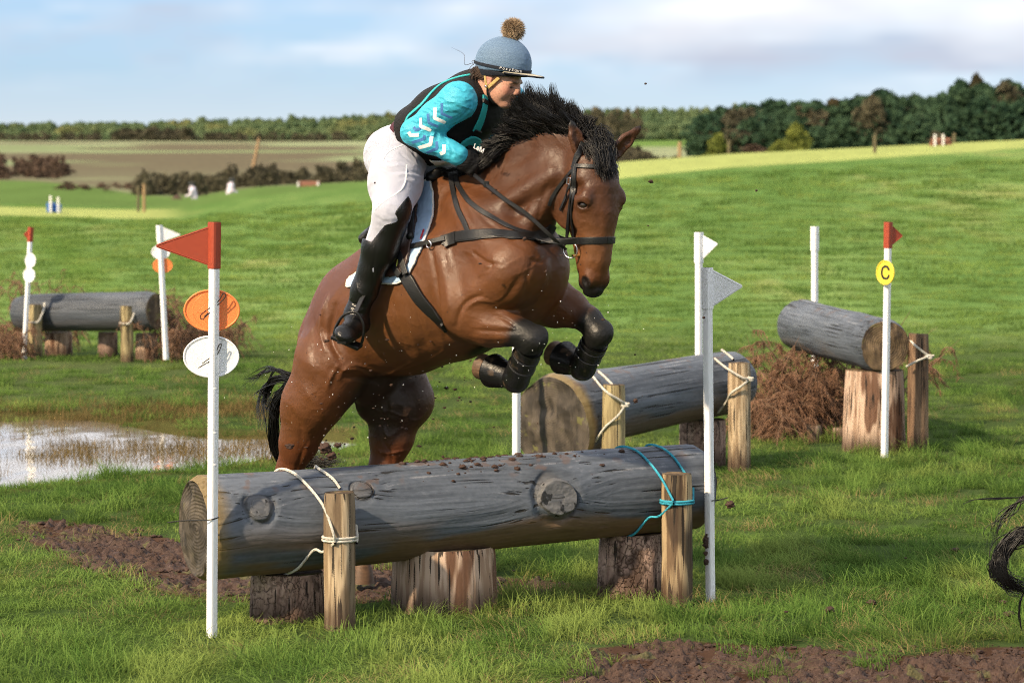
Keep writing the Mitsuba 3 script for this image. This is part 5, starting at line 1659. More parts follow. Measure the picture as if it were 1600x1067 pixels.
# bobble on the helmet
bc = mh(-.01, .172, .0) + V(.026, 0, .034)
S = []
for _ in range(7000):
    d = unit(g.normal(size=3))
    l = .049 * (.80 + .24 * g.random())
    S.append(np.array([bc + d * .012, bc + d * l * .6 + g.normal(size=3) * .003, bc + d * l + V(0, 0, -.006) + g.normal(size=3) * .006]))
part(rider, 'bobble', hair(S, .0013), 'bobble_fur', True)
# ================================================================ the log jumps and their flags
def wood_noise(p, s):
    return fbm(p.x * s, p.y * s, p.z * s, 3)


def log_bsdf(c, a, knots, warm=0.5, seed=0.0, tone=1.0, ends=None):
    """Weathered, stained log: grain along the axis a through c; knots are circles of darker, ringed wood."""
    c, a = [float(x) for x in c], [float(x) for x in unit(a)]
    a3 = np.array(a)
    b3 = unit(np.cross(a3, [0, 0, 1.0])); t3 = np.cross(b3, a3)
    t3 = t3 if t3[2] > 0 else -t3

    def coords(p):
        q = [p.x - c[0], p.y - c[1], p.z - c[2]]
        s = q[0] * a[0] + q[1] * a[1] + q[2] * a[2]
        u = q[0] * b3[0] + q[1] * b3[1] + q[2] * b3[2]
        w = q[0] * t3[0] + q[1] * t3[1] + q[2] * t3[2]
        for k, r in knots:
            dx = [p.x - float(k[0]), p.y - float(k[1]), p.z - float(k[2])]
            d2 = dr.square(dx[0]) + dr.square(dx[1]) + dr.square(dx[2])
            w = w + .55 * r * dr.exp(-d2 / (r * r * 4)) * dr.select(dx[2] > 0, 1.0, -1.0)
        return s, u, w

    def grain(p):
        s, u, w = coords(p)
        g = (.72 * fbm(s * 3.0 + seed, u * 75, w * 75, 4) + .28 * fbm(p.x * 55, p.y * 55, p.z * 55, 3))
        big = fbm(s * 1.3 + seed, u * 9, w * 9, 3)
        return g, big, s, u, w

    def knot_amount(p):
        k_ = mi.Float(0.0)
        ring = mi.Float(0.0)
        for k, r in knots:
            d = dr.sqrt(dr.square(p.x - float(k[0])) + dr.square(p.y - float(k[1])) + dr.square(p.z - float(k[2])))
            d = d + r * (1.1 * fbm(p.x * 7, p.y * 7, p.z * 7, 2) - .5)
            k_ = dr.maximum(k_, smoothstep(r * 1.05, r * .85, d))
            ring = ring + dr.exp(-dr.square((d - r * .95) / (r * .10)))
        return k_, ring

    def col(p, n, uv):
        g, big, s, u, w = grain(p)
        k_, ring = knot_amount(p)
        base = mix([.040, .049, .064], [.105, .123, .154], smoothstep(.28, .74, g * .55 + big * .45))
        base = mix(base, [.26, .26, .27], .55 * smoothstep(.62, .80, g) * smoothstep(.0, .16, w))
        base = mix(base, [.012, .012, .013], smoothstep(.33, .26, fbm(s * 1.4 + seed + 5, u * 95, w * 95, 3)))          # checks
        br_ = smoothstep(.44, .64, fbm(s * 2.2 + seed + 9, u * 7, w * 7, 3) + .22 * smoothstep(-.05, -.20, w))
        base = mix(base, mix([.090, .052, .026], [.17, .105, .048], g), warm * br_ * smoothstep(.02, -.14, w))
        if ends is not None:
            for e in ends:
                de = dr.abs(s - e) + .05 * (big - .5)
                base = mix(base, mix([.13, .085, .03], [.22, .16, .055], g), .85 * smoothstep(.12, .03, de))
        base = mix(base, mix([.04, .042, .047], [.13, .128, .13], fbm(p.x * 25, p.y * 25, p.z * 60, 3)), .7 * k_)
        base = mix(base, [.016, .015, .015], .55 * dr.clip(ring, 0, 1) * smoothstep(.45, .60, wood_noise(p, 9)))
        base = mix(base, [.10, .062, .045], .55 * smoothstep(.60, .72, wood_noise(p, 17)) * smoothstep(.12, .19, w))      # mud on top
        return base * tone

    def rel(p, n, uv):
        g, big, s, u, w = grain(p)
        k_, ring = knot_amount(p)
        ck = smoothstep(.34, .26, fbm(s * 1.4 + seed + 5, u * 95, w * 95, 3))
        return .005 * g + .006 * big - .004 * ck - .006 * dr.clip(ring, 0, 1)

    return {'type': 'bumpmap', 'arbitrary': proc(rel, 1.5e-3), 'scale': 1.0, 'bsdf': {'type': 'principled', 'base_color': proc(col), 'roughness': proc(lambda p, n, uv: .45 + .35 * wood_noise(p, 12)), 'specular': .4}}


def end_bsdf(c, tone=1.0, dark=(.034, .024, .016), pale=(.15, .105, .06)):
    c = [float(x) for x in c]

    def f(p):
        d = dr.sqrt(dr.square(p.x - c[0]) + dr.square(p.y - c[1]) + dr.square(p.z - c[2]))
        n1 = fbm(p.x * 14, p.y * 14, p.z * 14, 3)
        return d, n1, .5 + .5 * dr.sin((d + .02 * n1) * 420)

    def col(p, n, uv):
        d, n1, r = f(p)
        n2 = fbm(p.x * 30, p.y * 30, p.z * 6, 4)
        k = mix(dark, pale, dr.clip(.65 * smoothstep(.35, .68, n2) + .35 * smoothstep(.4, .7, n1), 0, 1) * (.7 + .3 * r))
        k = mix(k, [.02, .016, .012], .7 * smoothstep(.50, .85, fbm(p.x * 6 + 3, p.y * 6, p.z * 4, 3)))
        return mix(k, [.13, .13, .035], .5 * smoothstep(.63, .72, fbm(p.x * 20, p.y * 20, p.z * 20 + 4, 3)) * smoothstep(.10, .2, d)) * tone

    return {'type': 'bumpmap', 'arbitrary': proc(lambda p, n, uv: .0025 * f(p)[2] + .008 * f(p)[1], 1.5e-3), 'scale': 1.0, 'bsdf': {'type': 'principled', 'base_color': proc(col), 'roughness': .7, 'specular': .3}}


def post_bsdf(light, mid, dark, seed, streak=.55, bark=False):
    def g(p):
        a = fbm(p.x * 55 + seed, p.y * 55, p.z * 3.5, 4)
        b = fbm(p.x * 13 + seed, p.y * 13, p.z * 2.0, 3)
        return a, b

    def cracks(p):
        w_ = .5 * fbm(p.x * 20, p.y * 20, p.z * 20, 2)
        w2 = 1.6 * fbm(p.x * 45, p.y * 45, p.z * 45, 3)
        f1, f2, _ = voronoi((p.x + .8 * p.y) * 46 + w2 + seed, p.z * 24 + w_ + w2)
        return f2 - f1

    def col(p, n, uv):
        a, b = g(p)
        k = mix(mid, light, smoothstep(.38, .58, a))
        k = mix(k, dark, streak * smoothstep(.50, .58, b))
        k = mix(k, [.012, .009, .007], .92 * smoothstep(.38, .33, fbm(p.x * 85 + seed, p.y * 85, p.z * 3 + 3, 3)))
        k = mix(k, [.040, .022, .014], .8 * smoothstep(.16, .02, p.z + .10 * (b - .5)))                           # wet foot
        if bark:
            x = cracks(p)
            k = mix(k, [.06, .036, .028], .8 * smoothstep(.14, .03, x) * smoothstep(.38, .52, fbm(p.x * 16, p.y * 16, p.z * 12 + 2, 2)))
            k = mix(k, [.05, .03, .022], .8 * smoothstep(.56, .66, fbm(p.x * 9 + seed, p.y * 9, p.z * 7, 3)))
        return k

    def rel(p, n, uv):
        a, b = g(p)
        r_ = .004 * a + .005 * b
        if bark:
            r_ = r_ + .009 * smoothstep(.0, .22, cracks(p))
        return r_

    return {'type': 'bumpmap', 'arbitrary': proc(rel, 1.5e-3), 'scale': 1.0, 'bsdf': {'type': 'principled', 'base_color': proc(col), 'roughness': .7, 'specular': .3}}


scene['post_pale'] = post_bsdf([.42, .33, .22], [.23, .165, .10], [.07, .045, .028], 1.0, .65)
scene['post_rotten'] = post_bsdf([.36, .27, .16], [.14, .09, .052], [.035, .022, .015], 4.0, .8)
scene['post_yellow'] = post_bsdf([.34, .28, .15], [.22, .175, .09], [.12, .085, .045], 7.0, .4)
scene['post_brown'] = post_bsdf([.22, .14, .085], [.13, .08, .05], [.06, .038, .026], 9.0, .5)
scene['stump_bark'] = post_bsdf([.44, .31, .25], [.32, .21, .17], [.16, .10, .075], 2.0, .5, True)
scene['stump_bare'] = post_bsdf([.46, .34, .26], [.30, .20, .14], [.10, .045, .024], 5.0, .9)
scene['post_top'] = end_bsdf((0, 0, 0), 1.1)
scene['white_rope'] = {'type': 'bumpmap', 'arbitrary': proc(lambda p, n, uv: .0012 * dr.sin((p.x + p.y + p.z) * 900), 4e-4), 'scale': 1.0, 'bsdf': {'type': 'principled', 'base_color': proc(lambda p, n, uv: mix([.42, .39, .33], [.70, .68, .62], wood_noise(p, 40))), 'roughness': .85}}
scene['grey_rope'] = {'type': 'principled', 'base_color': {'type': 'rgb', 'value': [.22, .22, .21]}, 'roughness': .85}
scene['blue_rope'] = {'type': 'bumpmap', 'arbitrary': proc(lambda p, n, uv: .0012 * dr.sin((p.x + p.y + p.z) * 900), 4e-4), 'scale': 1.0, 'bsdf': {'type': 'principled', 'base_color': proc(lambda p, n, uv: mix([.02, .27, .40], [.06, .42, .56], wood_noise(p, 40))), 'roughness': .7}}


def trunk_mesh(a, b, ra, rb, seed, n=64, m=90, bump=.03, flare=0.0, sag=0.0, knots=(), fdir=None):
    """A log from a to b (open at the ends), and its two end loops."""
    a, b = np.asarray(a, float), np.asarray(b, float)
    ax = unit(b - a); L = np.linalg.norm(b - a)
    e1 = unit(np.cross(ax, [0, 0, 1.0] if abs(ax[2]) < .9 else [0, 1.0, 0])); e2 = np.cross(e1, ax)
    s = np.linspace(0, 1, m); th = np.arange(n) * 2 * np.pi / n
    S, TH = np.meshgrid(s, th, indexing='ij')
    dirs = np.cos(TH)[..., None] * e1 + np.sin(TH)[..., None] * e2
    r = ra + (rb - ra) * S + flare * np.exp(-S * L / .22) * (1 if fdir is None else np.clip(1 + .95 * (dirs @ unit(fdir)), 0, 2))
    q = np.stack([np.cos(TH) * 1.2 + 5, np.sin(TH) * 1.2 + 5, S * L * 1.3 + seed], -1)
    r = r * (1 + bump * 4 * (meshkit.fbm(q, 3, seed) - .5))
    r = r + .010 * (meshkit.fbm(np.stack([np.cos(TH) * 5 + 9, np.sin(TH) * 5 + 9, S * L * 1.5], -1), 3, seed + 1) - .5)
    c = a + (b - a) * S[..., None] - np.array([0, 0, sag]) * (np.sin(np.pi * S) ** 2)[..., None]
    P = c + dirs * r[..., None]
    for k, rad, h in knots:
        d = np.linalg.norm(P - k, axis=-1)
        P = P + dirs * (h * np.exp(-(d / (rad * 1.5)) ** 2) - .55 * h * np.exp(-((d - rad * .95) / (rad * .16)) ** 2))[..., None]
    rr_ = .022 if L > 1.2 else .004
    rnd = np.r_[np.linspace(rr_, 0, 4), np.zeros(m - 8), np.linspace(0, rr_, 4)]
    P = P - dirs * rnd[:, None, None]
    v = P.reshape(-1, 3)
    i, j = np.meshgrid(np.arange(m - 1), np.arange(n), indexing='ij')
    f = np.stack([i * n + j, (i + 1) * n + j, (i + 1) * n + (j + 1) % n, i * n + (j + 1) % n], -1).reshape(-1, 4)
    return outward(v, np.vstack([f[:, [0, 1, 2]], f[:, [0, 2, 3]]])), P[0], P[-1]


def cap_mesh(loop, out, depth=.012, seed=0, hollow=None):
    """The sawn end inside a loop: rings of vertices, a little dished and uneven."""
    loop = np.asarray(loop); c = loop.mean(0); n = len(loop); out = unit(out)
    ks = np.r_[1.0, np.linspace(.97, .04, 12)]
    rows = []
    for k in ks:
        p = c + (loop - c) * k
        h = depth * (meshkit.fbm(p * 9, 3, seed) - .5) * 2 * (k < .99)
        if hollow is not None:
            h = h - hollow[1] * np.exp(-(np.linalg.norm(p - hollow[0], axis=1) / hollow[2]) ** 2) * (k < .99)
        rows.append(p + out * h[:, None])
    v = np.vstack(rows + [c[None]])
    i, j = np.meshgrid(np.arange(len(ks) - 1), np.arange(n), indexing='ij')
    f = np.stack([i * n + j, (i + 1) * n + j, (i + 1) * n + (j + 1) % n, i * n + (j + 1) % n], -1).reshape(-1, 4)
    f = np.vstack([f[:, [0, 1, 2]], f[:, [0, 2, 3]], np.stack([np.arange(n) + (len(ks) - 1) * n, np.full(n, len(v) - 1), (np.arange(n) + 1) % n + (len(ks) - 1) * n], 1)])
    fn = np.cross(v[f[:, 1]] - v[f[:, 0]], v[f[:, 2]] - v[f[:, 0]]).sum(0)
    return trimesh.Trimesh(v, f if fn @ out > 0 else f[:, ::-1], process=False)


def upright(parent, name, px0, px1, top, Y, bsdf, seed, below=.12, lean=0.0, taper=.04, n=28, bump=.02, topb='post_top', rough_top=.012, flare=0.0):
    """A post or stump seen between px0 and px1, standing at depth Y, its top at pixel row top."""
    cpx = (px0 + px1) / 2
    T_ = at(cpx, top, Y)
    r = (px1 - px0) / 2 * Y / FPX
    G_ = np.array([T_[0] - lean, Y, float(height(T_[0], Y))])
    m, lo, hi = trunk_mesh(np.array([G_[0], G_[1], G_[2] - below]), T_, r * (1 + taper) + flare, r, seed, n=n, m=34, bump=bump)
    k = part(parent, name, m, bsdf, True)
    part(k, 'sawn_top', cap_mesh(hi, V(0, 0, 1), rough_top, seed), topb, 40)
    return T_, r, m


def rope_round(parent, log, post_c, post_r, tie_z, over, mat, r=.0065, tail=None, wraps=2, side=1):
    """A rope from over the log down to a binding round the post and away under the log."""
    for w in range(wraps):
        a = np.linspace(0, 2 * np.pi, 25)
        part(parent, 'rope_binding', tube([post_c + (post_r + r) * (math.cos(x) * V(1, 0, 0) + math.sin(x) * V(0, 1, 0)) + V(0, 0, tie_z + w * r * 1.9 - post_c[2]) for x in a], r, 7), mat, True)
    for pts in over:
        part(parent, 'rope', tube(spline(pts, 40), r, 7), mat, True)


# ---------------------------------------------------------------- nearest jump
L0, L1 = at(304, 827, 13.60), at(1092, 758, 14.60)
ax1 = unit(L1 - L0)
frontN = unit(np.cross([0, 0, 1.0], ax1)); frontN = frontN if frontN[1] < 0 else -frontN


def on_log(px, py, A=L0, B=L1, r0=.222, r1=.194):
    """Roughly where the sight line meets the log."""
    d = unit(ray(px, py)); ax_ = unit(B - A)
    o = EYE - A
    dp, op = d - ax_ * (d @ ax_), o - ax_ * (o @ ax_)
    a_, b_ = dp @ dp, 2 * dp @ op
    r = r0 + (r1 - r0) * np.clip(((EYE + d * 14 - A) @ ax_) / np.linalg.norm(B - A), 0, 1)
    disc = b_ * b_ - 4 * a_ * (op @ op - r * r)
    t = (-b_ - math.sqrt(max(disc, 0))) / (2 * a_)
    return EYE + d * t


KN = [(on_log(868, 778), .105, .030), (on_log(566, 767), .055, .012), (on_log(404, 795), .075, .022)]
jump1 = thing('log_jump', 'nearest grey log jump under the horse, tied with white and blue ropes', 'log jump', None)
lm, e0, e1_ = trunk_mesh(L0, L1, .222, .192, 11, n=96, m=200, bump=.022, flare=.004, knots=[(k, r, h) for k, r, h in KN])
scene['log_wood'] = log_bsdf(L0, L1 - L0, [(k, r) for k, r, h in KN], .9, 0.0, 1.0, ends=[.0])
scene['log_end'] = end_bsdf(L0, .8, (.034, .030, .026), (.13, .11, .085))
log1 = part(jump1, 'log', lm, 'log_wood', True)
part(log1, 'sawn_end', cap_mesh(e0, -ax1, .03, 3, (at(322, 790, 13.5), .10, .10)), 'log_end', 40)
part(log1, 'sawn_end', cap_mesh(e1_, ax1, .02, 5), 'log_end', 40)
upright(jump1, 'stump', 392, 506, 893, 13.86, 'stump_bark', 21, flare=.014, bump=.03)
upright(jump1, 'stump', 612, 774, 852, 14.12, 'stump_bare', 23, flare=.004, bump=.03, n=14)
upright(jump1, 'stump', 938, 1036, 832, 14.50, 'stump_bark', 25, flare=.016, bump=.03)
P1, r1, _ = upright(jump1, 'post', 506, 555, 769, 13.54, 'post_pale', 31)
P2, r2, _ = upright(jump1, 'post', 1034, 1082, 740, 14.24, 'post_rotten', 33, rough_top=.03, bump=.03)


def over_log(pxs, lift=.008):
    P = [on_log(*q) for q in pxs]
    ax_ = ax1
    out = []
    for p in P:
        c = L0 + ax_ * ((p - L0) @ ax_)
        out.append(p + unit(p - c) * lift)
    return out


def back_over(px, ang, lift=.008):
    """A point of the log's surface round its top and back, ang degrees from the front."""
    p = on_log(px, 800)
    s = (p - L0) @ ax1
    c = L0 + ax1 * s
    r = .222 + (.192 - .222) * s / np.linalg.norm(L1 - L0) + lift
    a = math.radians(ang)
    return c + r * (math.cos(a) * frontN + math.sin(a) * V(0, 0, 1))


tz = at(530, 843, 13.54)[2]
rope_round(jump1, lm, P1, r1, tz, [[back_over(465, 150), back_over(468, 110, .010), back_over(474, 75, .010), back_over(486, 48, .012), at(505, 790, 13.53), at(520, 830, 13.455), at(523, 846, 13.462)],
                                   [at(557, 848, 13.52), at(558, 838, 13.55), at(556, 820, 13.60)],
                                   [at(523, 848, 13.46), at(505, 862, 13.56), back_over(490, -28, .010), back_over(475, -55, .010), back_over(468, -85, .010)],
                                   [back_over(545, 150), back_over(530, 110, .010), back_over(520, 80, .010), back_over(530, 55, .010), back_over(536, 40, .010)]], 'white_rope', .0062)
tz = at(1058, 785, 14.24)[2]
rope_round(jump1, lm, P2, r2, tz, [[back_over(1000, 150), back_over(1004, 110, .008), back_over(1010, 75, .008), back_over(1018, 50, .010), at(1032, 745, 14.22), at(1052, 782, 14.155)],
                                   [at(1083, 785, 14.22), at(1083, 775, 14.24), at(1083, 762, 14.28)],
                                   [at(1052, 786, 14.155), at(1030, 806, 14.24), back_over(1015, -30, .010), back_over(1005, -60, .010), back_over(1000, -90, .010)],
                                   [back_over(1060, 150), back_over(1050, 110, .008), back_over(1052, 75, .008), back_over(1060, 50, .010), back_over(1070, 25, .008)]], 'blue_rope', .0055, wraps=2)
scene['knot_wood'] = {'type': 'bumpmap', 'arbitrary': proc(lambda p, n, uv: .006 * fbm(p.x * 60, p.y * 60, p.z * 60, 4), 1.5e-3), 'scale': 1.0, 'bsdf': {'type': 'principled', 'base_color': proc(
    lambda p, n, uv: mix(mix([.045, .047, .052], [.15, .15, .155], fbm(p.x * 24, p.y * 24, p.z * 70, 4)), [.010, .010, .010], smoothstep(.40, .33, fbm(p.x * 36, p.y * 36, p.z * 20 + 5, 3)))), 'roughness': .6}}
scene['knot_hole'] = {'type': 'principled', 'base_color': proc(lambda p, n, uv: mix([.008, .007, .006], [.05, .042, .034], fbm(p.x * 40, p.y * 40, p.z * 60, 3))), 'roughness': .8}
for (kc, kr, kh), (sc_, up_, mt_) in zip(KN, ((.80, .026, 'knot_wood'), (.80, .010, 'knot_hole'), (.62, .018, 'knot_wood'))):
    cc = L0 + ax1 * ((kc - L0) @ ax1)
    nn_ = unit(kc - cc); u_ = ax1; w_ = np.cross(nn_, u_)
    th_ = np.arange(40) * 2 * np.pi / 40
    rr_ = kr * sc_ * (1 + .16 * (meshkit.fbm(np.stack([np.cos(th_) * 1.3 + 3, np.sin(th_) * 1.3 + kr * 60, th_ * 0], -1), 3, 5) - .5) * 2)
    loop = kc + nn_ * up_ + np.cos(th_)[:, None] * u_ * rr_[:, None] + np.sin(th_)[:, None] * w_ * (rr_ * .9)[:, None]
    back = loop - nn_ * .03 + (loop - kc) * .15
    rimv = np.vstack([loop, back]); jj = np.arange(40)
    rimf = np.vstack([np.stack([jj, (jj + 1) % 40, (jj + 1) % 40 + 40], 1), np.stack([jj, (jj + 1) % 40 + 40, jj + 40], 1)])
    part(log1, 'knot', cat(cap_mesh(loop, nn_, .008, 4, None if mt_ == 'knot_wood' else (kc, .03, .06)), outward(rimv, rimf)), mt_, 50)
# mud carried onto the log
g = np.random.default_rng(8)
crumbs = []
for _ in range(150):
    s = g.random()
    u = np.clip(.50 + .14 * s + .09 * g.normal(), .02, .98)
    a = math.radians(85 + 22 * g.normal())
    c = L0 + (L1 - L0) * u
    r = .222 - .03 * u
    rr = .003 + .013 * g.random() ** 3
    crumbs.append(place(clod(rr, int(g.integers(5))), None, c + (r + rr * .2) * (math.cos(a) * frontN + math.sin(a) * V(0, 0, 1))))
part(jump1, 'mud_on_log', cat(crumbs), 'clod_earth', True, kind='stuff')

# ---------------------------------------------------------------- second jump
A2, B2 = at(862, 646, 19.55), at(1150, 596, 20.9)
jump2 = thing('log_jump', 'grey log jump with a broad dark sawn end, behind the front hooves of the horse', 'log jump')
lm2, f0, f1 = trunk_mesh(A2, B2, .225, .20, 14, n=72, m=110, bump=.035, flare=.085, fdir=V(-.3, -.3, -1))
scene['log_wood_second'] = log_bsdf(A2, B2 - A2, [], .6, 3.7, 1.05, ends=[.0])
scene['log_end_second'] = end_bsdf(A2, 1.3, (.026, .022, .018), (.085, .070, .055))
l2 = part(jump2, 'log', lm2, 'log_wood_second', True)
part(l2, 'sawn_end', cap_mesh(f0, A2 - B2, .03, 7), 'log_end_second', 40)
part(l2, 'sawn_end', cap_mesh(f1, B2 - A2, .02, 8), 'log_end_second', 40)
upright(jump2, 'stump', 1062, 1134, 655, 20.75, 'stump_bark', 27)
upright(jump2, 'stump', 885, 975, 690, 19.85, 'stump_bark', 29)
Q1, q1, _ = upright(jump2, 'post', 941, 977, 601, 19.42, 'post_yellow', 35)
Q2, q2, _ = upright(jump2, 'post', 1138, 1173, 567, 20.38, 'post_pale', 37)
for Pq, rq, pts in ((Q1, q1, [[(922, 583, 19.62), (945, 610, 19.33), (968, 625, 19.32), (978, 632, 19.36)], [(935, 580, 19.7), (948, 592, 19.6), (958, 602, 19.52)], [(978, 632, 19.36), (965, 650, 19.33), (945, 668, 19.36), (930, 690, 19.45)]]),
                    (Q2, q2, [[(1116, 560, 20.6), (1135, 575, 20.33), (1160, 590, 20.28), (1172, 592, 20.32)], [(1172, 592, 20.32), (1160, 602, 20.28), (1142, 615, 20.30), (1135, 628, 20.42), (1122, 645, 20.55)], [(1127, 546, 20.6), (1140, 556, 20.55), (1146, 562, 20.5)]])):
    for p in pts:
        part(jump2, 'rope', tube(spline([at(*q) for q in p], 24), .0075, 6), 'white_rope', True)
    part(jump2, 'rope_knot', place(clod(.024, 3), None, at(*pts[0][-1])), 'white_rope', True)

# ---------------------------------------------------------------- third jump
A3, B3 = at(1383, 541, 21.55), at(1248, 507, 23.7)
jump3 = thing('log_jump', 'blue grey log jump at right seen nearly end on, brown brush beside it', 'log jump')
lm3, f0, f1 = trunk_mesh(A3, B3, .180, .185, 17, n=64, m=80, bump=.035, flare=.01)
scene['log_wood_third'] = log_bsdf(A3, B3 - A3, [], .25, 8.1, .95)
scene['log_end_third'] = end_bsdf(A3, 1.2)
l3 = part(jump3, 'log', lm3, 'log_wood_third', True)
part(l3, 'sawn_end', cap_mesh(f0, A3 - B3, .02, 9), 'log_end_third', 40)
part(l3, 'sawn_end', cap_mesh(f1, B3 - A3, .02, 10), 'log_end_third', 40)
upright(jump3, 'stump', 1319, 1412, 578, 21.75, 'stump_bare', 41, flare=.01, bump=.04, n=16)
upright(jump3, 'stump', 1240, 1300, 595, 23.3, 'stump_bare', 43, flare=.01)
R1, q3, _ = upright(jump3, 'post', 1419, 1451, 522, 21.6, 'post_brown', 45)
for p in ([(1419, 527, 21.62), (1430, 540, 21.52), (1452, 557, 21.54)], [(1452, 557, 21.54), (1435, 563, 21.48), (1416, 573, 21.5)]):
    part(jump3, 'rope', tube(spline([at(*q) for q in p], 20), .008, 6), 'white_rope', True)
part(jump3, 'rope_knot', place(clod(.026, 4), None, at(1452, 557, 21.54)), 'white_rope', True)

# ---------------------------------------------------------------- far jump on the left
A4, B4 = at(32, 489, 31.9), at(245, 486, 31.0)
jump4 = thing('log_jump', 'dark grey log jump far left between brown brush, on two posts', 'log jump')
lm4, f0, f1 = trunk_mesh(A4, B4, .185, .19, 19, n=48, m=50, bump=.012)
scene['log_wood_fourth'] = log_bsdf(A4, B4 - A4, [], .15, 12.3, .78)
l4 = part(jump4, 'log', lm4, 'log_wood_fourth', True)
part(l4, 'sawn_end', cap_mesh(f0, A4 - B4, .01, 9), 'log_end_third', 40)
part(l4, 'sawn_end', cap_mesh(f1, B4 - A4, .01, 10), 'log_end_third', 40)
for x0, x1, t_, Y_, b_ in ((70, 113, 519, 31.9, 'stump_bare'), (153, 184, 519, 31.6, 'stump_bark'), (212, 246, 521, 31.4, 'stump_bare')):
    upright(jump4, 'stump', x0, x1, t_, Y_, b_, x0, n=20)
for x0, x1, t_, Y_ in ((44, 66, 476, 31.45), (188, 208, 478, 30.95)):
    upright(jump4, 'post', x0, x1, t_, Y_, 'post_yellow', x0, n=20)
    c = (x0 + x1) / 2
    part(jump4, 'rope', tube(spline([at(c - 11, t_ + 27, Y_ - .05), at(c, t_ + 28, Y_ - .09), at(c + 6, t_ + 25, Y_ - .08), at(c + 13, t_ + 8, Y_ - .02), at(c + 16, t_ - 10, Y_ + .2)], 20), .012, 6), 'white_rope', True)

# ---------------------------------------------------------------- flags
def plastic(c, rough=.35, wear=.2):
    return {'type': 'principled', 'base_color': proc(lambda p, n, uv: mix(c, [.16, .12, .09], wear * smoothstep(.60, .74, fbm(p.x * 24, p.y * 24, p.z * 24, 4)))), 'roughness': rough, 'specular': .4}


scene['white_plastic'] = {'type': 'principled', 'base_color': {'type': 'rgb', 'value': [.76, .77, .80]}, 'roughness': .38, 'specular': .4}
scene['red_plastic'] = plastic([.30, .050, .023], .45, .10)
scene['orange_plastic'] = plastic([.80, .22, .065], .38, .05)
scene['yellow_plastic'] = plastic([.75, .58, .06], .4, .05)
scene['letter_black'] = {'type': 'twosided', 'bsdf': {'type': 'principled', 'base_color': {'type': 'rgb', 'value': [.008, .012, .012]}, 'roughness': .5}}
scene['black_elastic'] = {'type': 'principled', 'base_color': {'type': 'rgb', 'value': [.010, .010, .011]}, 'roughness': .7}


def slab(outline, c, ex, ey, th, bevel=.003):
    """A flat outline (metres, in the plane of ex and ey about c) as a bevelled slab of thickness th."""
    pg = Polygon(outline)
    ez = np.cross(ex, ey)
    inner = pg.buffer(-bevel)
    out = []
    a = trimesh.creation.extrude_polygon(pg, th - 2 * bevel, engine='earcut'); a.apply_translation([0, 0, -(th - 2 * bevel) / 2])
    b = trimesh.creation.extrude_polygon(inner, th, engine='earcut'); b.apply_translation([0, 0, -th / 2])
    return place(cat(a, b), basis(ex, ey, ez), c)


def flag_pole(label, top, base, w, Y, sleeve=None, flag=None, colour='white_plastic', group=None, name='flag_pole', joints=()):
    """A plastic course flag: pole, sleeve and triangle. top, base: pixels of the pole's ends; sleeve: pixel rows; flag: the tip's pixel."""
    t = thing(name, label, 'flag' if flag else 'pole', group)
    A, B = at(*top, Y), at(*base, Y)
    B = B + unit(B - A) * .06
    u = unit(A - B)
    r = w / 2 * Y / FPX
    prof = [(r * math.cos(a) * (1 + .10 * math.cos(4 * a)), r * math.sin(a) * (1 + .10 * math.cos(4 * a))) for a in np.arange(16) * np.pi / 8]
    part(t, 'pole', sweep([B, (A + B) / 2, A], prof, V(1, 0, 0)), 'white_plastic', 40)
    for j in joints:
        c = at(top[0] + (base[0] - top[0]) * (j - top[1]) / (base[1] - top[1]), j, Y)
        part(t, 'joint', tube([c - u * .004, c + u * .004], r * 1.09, 14), 'white_plastic', 40)
    if sleeve:
        f = lambda row: at(top[0] + (base[0] - top[0]) * (row - top[1]) / (base[1] - top[1]), row, Y)
        s0, s1 = f(sleeve[0]), f(sleeve[1])
        part(t, 'sleeve', sweep([s1, s1 + u * .004, s0 - u * .004, s0], [(x * 1.22, y * 1.22) for x, y in prof], V(1, 0, 0), scale=[.95, 1, 1, .95]), colour, 40)
    if flag:
        (fx, fy0, fy1), (tx, ty), turn = flag
        sx = (tx - fx) * Y / FPX
        h = (fy1 - fy0) * Y / FPX
        dirn = 1 if sx > 0 else -1
        c = at(fx, (fy0 + fy1) / 2, Y)
        ex = V(math.cos(turn), math.sin(turn), 0) * dirn
        ey = u if dirn > 0 else u
        oy = ((fy0 + fy1) / 2 - ty) * Y / FPX
        L = abs(sx) / math.cos(turn)
        tri = Polygon([(-r * .3, -h / 2), (-r * .3, h / 2), (L, oy + .002), (L, oy - .002)]).buffer(-.008).buffer(.008, quad_segs=3)
        ez = np.cross(ex, ey)
        body = slab(list(tri.exterior.coords)[:-1], c, ex, ey, .008, .0015)
        fk = part(t, 'flag', body, colour, False)
        rim = np.array(tri.buffer(-.005).exterior.coords)
        for sd in (1, -1):
            part(fk, 'raised_edge', tube([c + ex * x + ey * y + ez * sd * .0042 for x, y in rim[:-1]], .0030, 5, closed=True), colour, True)
    return t, u, r


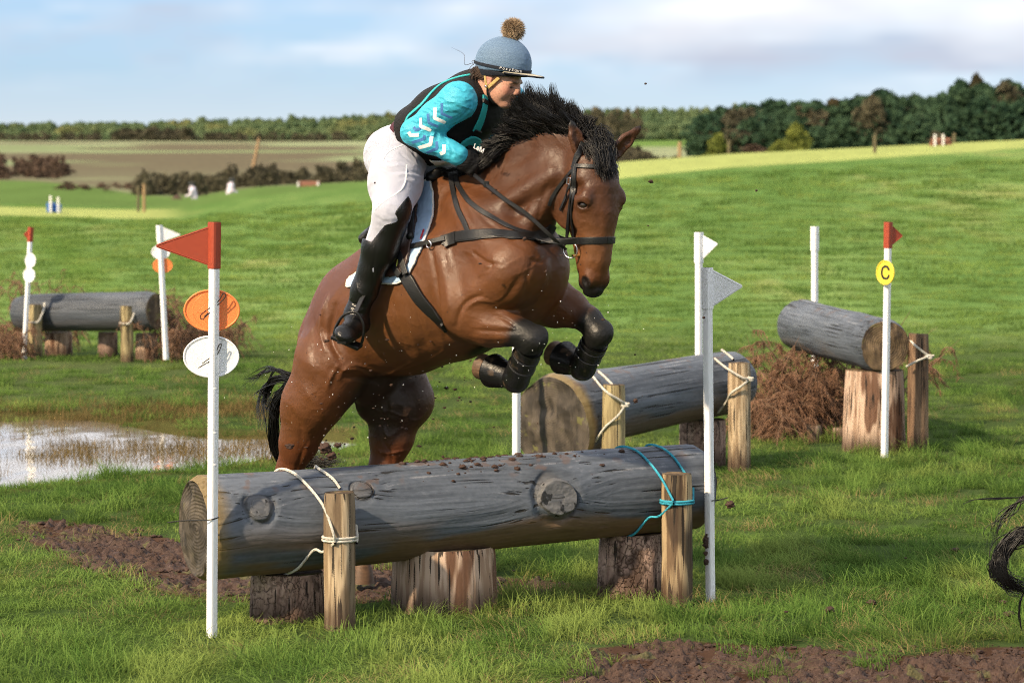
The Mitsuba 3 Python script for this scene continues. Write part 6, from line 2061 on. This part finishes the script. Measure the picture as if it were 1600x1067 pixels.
def number_disc(parent, c, rx, ry, Y, colour, turn=0.0, back=True, strings=None):
    C = at(*c, Y)
    ex, ey = V(math.cos(turn), math.sin(turn), 0), V(0, 0, 1)
    ez = np.cross(ex, ey)                                # towards the photographer
    RX, RY = rx * Y / FPX / math.cos(turn), ry * Y / FPX
    a = np.linspace(0, 2 * np.pi, 49)[:-1]
    k = part(parent, 'number_disc', slab([(RX * math.cos(x), RY * math.sin(x)) for x in a], C, ex, ey, .006, .0015), colour, False)
    part(k, 'rim', tube([C + ex * RX * .975 * math.cos(x) + ey * RY * .975 * math.sin(x) + ez * .005 for x in a], .0048, 6, closed=True), colour, True)
    if back:
        part(k, 'moulding', tube([C + ex * RX * .68 * math.cos(x) + ey * RY * .84 * math.sin(x) + ez * .003 for x in a], .0015, 5, closed=True), colour, True)
        part(k, 'moulding', tube([C + ex * RX * x + ey * RY * y + ez * .003 for x, y in ((-.55, -.10), (.05, .62), (-.10, -.72))], .0015, 5), colour, True)
        part(k, 'moulding', tube([C + ex * RX * x + ey * RY * y + ez * .003 for x, y in ((-.55, -.14), (.50, .12), (.05, -.30))], .0015, 5), colour, True)
    if strings:
        for s in strings:
            part(k, 'elastic', tube(spline([at(*q, Y - .035) for q in s], 30), .0022, 5), 'black_elastic', True)
    return C, ex, ey, ez


t, u, r = flag_pole('white pole nearest the camera with red flag and orange and white oval discs', (335, 350), (331, 982), 15.5, 13.36, (347, 420), ((335, 350, 419), (241, 384), math.radians(6)), 'red_plastic', joints=(606, 675, 725))
number_disc(t, (331, 485), 43.5, 32.5, 13.385, 'orange_plastic', math.radians(3), True, [[(317, 499), (313, 497), (316, 490), (340, 472), (349, 458), (352, 464), (343, 474), (322, 494), (317, 500)], [(321, 493), (325, 489), (319, 495)]])
number_disc(t, (330, 557), 43.5, 32.5, 13.385, 'white_plastic', math.radians(3), True, [[(310, 575), (318, 570), (330, 563), (340, 553), (346, 539), (343, 538), (337, 550), (328, 559), (316, 568)]])
part(t, 'elastic', tube(spline([at(262, 816, 13.40), at(290, 813, 13.37), at(326, 812, 13.33), at(342, 808, 13.36)], 20), .0028, 5), 'black_elastic', True)
t, u, r = flag_pole('white pole with white flag at right end of the nearest log, speckled with mud', (1105, 420), (1110, 934), 14, 14.40, (418, 483), ((1113, 420, 481), (1161, 447), math.radians(-8)), 'white_plastic', joints=(640,))
part(t, 'elastic', tube(spline([at(1112, 782, 14.38), at(1122, 781, 14.36), at(1138, 777, 14.34)], 12), .0028, 5), 'black_elastic', True)
g = np.random.default_rng(3)
part(t, 'mud_splash', cat([place(clod(.004 + .010 * g.random() ** 2, i % 5), np.diag([.8, .5, 1.6]), at(1103 + g.random() * 3 - 1, 850 + g.normal() * 14, 14.375)) for i in range(14)]), 'clod_earth', True, kind='stuff')
flag_pole('white pole with small white flag behind the second log', (1092, 366), (1092, 690), 11, 21.3, (363, 411), ((1097, 366, 408), (1121, 381), math.radians(-25)), 'white_plastic')
flag_pole('white pole below the horse, in front of the second log', (807, 520), (807, 752), 12, 19.45, None, None, name='marker_pole')
flag_pole('white pole without flag behind the log at right', (1273, 354), (1273, 645), 10, 24.3, (354, 392), None, name='marker_pole')
t, u, r = flag_pole('white pole with red flag and yellow letter C disc', (1388, 350), (1382, 708), 10.5, 21.30, (347, 388), ((1391, 349, 387), (1412, 369), math.radians(30)), 'red_plastic', joints=(536,))
C, ex, ey, ez = number_disc(t, (1384, 426), 12, 19, 21.24, 'yellow_plastic', math.radians(-50), False)
cm = meshkit.text_mesh('C', .088, .002, True)
cv = np.asarray(cm.vertices); cm = place(cm, None, -np.r_[(cv.min(0) + cv.max(0))[:2] / 2, 0])
part(t, 'letter', place(cm, basis(ex, ey, ez), C + ez * .0032), 'letter_black', False)
t, u, r = flag_pole('leaning white pole with red flag and two white discs, far left', (48, 357), (38, 551), 7, 31.3, (355, 378), ((45, 356, 377), (37, 366), .2), 'red_plastic')
number_disc(t, (48, 407), 9, 11, 31.27, 'white_plastic', -.6, False)
number_disc(t, (46, 430), 10, 11, 31.27, 'white_plastic', -.6, False)
t, u, r = flag_pole('leaning white pole with white flag above white and orange discs, by the far left log', (249, 352), (259, 552), 8, 30.7, (352, 378), ((252, 353, 379), (282, 367), .2), 'white_plastic')
number_disc(t, (251, 394), 14, 11, 30.72, 'white_plastic', .2, False)
number_disc(t, (254, 415), 15, 11.5, 30.72, 'orange_plastic', .2, True)

# ---------------------------------------------------------------- dead brush beside the jumps
scene['dead_brush'] = {'type': 'twosided', 'bsdf': {'type': 'principled', 'base_color': proc(lambda p, n, uv: mix([.085, .050, .034], [.24, .155, .10], fbm(p.x * 14, p.y * 14, p.z * 14, 3))), 'roughness': .75, 'specular': .25}}
scene['dead_needles'] = {'type': 'twosided', 'bsdf': {'type': 'principled', 'base_color': proc(lambda p, n, uv: mix([.10, .052, .034], [.27, .155, .095], fbm(p.x * 9, p.y * 9, p.z * 9, 3))), 'roughness': .8, 'specular': .2}}


def brush(name, label, boxes, seed, dens=1.0, needle=.045, group=None):
    """Cut conifer tops laid in a heap: stems with side twigs and hanging dead needles. boxes: (px0, px1, row_top, row_base, Y, n)."""
    g = np.random.default_rng(seed)
    stems, need = [], []
    for x0, x1, t_, b_, Y, n in boxes:
        for _ in range(n):
            px = g.uniform(x0, x1)
            base = at(px, b_, Y + g.normal() * .15)
            base[2] = float(height(base[0], base[1])) + .02 + .25 * g.random() * (at(px, t_, Y)[2] - .1)
            H = (at(px, t_, Y)[2] - base[2]) * (.5 + .6 * g.random())
            d = unit(np.array([g.normal() * .55, g.normal() * .4, 1.0]))
            s = spline([base, base + d * H * .5 + g.normal(size=3) * .03, base + d * H + np.array([g.normal() * .10, g.normal() * .10, -.03])], 9)
            stems.append((s, .008))
            for k in range(int(14 * dens)):
                u_ = g.uniform(.12, 1); p = s[int(u_ * 8)]
                td = unit(np.array([g.normal(), g.normal() * .8, g.normal() * .5 - .12]))
                l = (.10 + .20 * g.random()) * (1.15 - u_ * .6)
                tw = spline([p, p + td * l * .6, p + td * l + np.array([0, 0, -.10 * l / .2])], 9)
                stems.append((tw, .0035))
                for q in range(int(26 * dens)):
                    w = tw[int(g.uniform(0, 8.99))]
                    nd = unit(np.array([g.normal() * .7, g.normal() * .6, -1.0 + g.normal() * .6]) + td * .7)
                    need.append(np.array([w, w + nd * needle * .5, w + nd * needle + np.array([0, 0, -.012])]))
    k = thing(name, label, 'brush', group)
    part(k, 'stems', hair([s for s, _ in stems], np.array([r for _, r in stems])), 'dead_brush', True, kind='stuff')
    part(k, 'needles', hair(need, .0022), 'dead_needles', True, kind='stuff')


brush('dead_brush_heap', 'heap of brown dead conifer branches left of the right hand log', [(1180, 1320, 520, 662, 22.9, 30), (1215, 1330, 470, 640, 23.2, 14), (1330, 1370, 455, 560, 23.6, 6), (1210, 1300, 600, 668, 22.6, 22)], 2, 1.0)
brush('dead_brush_heap', 'brown dead branches right of the far left log', [(250, 330, 430, 552, 31.6, 30), (300, 372, 480, 556, 31.8, 22), (255, 285, 460, 552, 31.0, 14)], 4, .55, .06)
brush('dead_brush_heap', 'low brown dead branches left of the far left log', [(-22, 34, 490, 556, 31.4, 26)], 6, .6, .06)
brush('dead_brush_heap', 'thin brown branches standing behind the far left log', [(28, 100, 402, 520, 32.6, 14), (95, 150, 445, 520, 32.6, 5)], 8, .5, .05)
for x0, x1, t_, Y_ in ((1250, 1275, 662, 22.5), (1300, 1318, 665, 22.5)):
    pass
ofs = thing('offcut', 'pale sawn offcuts lying under the brush at right', 'offcut')
upright(ofs, 'block', 1254, 1284, 664, 22.45, 'stump_bare', 61, n=14)
upright(ofs, 'block', 1300, 1322, 668, 22.45, 'stump_bare', 63, n=14)
# ================================================================ the far land: woods, hedges, distant jumps and riders
def leaf_cloud(n, size, seed, shape=1.0, lumps=9, flat=.8, low=.12, cone=0.0):
    """A crown (unit height, unit width 1) of many small leaf clumps on lobes, and the tone of each in uv."""
    g = np.random.default_rng(seed)
    C = []
    for i in range(lumps):
        z = low + (1 - low) * (i + .5) / lumps
        w = (.46 * np.sin(np.pi * np.clip((z - low) / (1 - low) * .86 + .12, 0, 1)) ** .6) * (1 - cone * z)
        a = g.random() * 6.28
        rr = w * .55 * g.random() ** .5
        C.append((rr * math.cos(a), rr * math.sin(a), z - .05, w * (.5 + .35 * g.random())))
    V_, F_, U_ = [], [], []
    for i in range(n):
        cx_, cy_, cz_, r = C[g.integers(lumps)]
        d = unit(g.normal(size=3))
        p = np.array([cx_, cy_, cz_]) + d * r * (.72 + .34 * g.random()) * np.array([1, 1, flat])
        nn = unit(d + .7 * g.normal(size=3))
        e1 = unit(np.cross(nn, g.normal(size=3))); e2 = np.cross(nn, e1)
        s = size * (.6 + .8 * g.random())
        k = len(V_)
        t = g.random()
        for q in range(5):
            a = q * 2 * math.pi / 5
            V_.append(p + (e1 * math.cos(a) + e2 * math.sin(a) * .7) * s * (.7 + .5 * g.random())); U_.append([t, p[2]])
        F_ += [[k, k + 1, k + 2], [k, k + 2, k + 3], [k, k + 3, k + 4]]
    return trimesh.Trimesh(np.array(V_), np.array(F_), process=False), np.array(U_)


def foliage(c0, c1, c2=None):
    c2 = c1 if c2 is None else c2

    def f(p, n, uv):
        b = fbm(p.x * .11, p.y * .02, p.z * .35, 3)
        return mix(mix(c0, c1, dr.clip(uv.x * .6 + smoothstep(.35, .65, b) * .5, 0, 1)), c2, .7 * smoothstep(.58, .70, fbm(p.x * .045 + 5, p.y * .01, 3, 3)))
    return {'type': 'principledthin', 'base_color': proc(f), 'roughness': .7, 'spec_trans': 0.0, 'diff_trans': .5, 'eta': 1.3}


scene['bark'] = {'type': 'principled', 'base_color': {'type': 'rgb', 'value': [.07, .055, .045]}, 'roughness': .9}
scene['pine_foliage'] = foliage([.022, .050, .034], [.055, .095, .052])
scene['green_foliage'] = foliage([.07, .10, .025], [.19, .21, .05])
scene['autumn_foliage'] = foliage([.042, .044, .026], [.090, .070, .038])
scene['grey_foliage'] = foliage([.055, .055, .038], [.11, .10, .065])
scene['far_foliage'] = foliage([.085, .14, .075], [.165, .215, .105], [.24, .24, .10])
scene['dark_hedge'] = foliage([.056, .054, .038], [.100, .092, .062])
scene['red_hedge'] = foliage([.070, .052, .040], [.125, .088, .066])


def tree(kind, label, px, top, width, Y, seed, mat, group, n=1500, low=.15, cone=.25, size=.045):
    P = at(px, top, Y)
    zb = float(height(P[0], Y, False)) - .2
    H = P[2] - zb
    W = width * Y / FPX
    k = thing(kind, label, 'tree', group)
    m, uv = leaf_cloud(n, size, seed, lumps=11, low=low, cone=cone)
    v = np.asarray(m.vertices) * np.array([W, W, H])
    part(k, 'crown', trimesh.Trimesh(v + [P[0], Y, zb], m.faces, process=False), mat, False, uv=uv)
    g = np.random.default_rng(seed + 99)
    tr = [tube([[P[0], Y, zb], [P[0] + .1 * g.normal(), Y, zb + H * .45], [P[0] + .3 * g.normal(), Y, zb + H * .86]], [H * .022, H * .016, H * .006], 7)]
    for _ in range(6):
        z = H * g.uniform(.3, .75); a = g.random() * 6.28
        tr.append(tube([[P[0], Y, zb + z], [P[0] + W * .16 * math.cos(a), Y + W * .16 * math.sin(a), zb + z + H * .07], [P[0] + W * .32 * math.cos(a), Y + W * .3 * math.sin(a), zb + z + H * .12]], [H * .009, H * .006, H * .002], 5))
    part(k, 'trunk', cat(tr), 'bark', True)


# --- the dark wood on the right
TOPX = [1085, 1105, 1150, 1200, 1250, 1300, 1350, 1380, 1410, 1440, 1480, 1500, 1540, 1570, 1600, 1700, 1800]
TOPY = [205, 172, 161, 153, 148, 151, 147, 136, 141, 146, 132, 121, 117, 120, 128, 125, 130]
g = np.random.default_rng(12)
k = 0
for row, (Y, n, dy) in enumerate(((372, 24, 26), (392, 28, 8), (418, 26, 0))):
    for i in range(n):
        px = 1098 + (1668 - 1098) * (i + .5) / n + g.normal() * 6
        top = np.interp(px, TOPX, TOPY) + dy + abs(g.normal()) * (11 if row == 2 else 14)
        kind = g.random()
        mat, lab = ('pine_foliage', 'dark green pine in the wood at right')
        if row < 2 and kind < .08:
            mat, lab = 'grey_foliage', 'greyish thinning tree at the front of the dark wood'
        elif kind > .965:
            mat, lab = 'autumn_foliage', 'rust brown autumn tree in the dark wood'
        tree('pine_tree' if mat == 'pine_foliage' else 'woodland_tree', lab, px, top, 80 + 34 * g.random(), Y, 200 + k, mat,
             {'pine_foliage': 'pines of the dark wood', 'grey_foliage': 'thinning trees in the dark wood', 'autumn_foliage': 'autumn trees in the dark wood'}[mat], n=1500, cone=.12 if mat == 'pine_foliage' else .0)
        k += 1
tree('autumn_tree', 'tall rust topped tree above the dark wood at far right', 1530, 117, 60, 425, 901, 'autumn_foliage', None, n=1500, cone=.05)
tree('autumn_tree', 'broad grey brown tree in the middle of the dark wood, behind a post', 1362, 148, 70, 371, 903, 'grey_foliage', None, n=1400, cone=.1)
tree('bush', 'bright olive bushy tree in front of the dark wood', 1243, 190, 58, 345, 905, 'green_foliage', None, n=1500, low=.02, cone=.15)
tree('bush', 'low olive bush at the foot of the bushy tree by the wood', 1218, 218, 44, 342, 906, 'green_foliage', None, n=900, low=.02, cone=.1)
tree('bush', 'olive brown rounded bush at left end of the dark wood', 1122, 209, 60, 345, 907, 'green_foliage', None, n=1300, low=.02, cone=.05)
tree('bush', 'reddish low scrub between the two olive bushes', 1180, 226, 80, 350, 908, 'red_hedge', None, n=900, low=.02, cone=.0)
tree('bush', 'grey brown bare shrub at the foot of the wood near the far jump', 1462, 204, 46, 330, 909, 'grey_foliage', None, n=1100, low=.02, cone=.1)

# --- the far forest along the skyline: one mass, instanced crowns
for i in range(4):
    m, uv = leaf_cloud(600, .10, 300 + i, lumps=8, low=.0, cone=.0)
    scene[f'far_crown_{i}'] = {'type': 'shapegroup', 'leaves': mikit.ply(m, 'far_foliage', False, uv=uv)}
nf = 0
g = np.random.default_rng(31)
FX = [-200, 0, 100, 200, 300, 400, 500, 600, 640, 900, 1000, 1100, 1200]
FT = [194, 193, 191, 190, 187, 185, 183, 178, 176, 171, 169, 168, 167]
for row, (Y, n) in enumerate(((1180, 185), (1240, 205), (1300, 220), (1380, 235))):
    for i in range(n):
        px = -480 + 1700 * (i + .5) / n + g.normal() * 3
        top = np.interp(px, FX, FT) + (24, 15, 7, 0)[row] + abs(g.normal()) * 2.5 - (g.random() < .03) * 5
        P = at(px, top, Y)
        zb = float(height(P[0], Y, False)) - 1.0
        H, W = P[2] - zb, (24 + 14 * g.random()) * Y / FPX
        if H < 1:
            continue
        scene[f'far_forest__{nf:04d}'] = {'type': 'instance', 'shapegroup': {'type': 'ref', 'id': f'far_crown_{g.integers(4)}'}, 'to_world': T().translate([P[0], Y, zb]).rotate([0, 0, 1], g.random() * 360).scale([W, W, H])}
        nf += 1
labels['far_forest'] = {'kind': 'stuff', 'label': 'far forest along the skyline'}

# --- hedges and scrub across the heath: rounded shrubs in rows
def scrub(name, label, pts, mat, Y, seed, h_px, w_px, n):
    g = np.random.default_rng(seed)
    k = thing(name, label, 'hedge')
    ms, us = [], []
    for i in range(n):
        u_ = g.random()
        px = np.interp(u_, np.linspace(0, 1, len(pts)), [p[0] for p in pts])
        base = np.interp(u_, np.linspace(0, 1, len(pts)), [p[1] for p in pts])
        Yi = Y * (1 + .03 * g.normal())
        P = at(px, base, Yi)
        zb = float(height(P[0], Yi, False))
        H, W = h_px * (.55 + .7 * g.random()) * Yi / FPX, w_px * (.6 + .8 * g.random()) * Yi / FPX
        m, uv = leaf_cloud(130, .10, seed * 50 + i, lumps=5, low=.0, cone=.0)
        ms.append(trimesh.Trimesh(np.asarray(m.vertices) * [W, W, H] + [P[0], Yi, zb - .15], m.faces, process=False)); us.append(uv)
    part(k, 'foliage', cat(ms), mat, False, uv=np.vstack(us), kind='stuff')


scrub('scrub_hedge', 'dark scrub band below the far forest at left', [(-120, 221), (80, 222)], 'dark_hedge', 1050, 1, 14, 26, 26)
scrub('scrub_hedge', 'long dark scrub band below the far forest, left of the rider', [(90, 223), (640, 223)], 'dark_hedge', 1080, 2, 13, 24, 80)
scrub('scrub_hedge', 'tallest dark clump of scrub below the far forest', [(180, 224), (300, 224)], 'dark_hedge', 1060, 3, 20, 34, 26)
scrub('scrub_hedge', 'reddish brown hedge at the left edge beyond the green field', [(-140, 278), (0, 279), (108, 280)], 'red_hedge', 262, 4, 30, 30, 46)
scrub('scrub_hedge', 'brown and dark green hedge left of the rider beyond the crest', [(222, 302), (330, 304), (450, 300), (590, 296)], 'dark_hedge', 170, 5, 34, 34, 95)
scrub('scrub_hedge', 'low brown scrub along the far edge of the left field', [(95, 285), (170, 293), (260, 302)], 'red_hedge', 190, 6, 11, 22, 44)
scrub('scrub_hedge', 'dark scrub beyond the crest behind the ears of the horse', [(880, 262), (1010, 252)], 'dark_hedge', 300, 7, 32, 34, 60)
scrub('scrub_hedge', 'misty grey trees far beyond the ears of the horse', [(880, 228), (1000, 224)], 'grey_foliage', 800, 8, 44, 34, 36)
scrub('scrub_hedge', 'dark hedge left of the wood below the far green field', [(1000, 254), (1095, 250)], 'dark_hedge', 310, 9, 16, 26, 40)

# --- fence posts, jumps and riders far off
scene['far_wood'] = {'type': 'principled', 'base_color': {'type': 'rgb', 'value': [.27, .18, .10]}, 'roughness': .9}
scene['far_wood_dark'] = {'type': 'principled', 'base_color': {'type': 'rgb', 'value': [.10, .085, .05]}, 'roughness': .9}
for px, t_, b_, Y, w, mat, lab in ((225, 288, 327, 116, 5, 'far_wood', 'pale wooden post on the left field, right of a darker one'), (216, 291, 328, 117, 4.5, 'far_wood_dark', 'dark wooden post on the left field, left of a paler one'),
                                   (1062, 222, 250, 150, 6, 'far_wood', 'orange brown post on the crest right of the ears of the horse'), (1139, 219, 250, 150, 5, 'far_wood_dark', 'grey post on the crest before the olive brown bush'),
                                   (1367, 210, 243, 118, 6, 'far_wood_dark', 'dark post on the crest before the middle of the wood'), (1491, 208, 232, 140, 5, 'far_wood_dark', 'thin dark post on the crest right of the far brown jump')):
    A, B = at(px, t_, Y), at(px, b_, Y)
    B[2] = min(B[2], float(height(B[0], Y))) - .3
    one('fence_post', lab, 'post', tube([B, A - V(0, 0, .05), A], [w / 2 * Y / FPX, w / 2 * Y / FPX, w / 2.6 * Y / FPX], 9), mat, 40)
one('leaning_pole', 'tall leaning brown pole at the hedge left of the rider', 'pole', tube([at(385, 306, 215), at(395, 265, 215), at(405, 216, 215)], [.16, .13, .09], 9), 'far_wood', True)
scene['far_blue'] = {'type': 'principled', 'base_color': {'type': 'rgb', 'value': [.02, .11, .42]}, 'roughness': .5}
scene['far_white'] = {'type': 'principled', 'base_color': {'type': 'rgb', 'value': [.65, .65, .66]}, 'roughness': .6}
scene['far_brown'] = {'type': 'principled', 'base_color': {'type': 'rgb', 'value': [.16, .07, .04]}, 'roughness': .8}
k = thing('far_jump', 'tiny blue jump between two white poles on the left field', 'jump')
c = at(84, 322, 112)
gz = float(height(c[0], 112))
part(k, 'panel', box((c[0] - .22, 111.8, gz), (c[0] + .05, 112.2, gz + .34), .02), 'far_blue', False)
part(k, 'panel', box((c[0] + .08, 111.8, gz), (c[0] + .24, 112.2, gz + .28), .02), 'far_blue', False)
for px, t_ in ((79, 306), (91, 308)):
    P = at(px, t_, 111.7)
    part(k, 'pole', tube([[P[0], 111.7, gz - .1], [P[0], 111.7, P[2]]], .04, 8), 'far_white', 40)
k = thing('far_jump', 'small brown jump with two white poles on the crest at far right', 'jump')
c = at(1470, 228, 128); gz = float(height(c[0], 128))
part(k, 'body', place(trimesh.creation.cylinder(.13, .75, sections=14), basis(V(0, 0, -1), V(0, 1, 0), V(1, 0, 0)), [c[0], 128, gz + .16]), 'far_brown', 40)
part(k, 'base', box((c[0] - .42, 127.7, gz - .2), (c[0] + .42, 128.3, gz + .10), .03), 'far_brown', False)
for px, t_ in ((1461, 210), (1474, 210)):
    P = at(px, t_, 127.6)
    part(k, 'pole', tube([[P[0], 127.6, gz - .1], [P[0], 127.6, P[2]]], .045, 8), 'far_white', 40)
k = thing('far_jump', 'small brown jump on the crest just left of the rider', 'jump')
c = at(483, 293, 150); gz = c[2]
part(k, 'body', place(trimesh.creation.cylinder(.24, 1.0, sections=14), basis(V(0, 0, -1), V(0, 1, 0), V(1, 0, 0)), [c[0], 150, gz + .05]), 'far_brown', 40)
for px in (466, 497):
    P = at(px, 284, 149.7)
    part(k, 'pole', tube([[P[0], 149.7, gz - .6], [P[0], 149.7, P[2]]], .045, 8), 'far_white', 40)


def far_rider(px, row, Y, coat, shirt, lab_h, lab_r, flip):
    """A horse and rider a few pixels tall, half hidden by the crest."""
    o = at(px, row, Y)
    s = -1 if flip else 1
    F = Field(o - [1.5, .5, 2.2], o + [1.5, .5, 1.2], .045)
    X, Z = V(s, 0, 0), V(0, 0, 1)
    F.chain([o - X * .6 - Z * .35, o + X * .0 - Z * .42, o + X * .5 - Z * .35], [.28, .30, .28], k=.08)
    F.chain([o + X * .5 - Z * .3, o + X * .85 + Z * .05, o + X * 1.15 - Z * .12], [.2, .13, .08], k=.06)
    for x in (-.6, .5):
        for y in (-.14, .14):
            F.chain([o + X * x + V(0, y, -.5), o + X * (x + .05) + V(0, y, -1.05), o + X * x + V(0, y, -1.7)], [.13, .07, .05], k=.05)
    t = thing('distant_horse', lab_h, 'horse')
    part(t, 'body', F.mesh(2), coat, True)
    t = thing('distant_rider', lab_r, 'person')
    F = Field(o - [.6, .6, .9], o + [.6, .6, 1.1], .03)
    F.chain([o - Z * .12, o + X * .08 + Z * .22, o + X * .12 + Z * .42], [.16, .15, .16], k=.05)
    for y in (-.2, .2):
        F.chain([o + X * .12 + V(0, y, .42), o + X * .2 + V(0, y * 1.2, .2), o + X * .42 + V(0, y * .5, .12)], [.07, .055, .045], k=.04)
        F.chain([o + V(0, y * .6, -.12), o + X * .22 + V(0, y * 1.5, -.32), o + X * .05 + V(0, y * 1.5, -.75)], [.11, .085, .06], k=.04)
    F.chain([o + X * .13 + Z * .5, o + X * .16 + Z * .62], [.07, .10], k=.03)
    part(t, 'body', F.mesh(2), shirt, True)
    part(t, 'helmet', place(trimesh.creation.icosphere(subdivisions=2, radius=.135), np.diag([1.1, .9, .85]), o + X * .16 + Z * .68), 'letter_black', True)


scene['far_bay'] = {'type': 'principled', 'base_color': {'type': 'rgb', 'value': [.06, .032, .022]}, 'roughness': .7}
scene['far_dun'] = {'type': 'principled', 'base_color': {'type': 'rgb', 'value': [.30, .19, .10]}, 'roughness': .7}
scene['far_shirt'] = {'type': 'principled', 'base_color': {'type': 'rgb', 'value': [.60, .55, .66]}, 'roughness': .7}
far_rider(305, 311, 150, 'far_bay', 'far_shirt', 'dark horse far off on the left crest, half hidden', 'distant person in pale top on the dark horse', True)
far_rider(357, 305, 150, 'far_dun', 'far_shirt', 'dun horse far off on the left crest, right of a dark one', 'distant person in pale top on the dun horse', False)

# ---------------------------------------------------------------- small things near by: flying mud, clods, the tail at the right edge
g = np.random.default_rng(44)
CL = ('clod of dark earth left of its smaller neighbour above the muddy track', 'dark clod on the grass just above the middle of the muddy track', 'dark clod farthest from the track at lower right', 'dark clod on the grass left of the black tail hairs',
      'small crumb of earth farthest left on the lower right grass', 'small crumb of earth highest on the right hand grass', 'small clod nearest the right end of the track', 'largest dark clod below the black tail hairs', 'clod just behind the largest one below the tail hairs')
for i, (px, py, r) in enumerate(((1296, 964, .020), (1362, 951, .017), (1492, 869, .016), (1550, 915, .015), (1228, 967, .008), (1415, 880, .007), (1500, 968, .010), (1577, 970, .022), (1568, 950, .014))):
    q = on_ground(px, py)
    one('mud_clod', CL[i], 'clod', place(clod(r, i), None, [q[0], q[1], float(height(q[0], q[1])) + .035]), 'clod_earth', True, 'clods on the grass at lower right')
sp = []
for _ in range(230):
    a = g.random()
    if a < .55:
        px, py, Y = 600 + 100 * g.normal(), 640 + 70 * g.normal(), 14.3 + .4 * g.normal()
    elif a < .8:
        px, py, Y = 490 + 35 * g.normal(), 700 + 22 * g.normal(), 14.5 + .3 * g.normal()
    else:
        px, py, Y = 850 + 130 * g.normal(), 480 + 110 * g.normal(), 13.7 + .4 * g.normal()
    sp.append(place(clod(.0022 + .007 * g.random() ** 5, int(g.integers(5))), np.diag([1, 1, .7 + .8 * g.random()]), at(px, py, Y)))
for px, py, r in ((1009, 131, .005), (1017, 284, .009), (1182, 298, .005), (452, 697, .016), (535, 560, .004), (508, 700, .026), (518, 712, .020), (528, 695, .014), (1141, 788, .018), (925, 345, .006), (945, 385, .006)):
    sp.append(place(clod(r, int(g.integers(5))), np.diag([1, .8, 1.2]), at(px, py, 14.2)))
struct('flying_mud', cat(sp), 'clod_earth', True, kind='stuff', label='specks of mud flying round the legs of the jumping horse')
dp = []
for _ in range(130):
    a = g.random()
    px, py, Y = (560 + 70 * g.normal(), 590 + 55 * g.normal(), 14.1 + .35 * g.normal()) if a < .7 else (840 + 80 * g.normal(), 520 + 50 * g.normal(), 13.5 + .3 * g.normal())
    dp.append(place(trimesh.creation.icosphere(subdivisions=1, radius=.0011 + .0017 * g.random() ** 3), None, at(px, py, Y)))
scene['spray'] = {'type': 'principled', 'base_color': {'type': 'rgb', 'value': [.75, .75, .74]}, 'roughness': .15, 'specular': .8}
struct('flying_droplets', cat(dp), 'spray', True, kind='stuff', label='bright droplets of water thrown up round the legs of the horse')
S = []
for i in range(130):
    o = at(1625 + 6 * g.normal(), 842 + 8 * g.normal(), 12.6) + g.normal(size=3) * .012
    ph = g.normal()
    S.append(spline([o, at(1592 + 5 * ph, 838 + 6 * g.normal(), 12.6), at(1565 + 6 * ph, 865 + 6 * g.normal(), 12.58), at(1562 + 7 * ph, 893 + 5 * g.normal(), 12.56), at(1580 + 6 * ph, 912 + 6 * g.normal(), 12.57), at(1612 + 8 * ph, 926 + 8 * g.normal(), 12.6)], 18))
for i in range(12):
    S.append(spline([at(1640, 780, 12.6), at(1600, 778 + 3 * g.normal(), 12.6), at(1575 + 8 * g.normal(), 800, 12.6), at(1558 + 8 * g.normal(), 825, 12.6), at(1553 + 6 * g.normal(), 850 + 10 * g.random(), 12.6)], 18))
for i in range(5):
    S.append(spline([at(1640, 776, 12.6), at(1590, 777, 12.6), at(1550, 780 + g.normal(), 12.6), at(1525, 780, 12.6), at(1505, 786 + 2 * g.normal(), 12.6)], 18))
for i in range(8):
    S.append(spline([at(1620, 900, 12.6), at(1600, 925, 12.6), at(1593 + g.normal(), 945, 12.6), at(1593 + g.normal(), 965, 12.6), at(1596 + g.normal(), 985, 12.6)], 18))
for i in range(60):
    S.append(spline([at(1664 + 3 * g.normal(), 628, 12.6), at(1652 + 5 * g.normal(), 680, 12.62), at(1642 + 6 * g.normal(), 750, 12.6), at(1630 + 6 * g.normal(), 830, 12.6), at(1612 + 8 * g.normal(), 900 + 20 * g.random(), 12.6)], 18))
gone = thing('passing_horse', 'another horse at the right edge, only its black tail hairs in view', 'horse')
part(gone, 'tail', hair(S, .0026), 'horse_hair', True)
off = at(1672, 640, 12.6) - hp(462, 565); off[2] = 0
for k_ in ('body', 'hoof', 'hoof_001', 'hoof_002', 'hoof_003'):
    scene[f'{gone}__{k_}'] = {**scene[f'{horse}__{k_}'], 'to_world': T().translate(off.tolist())}
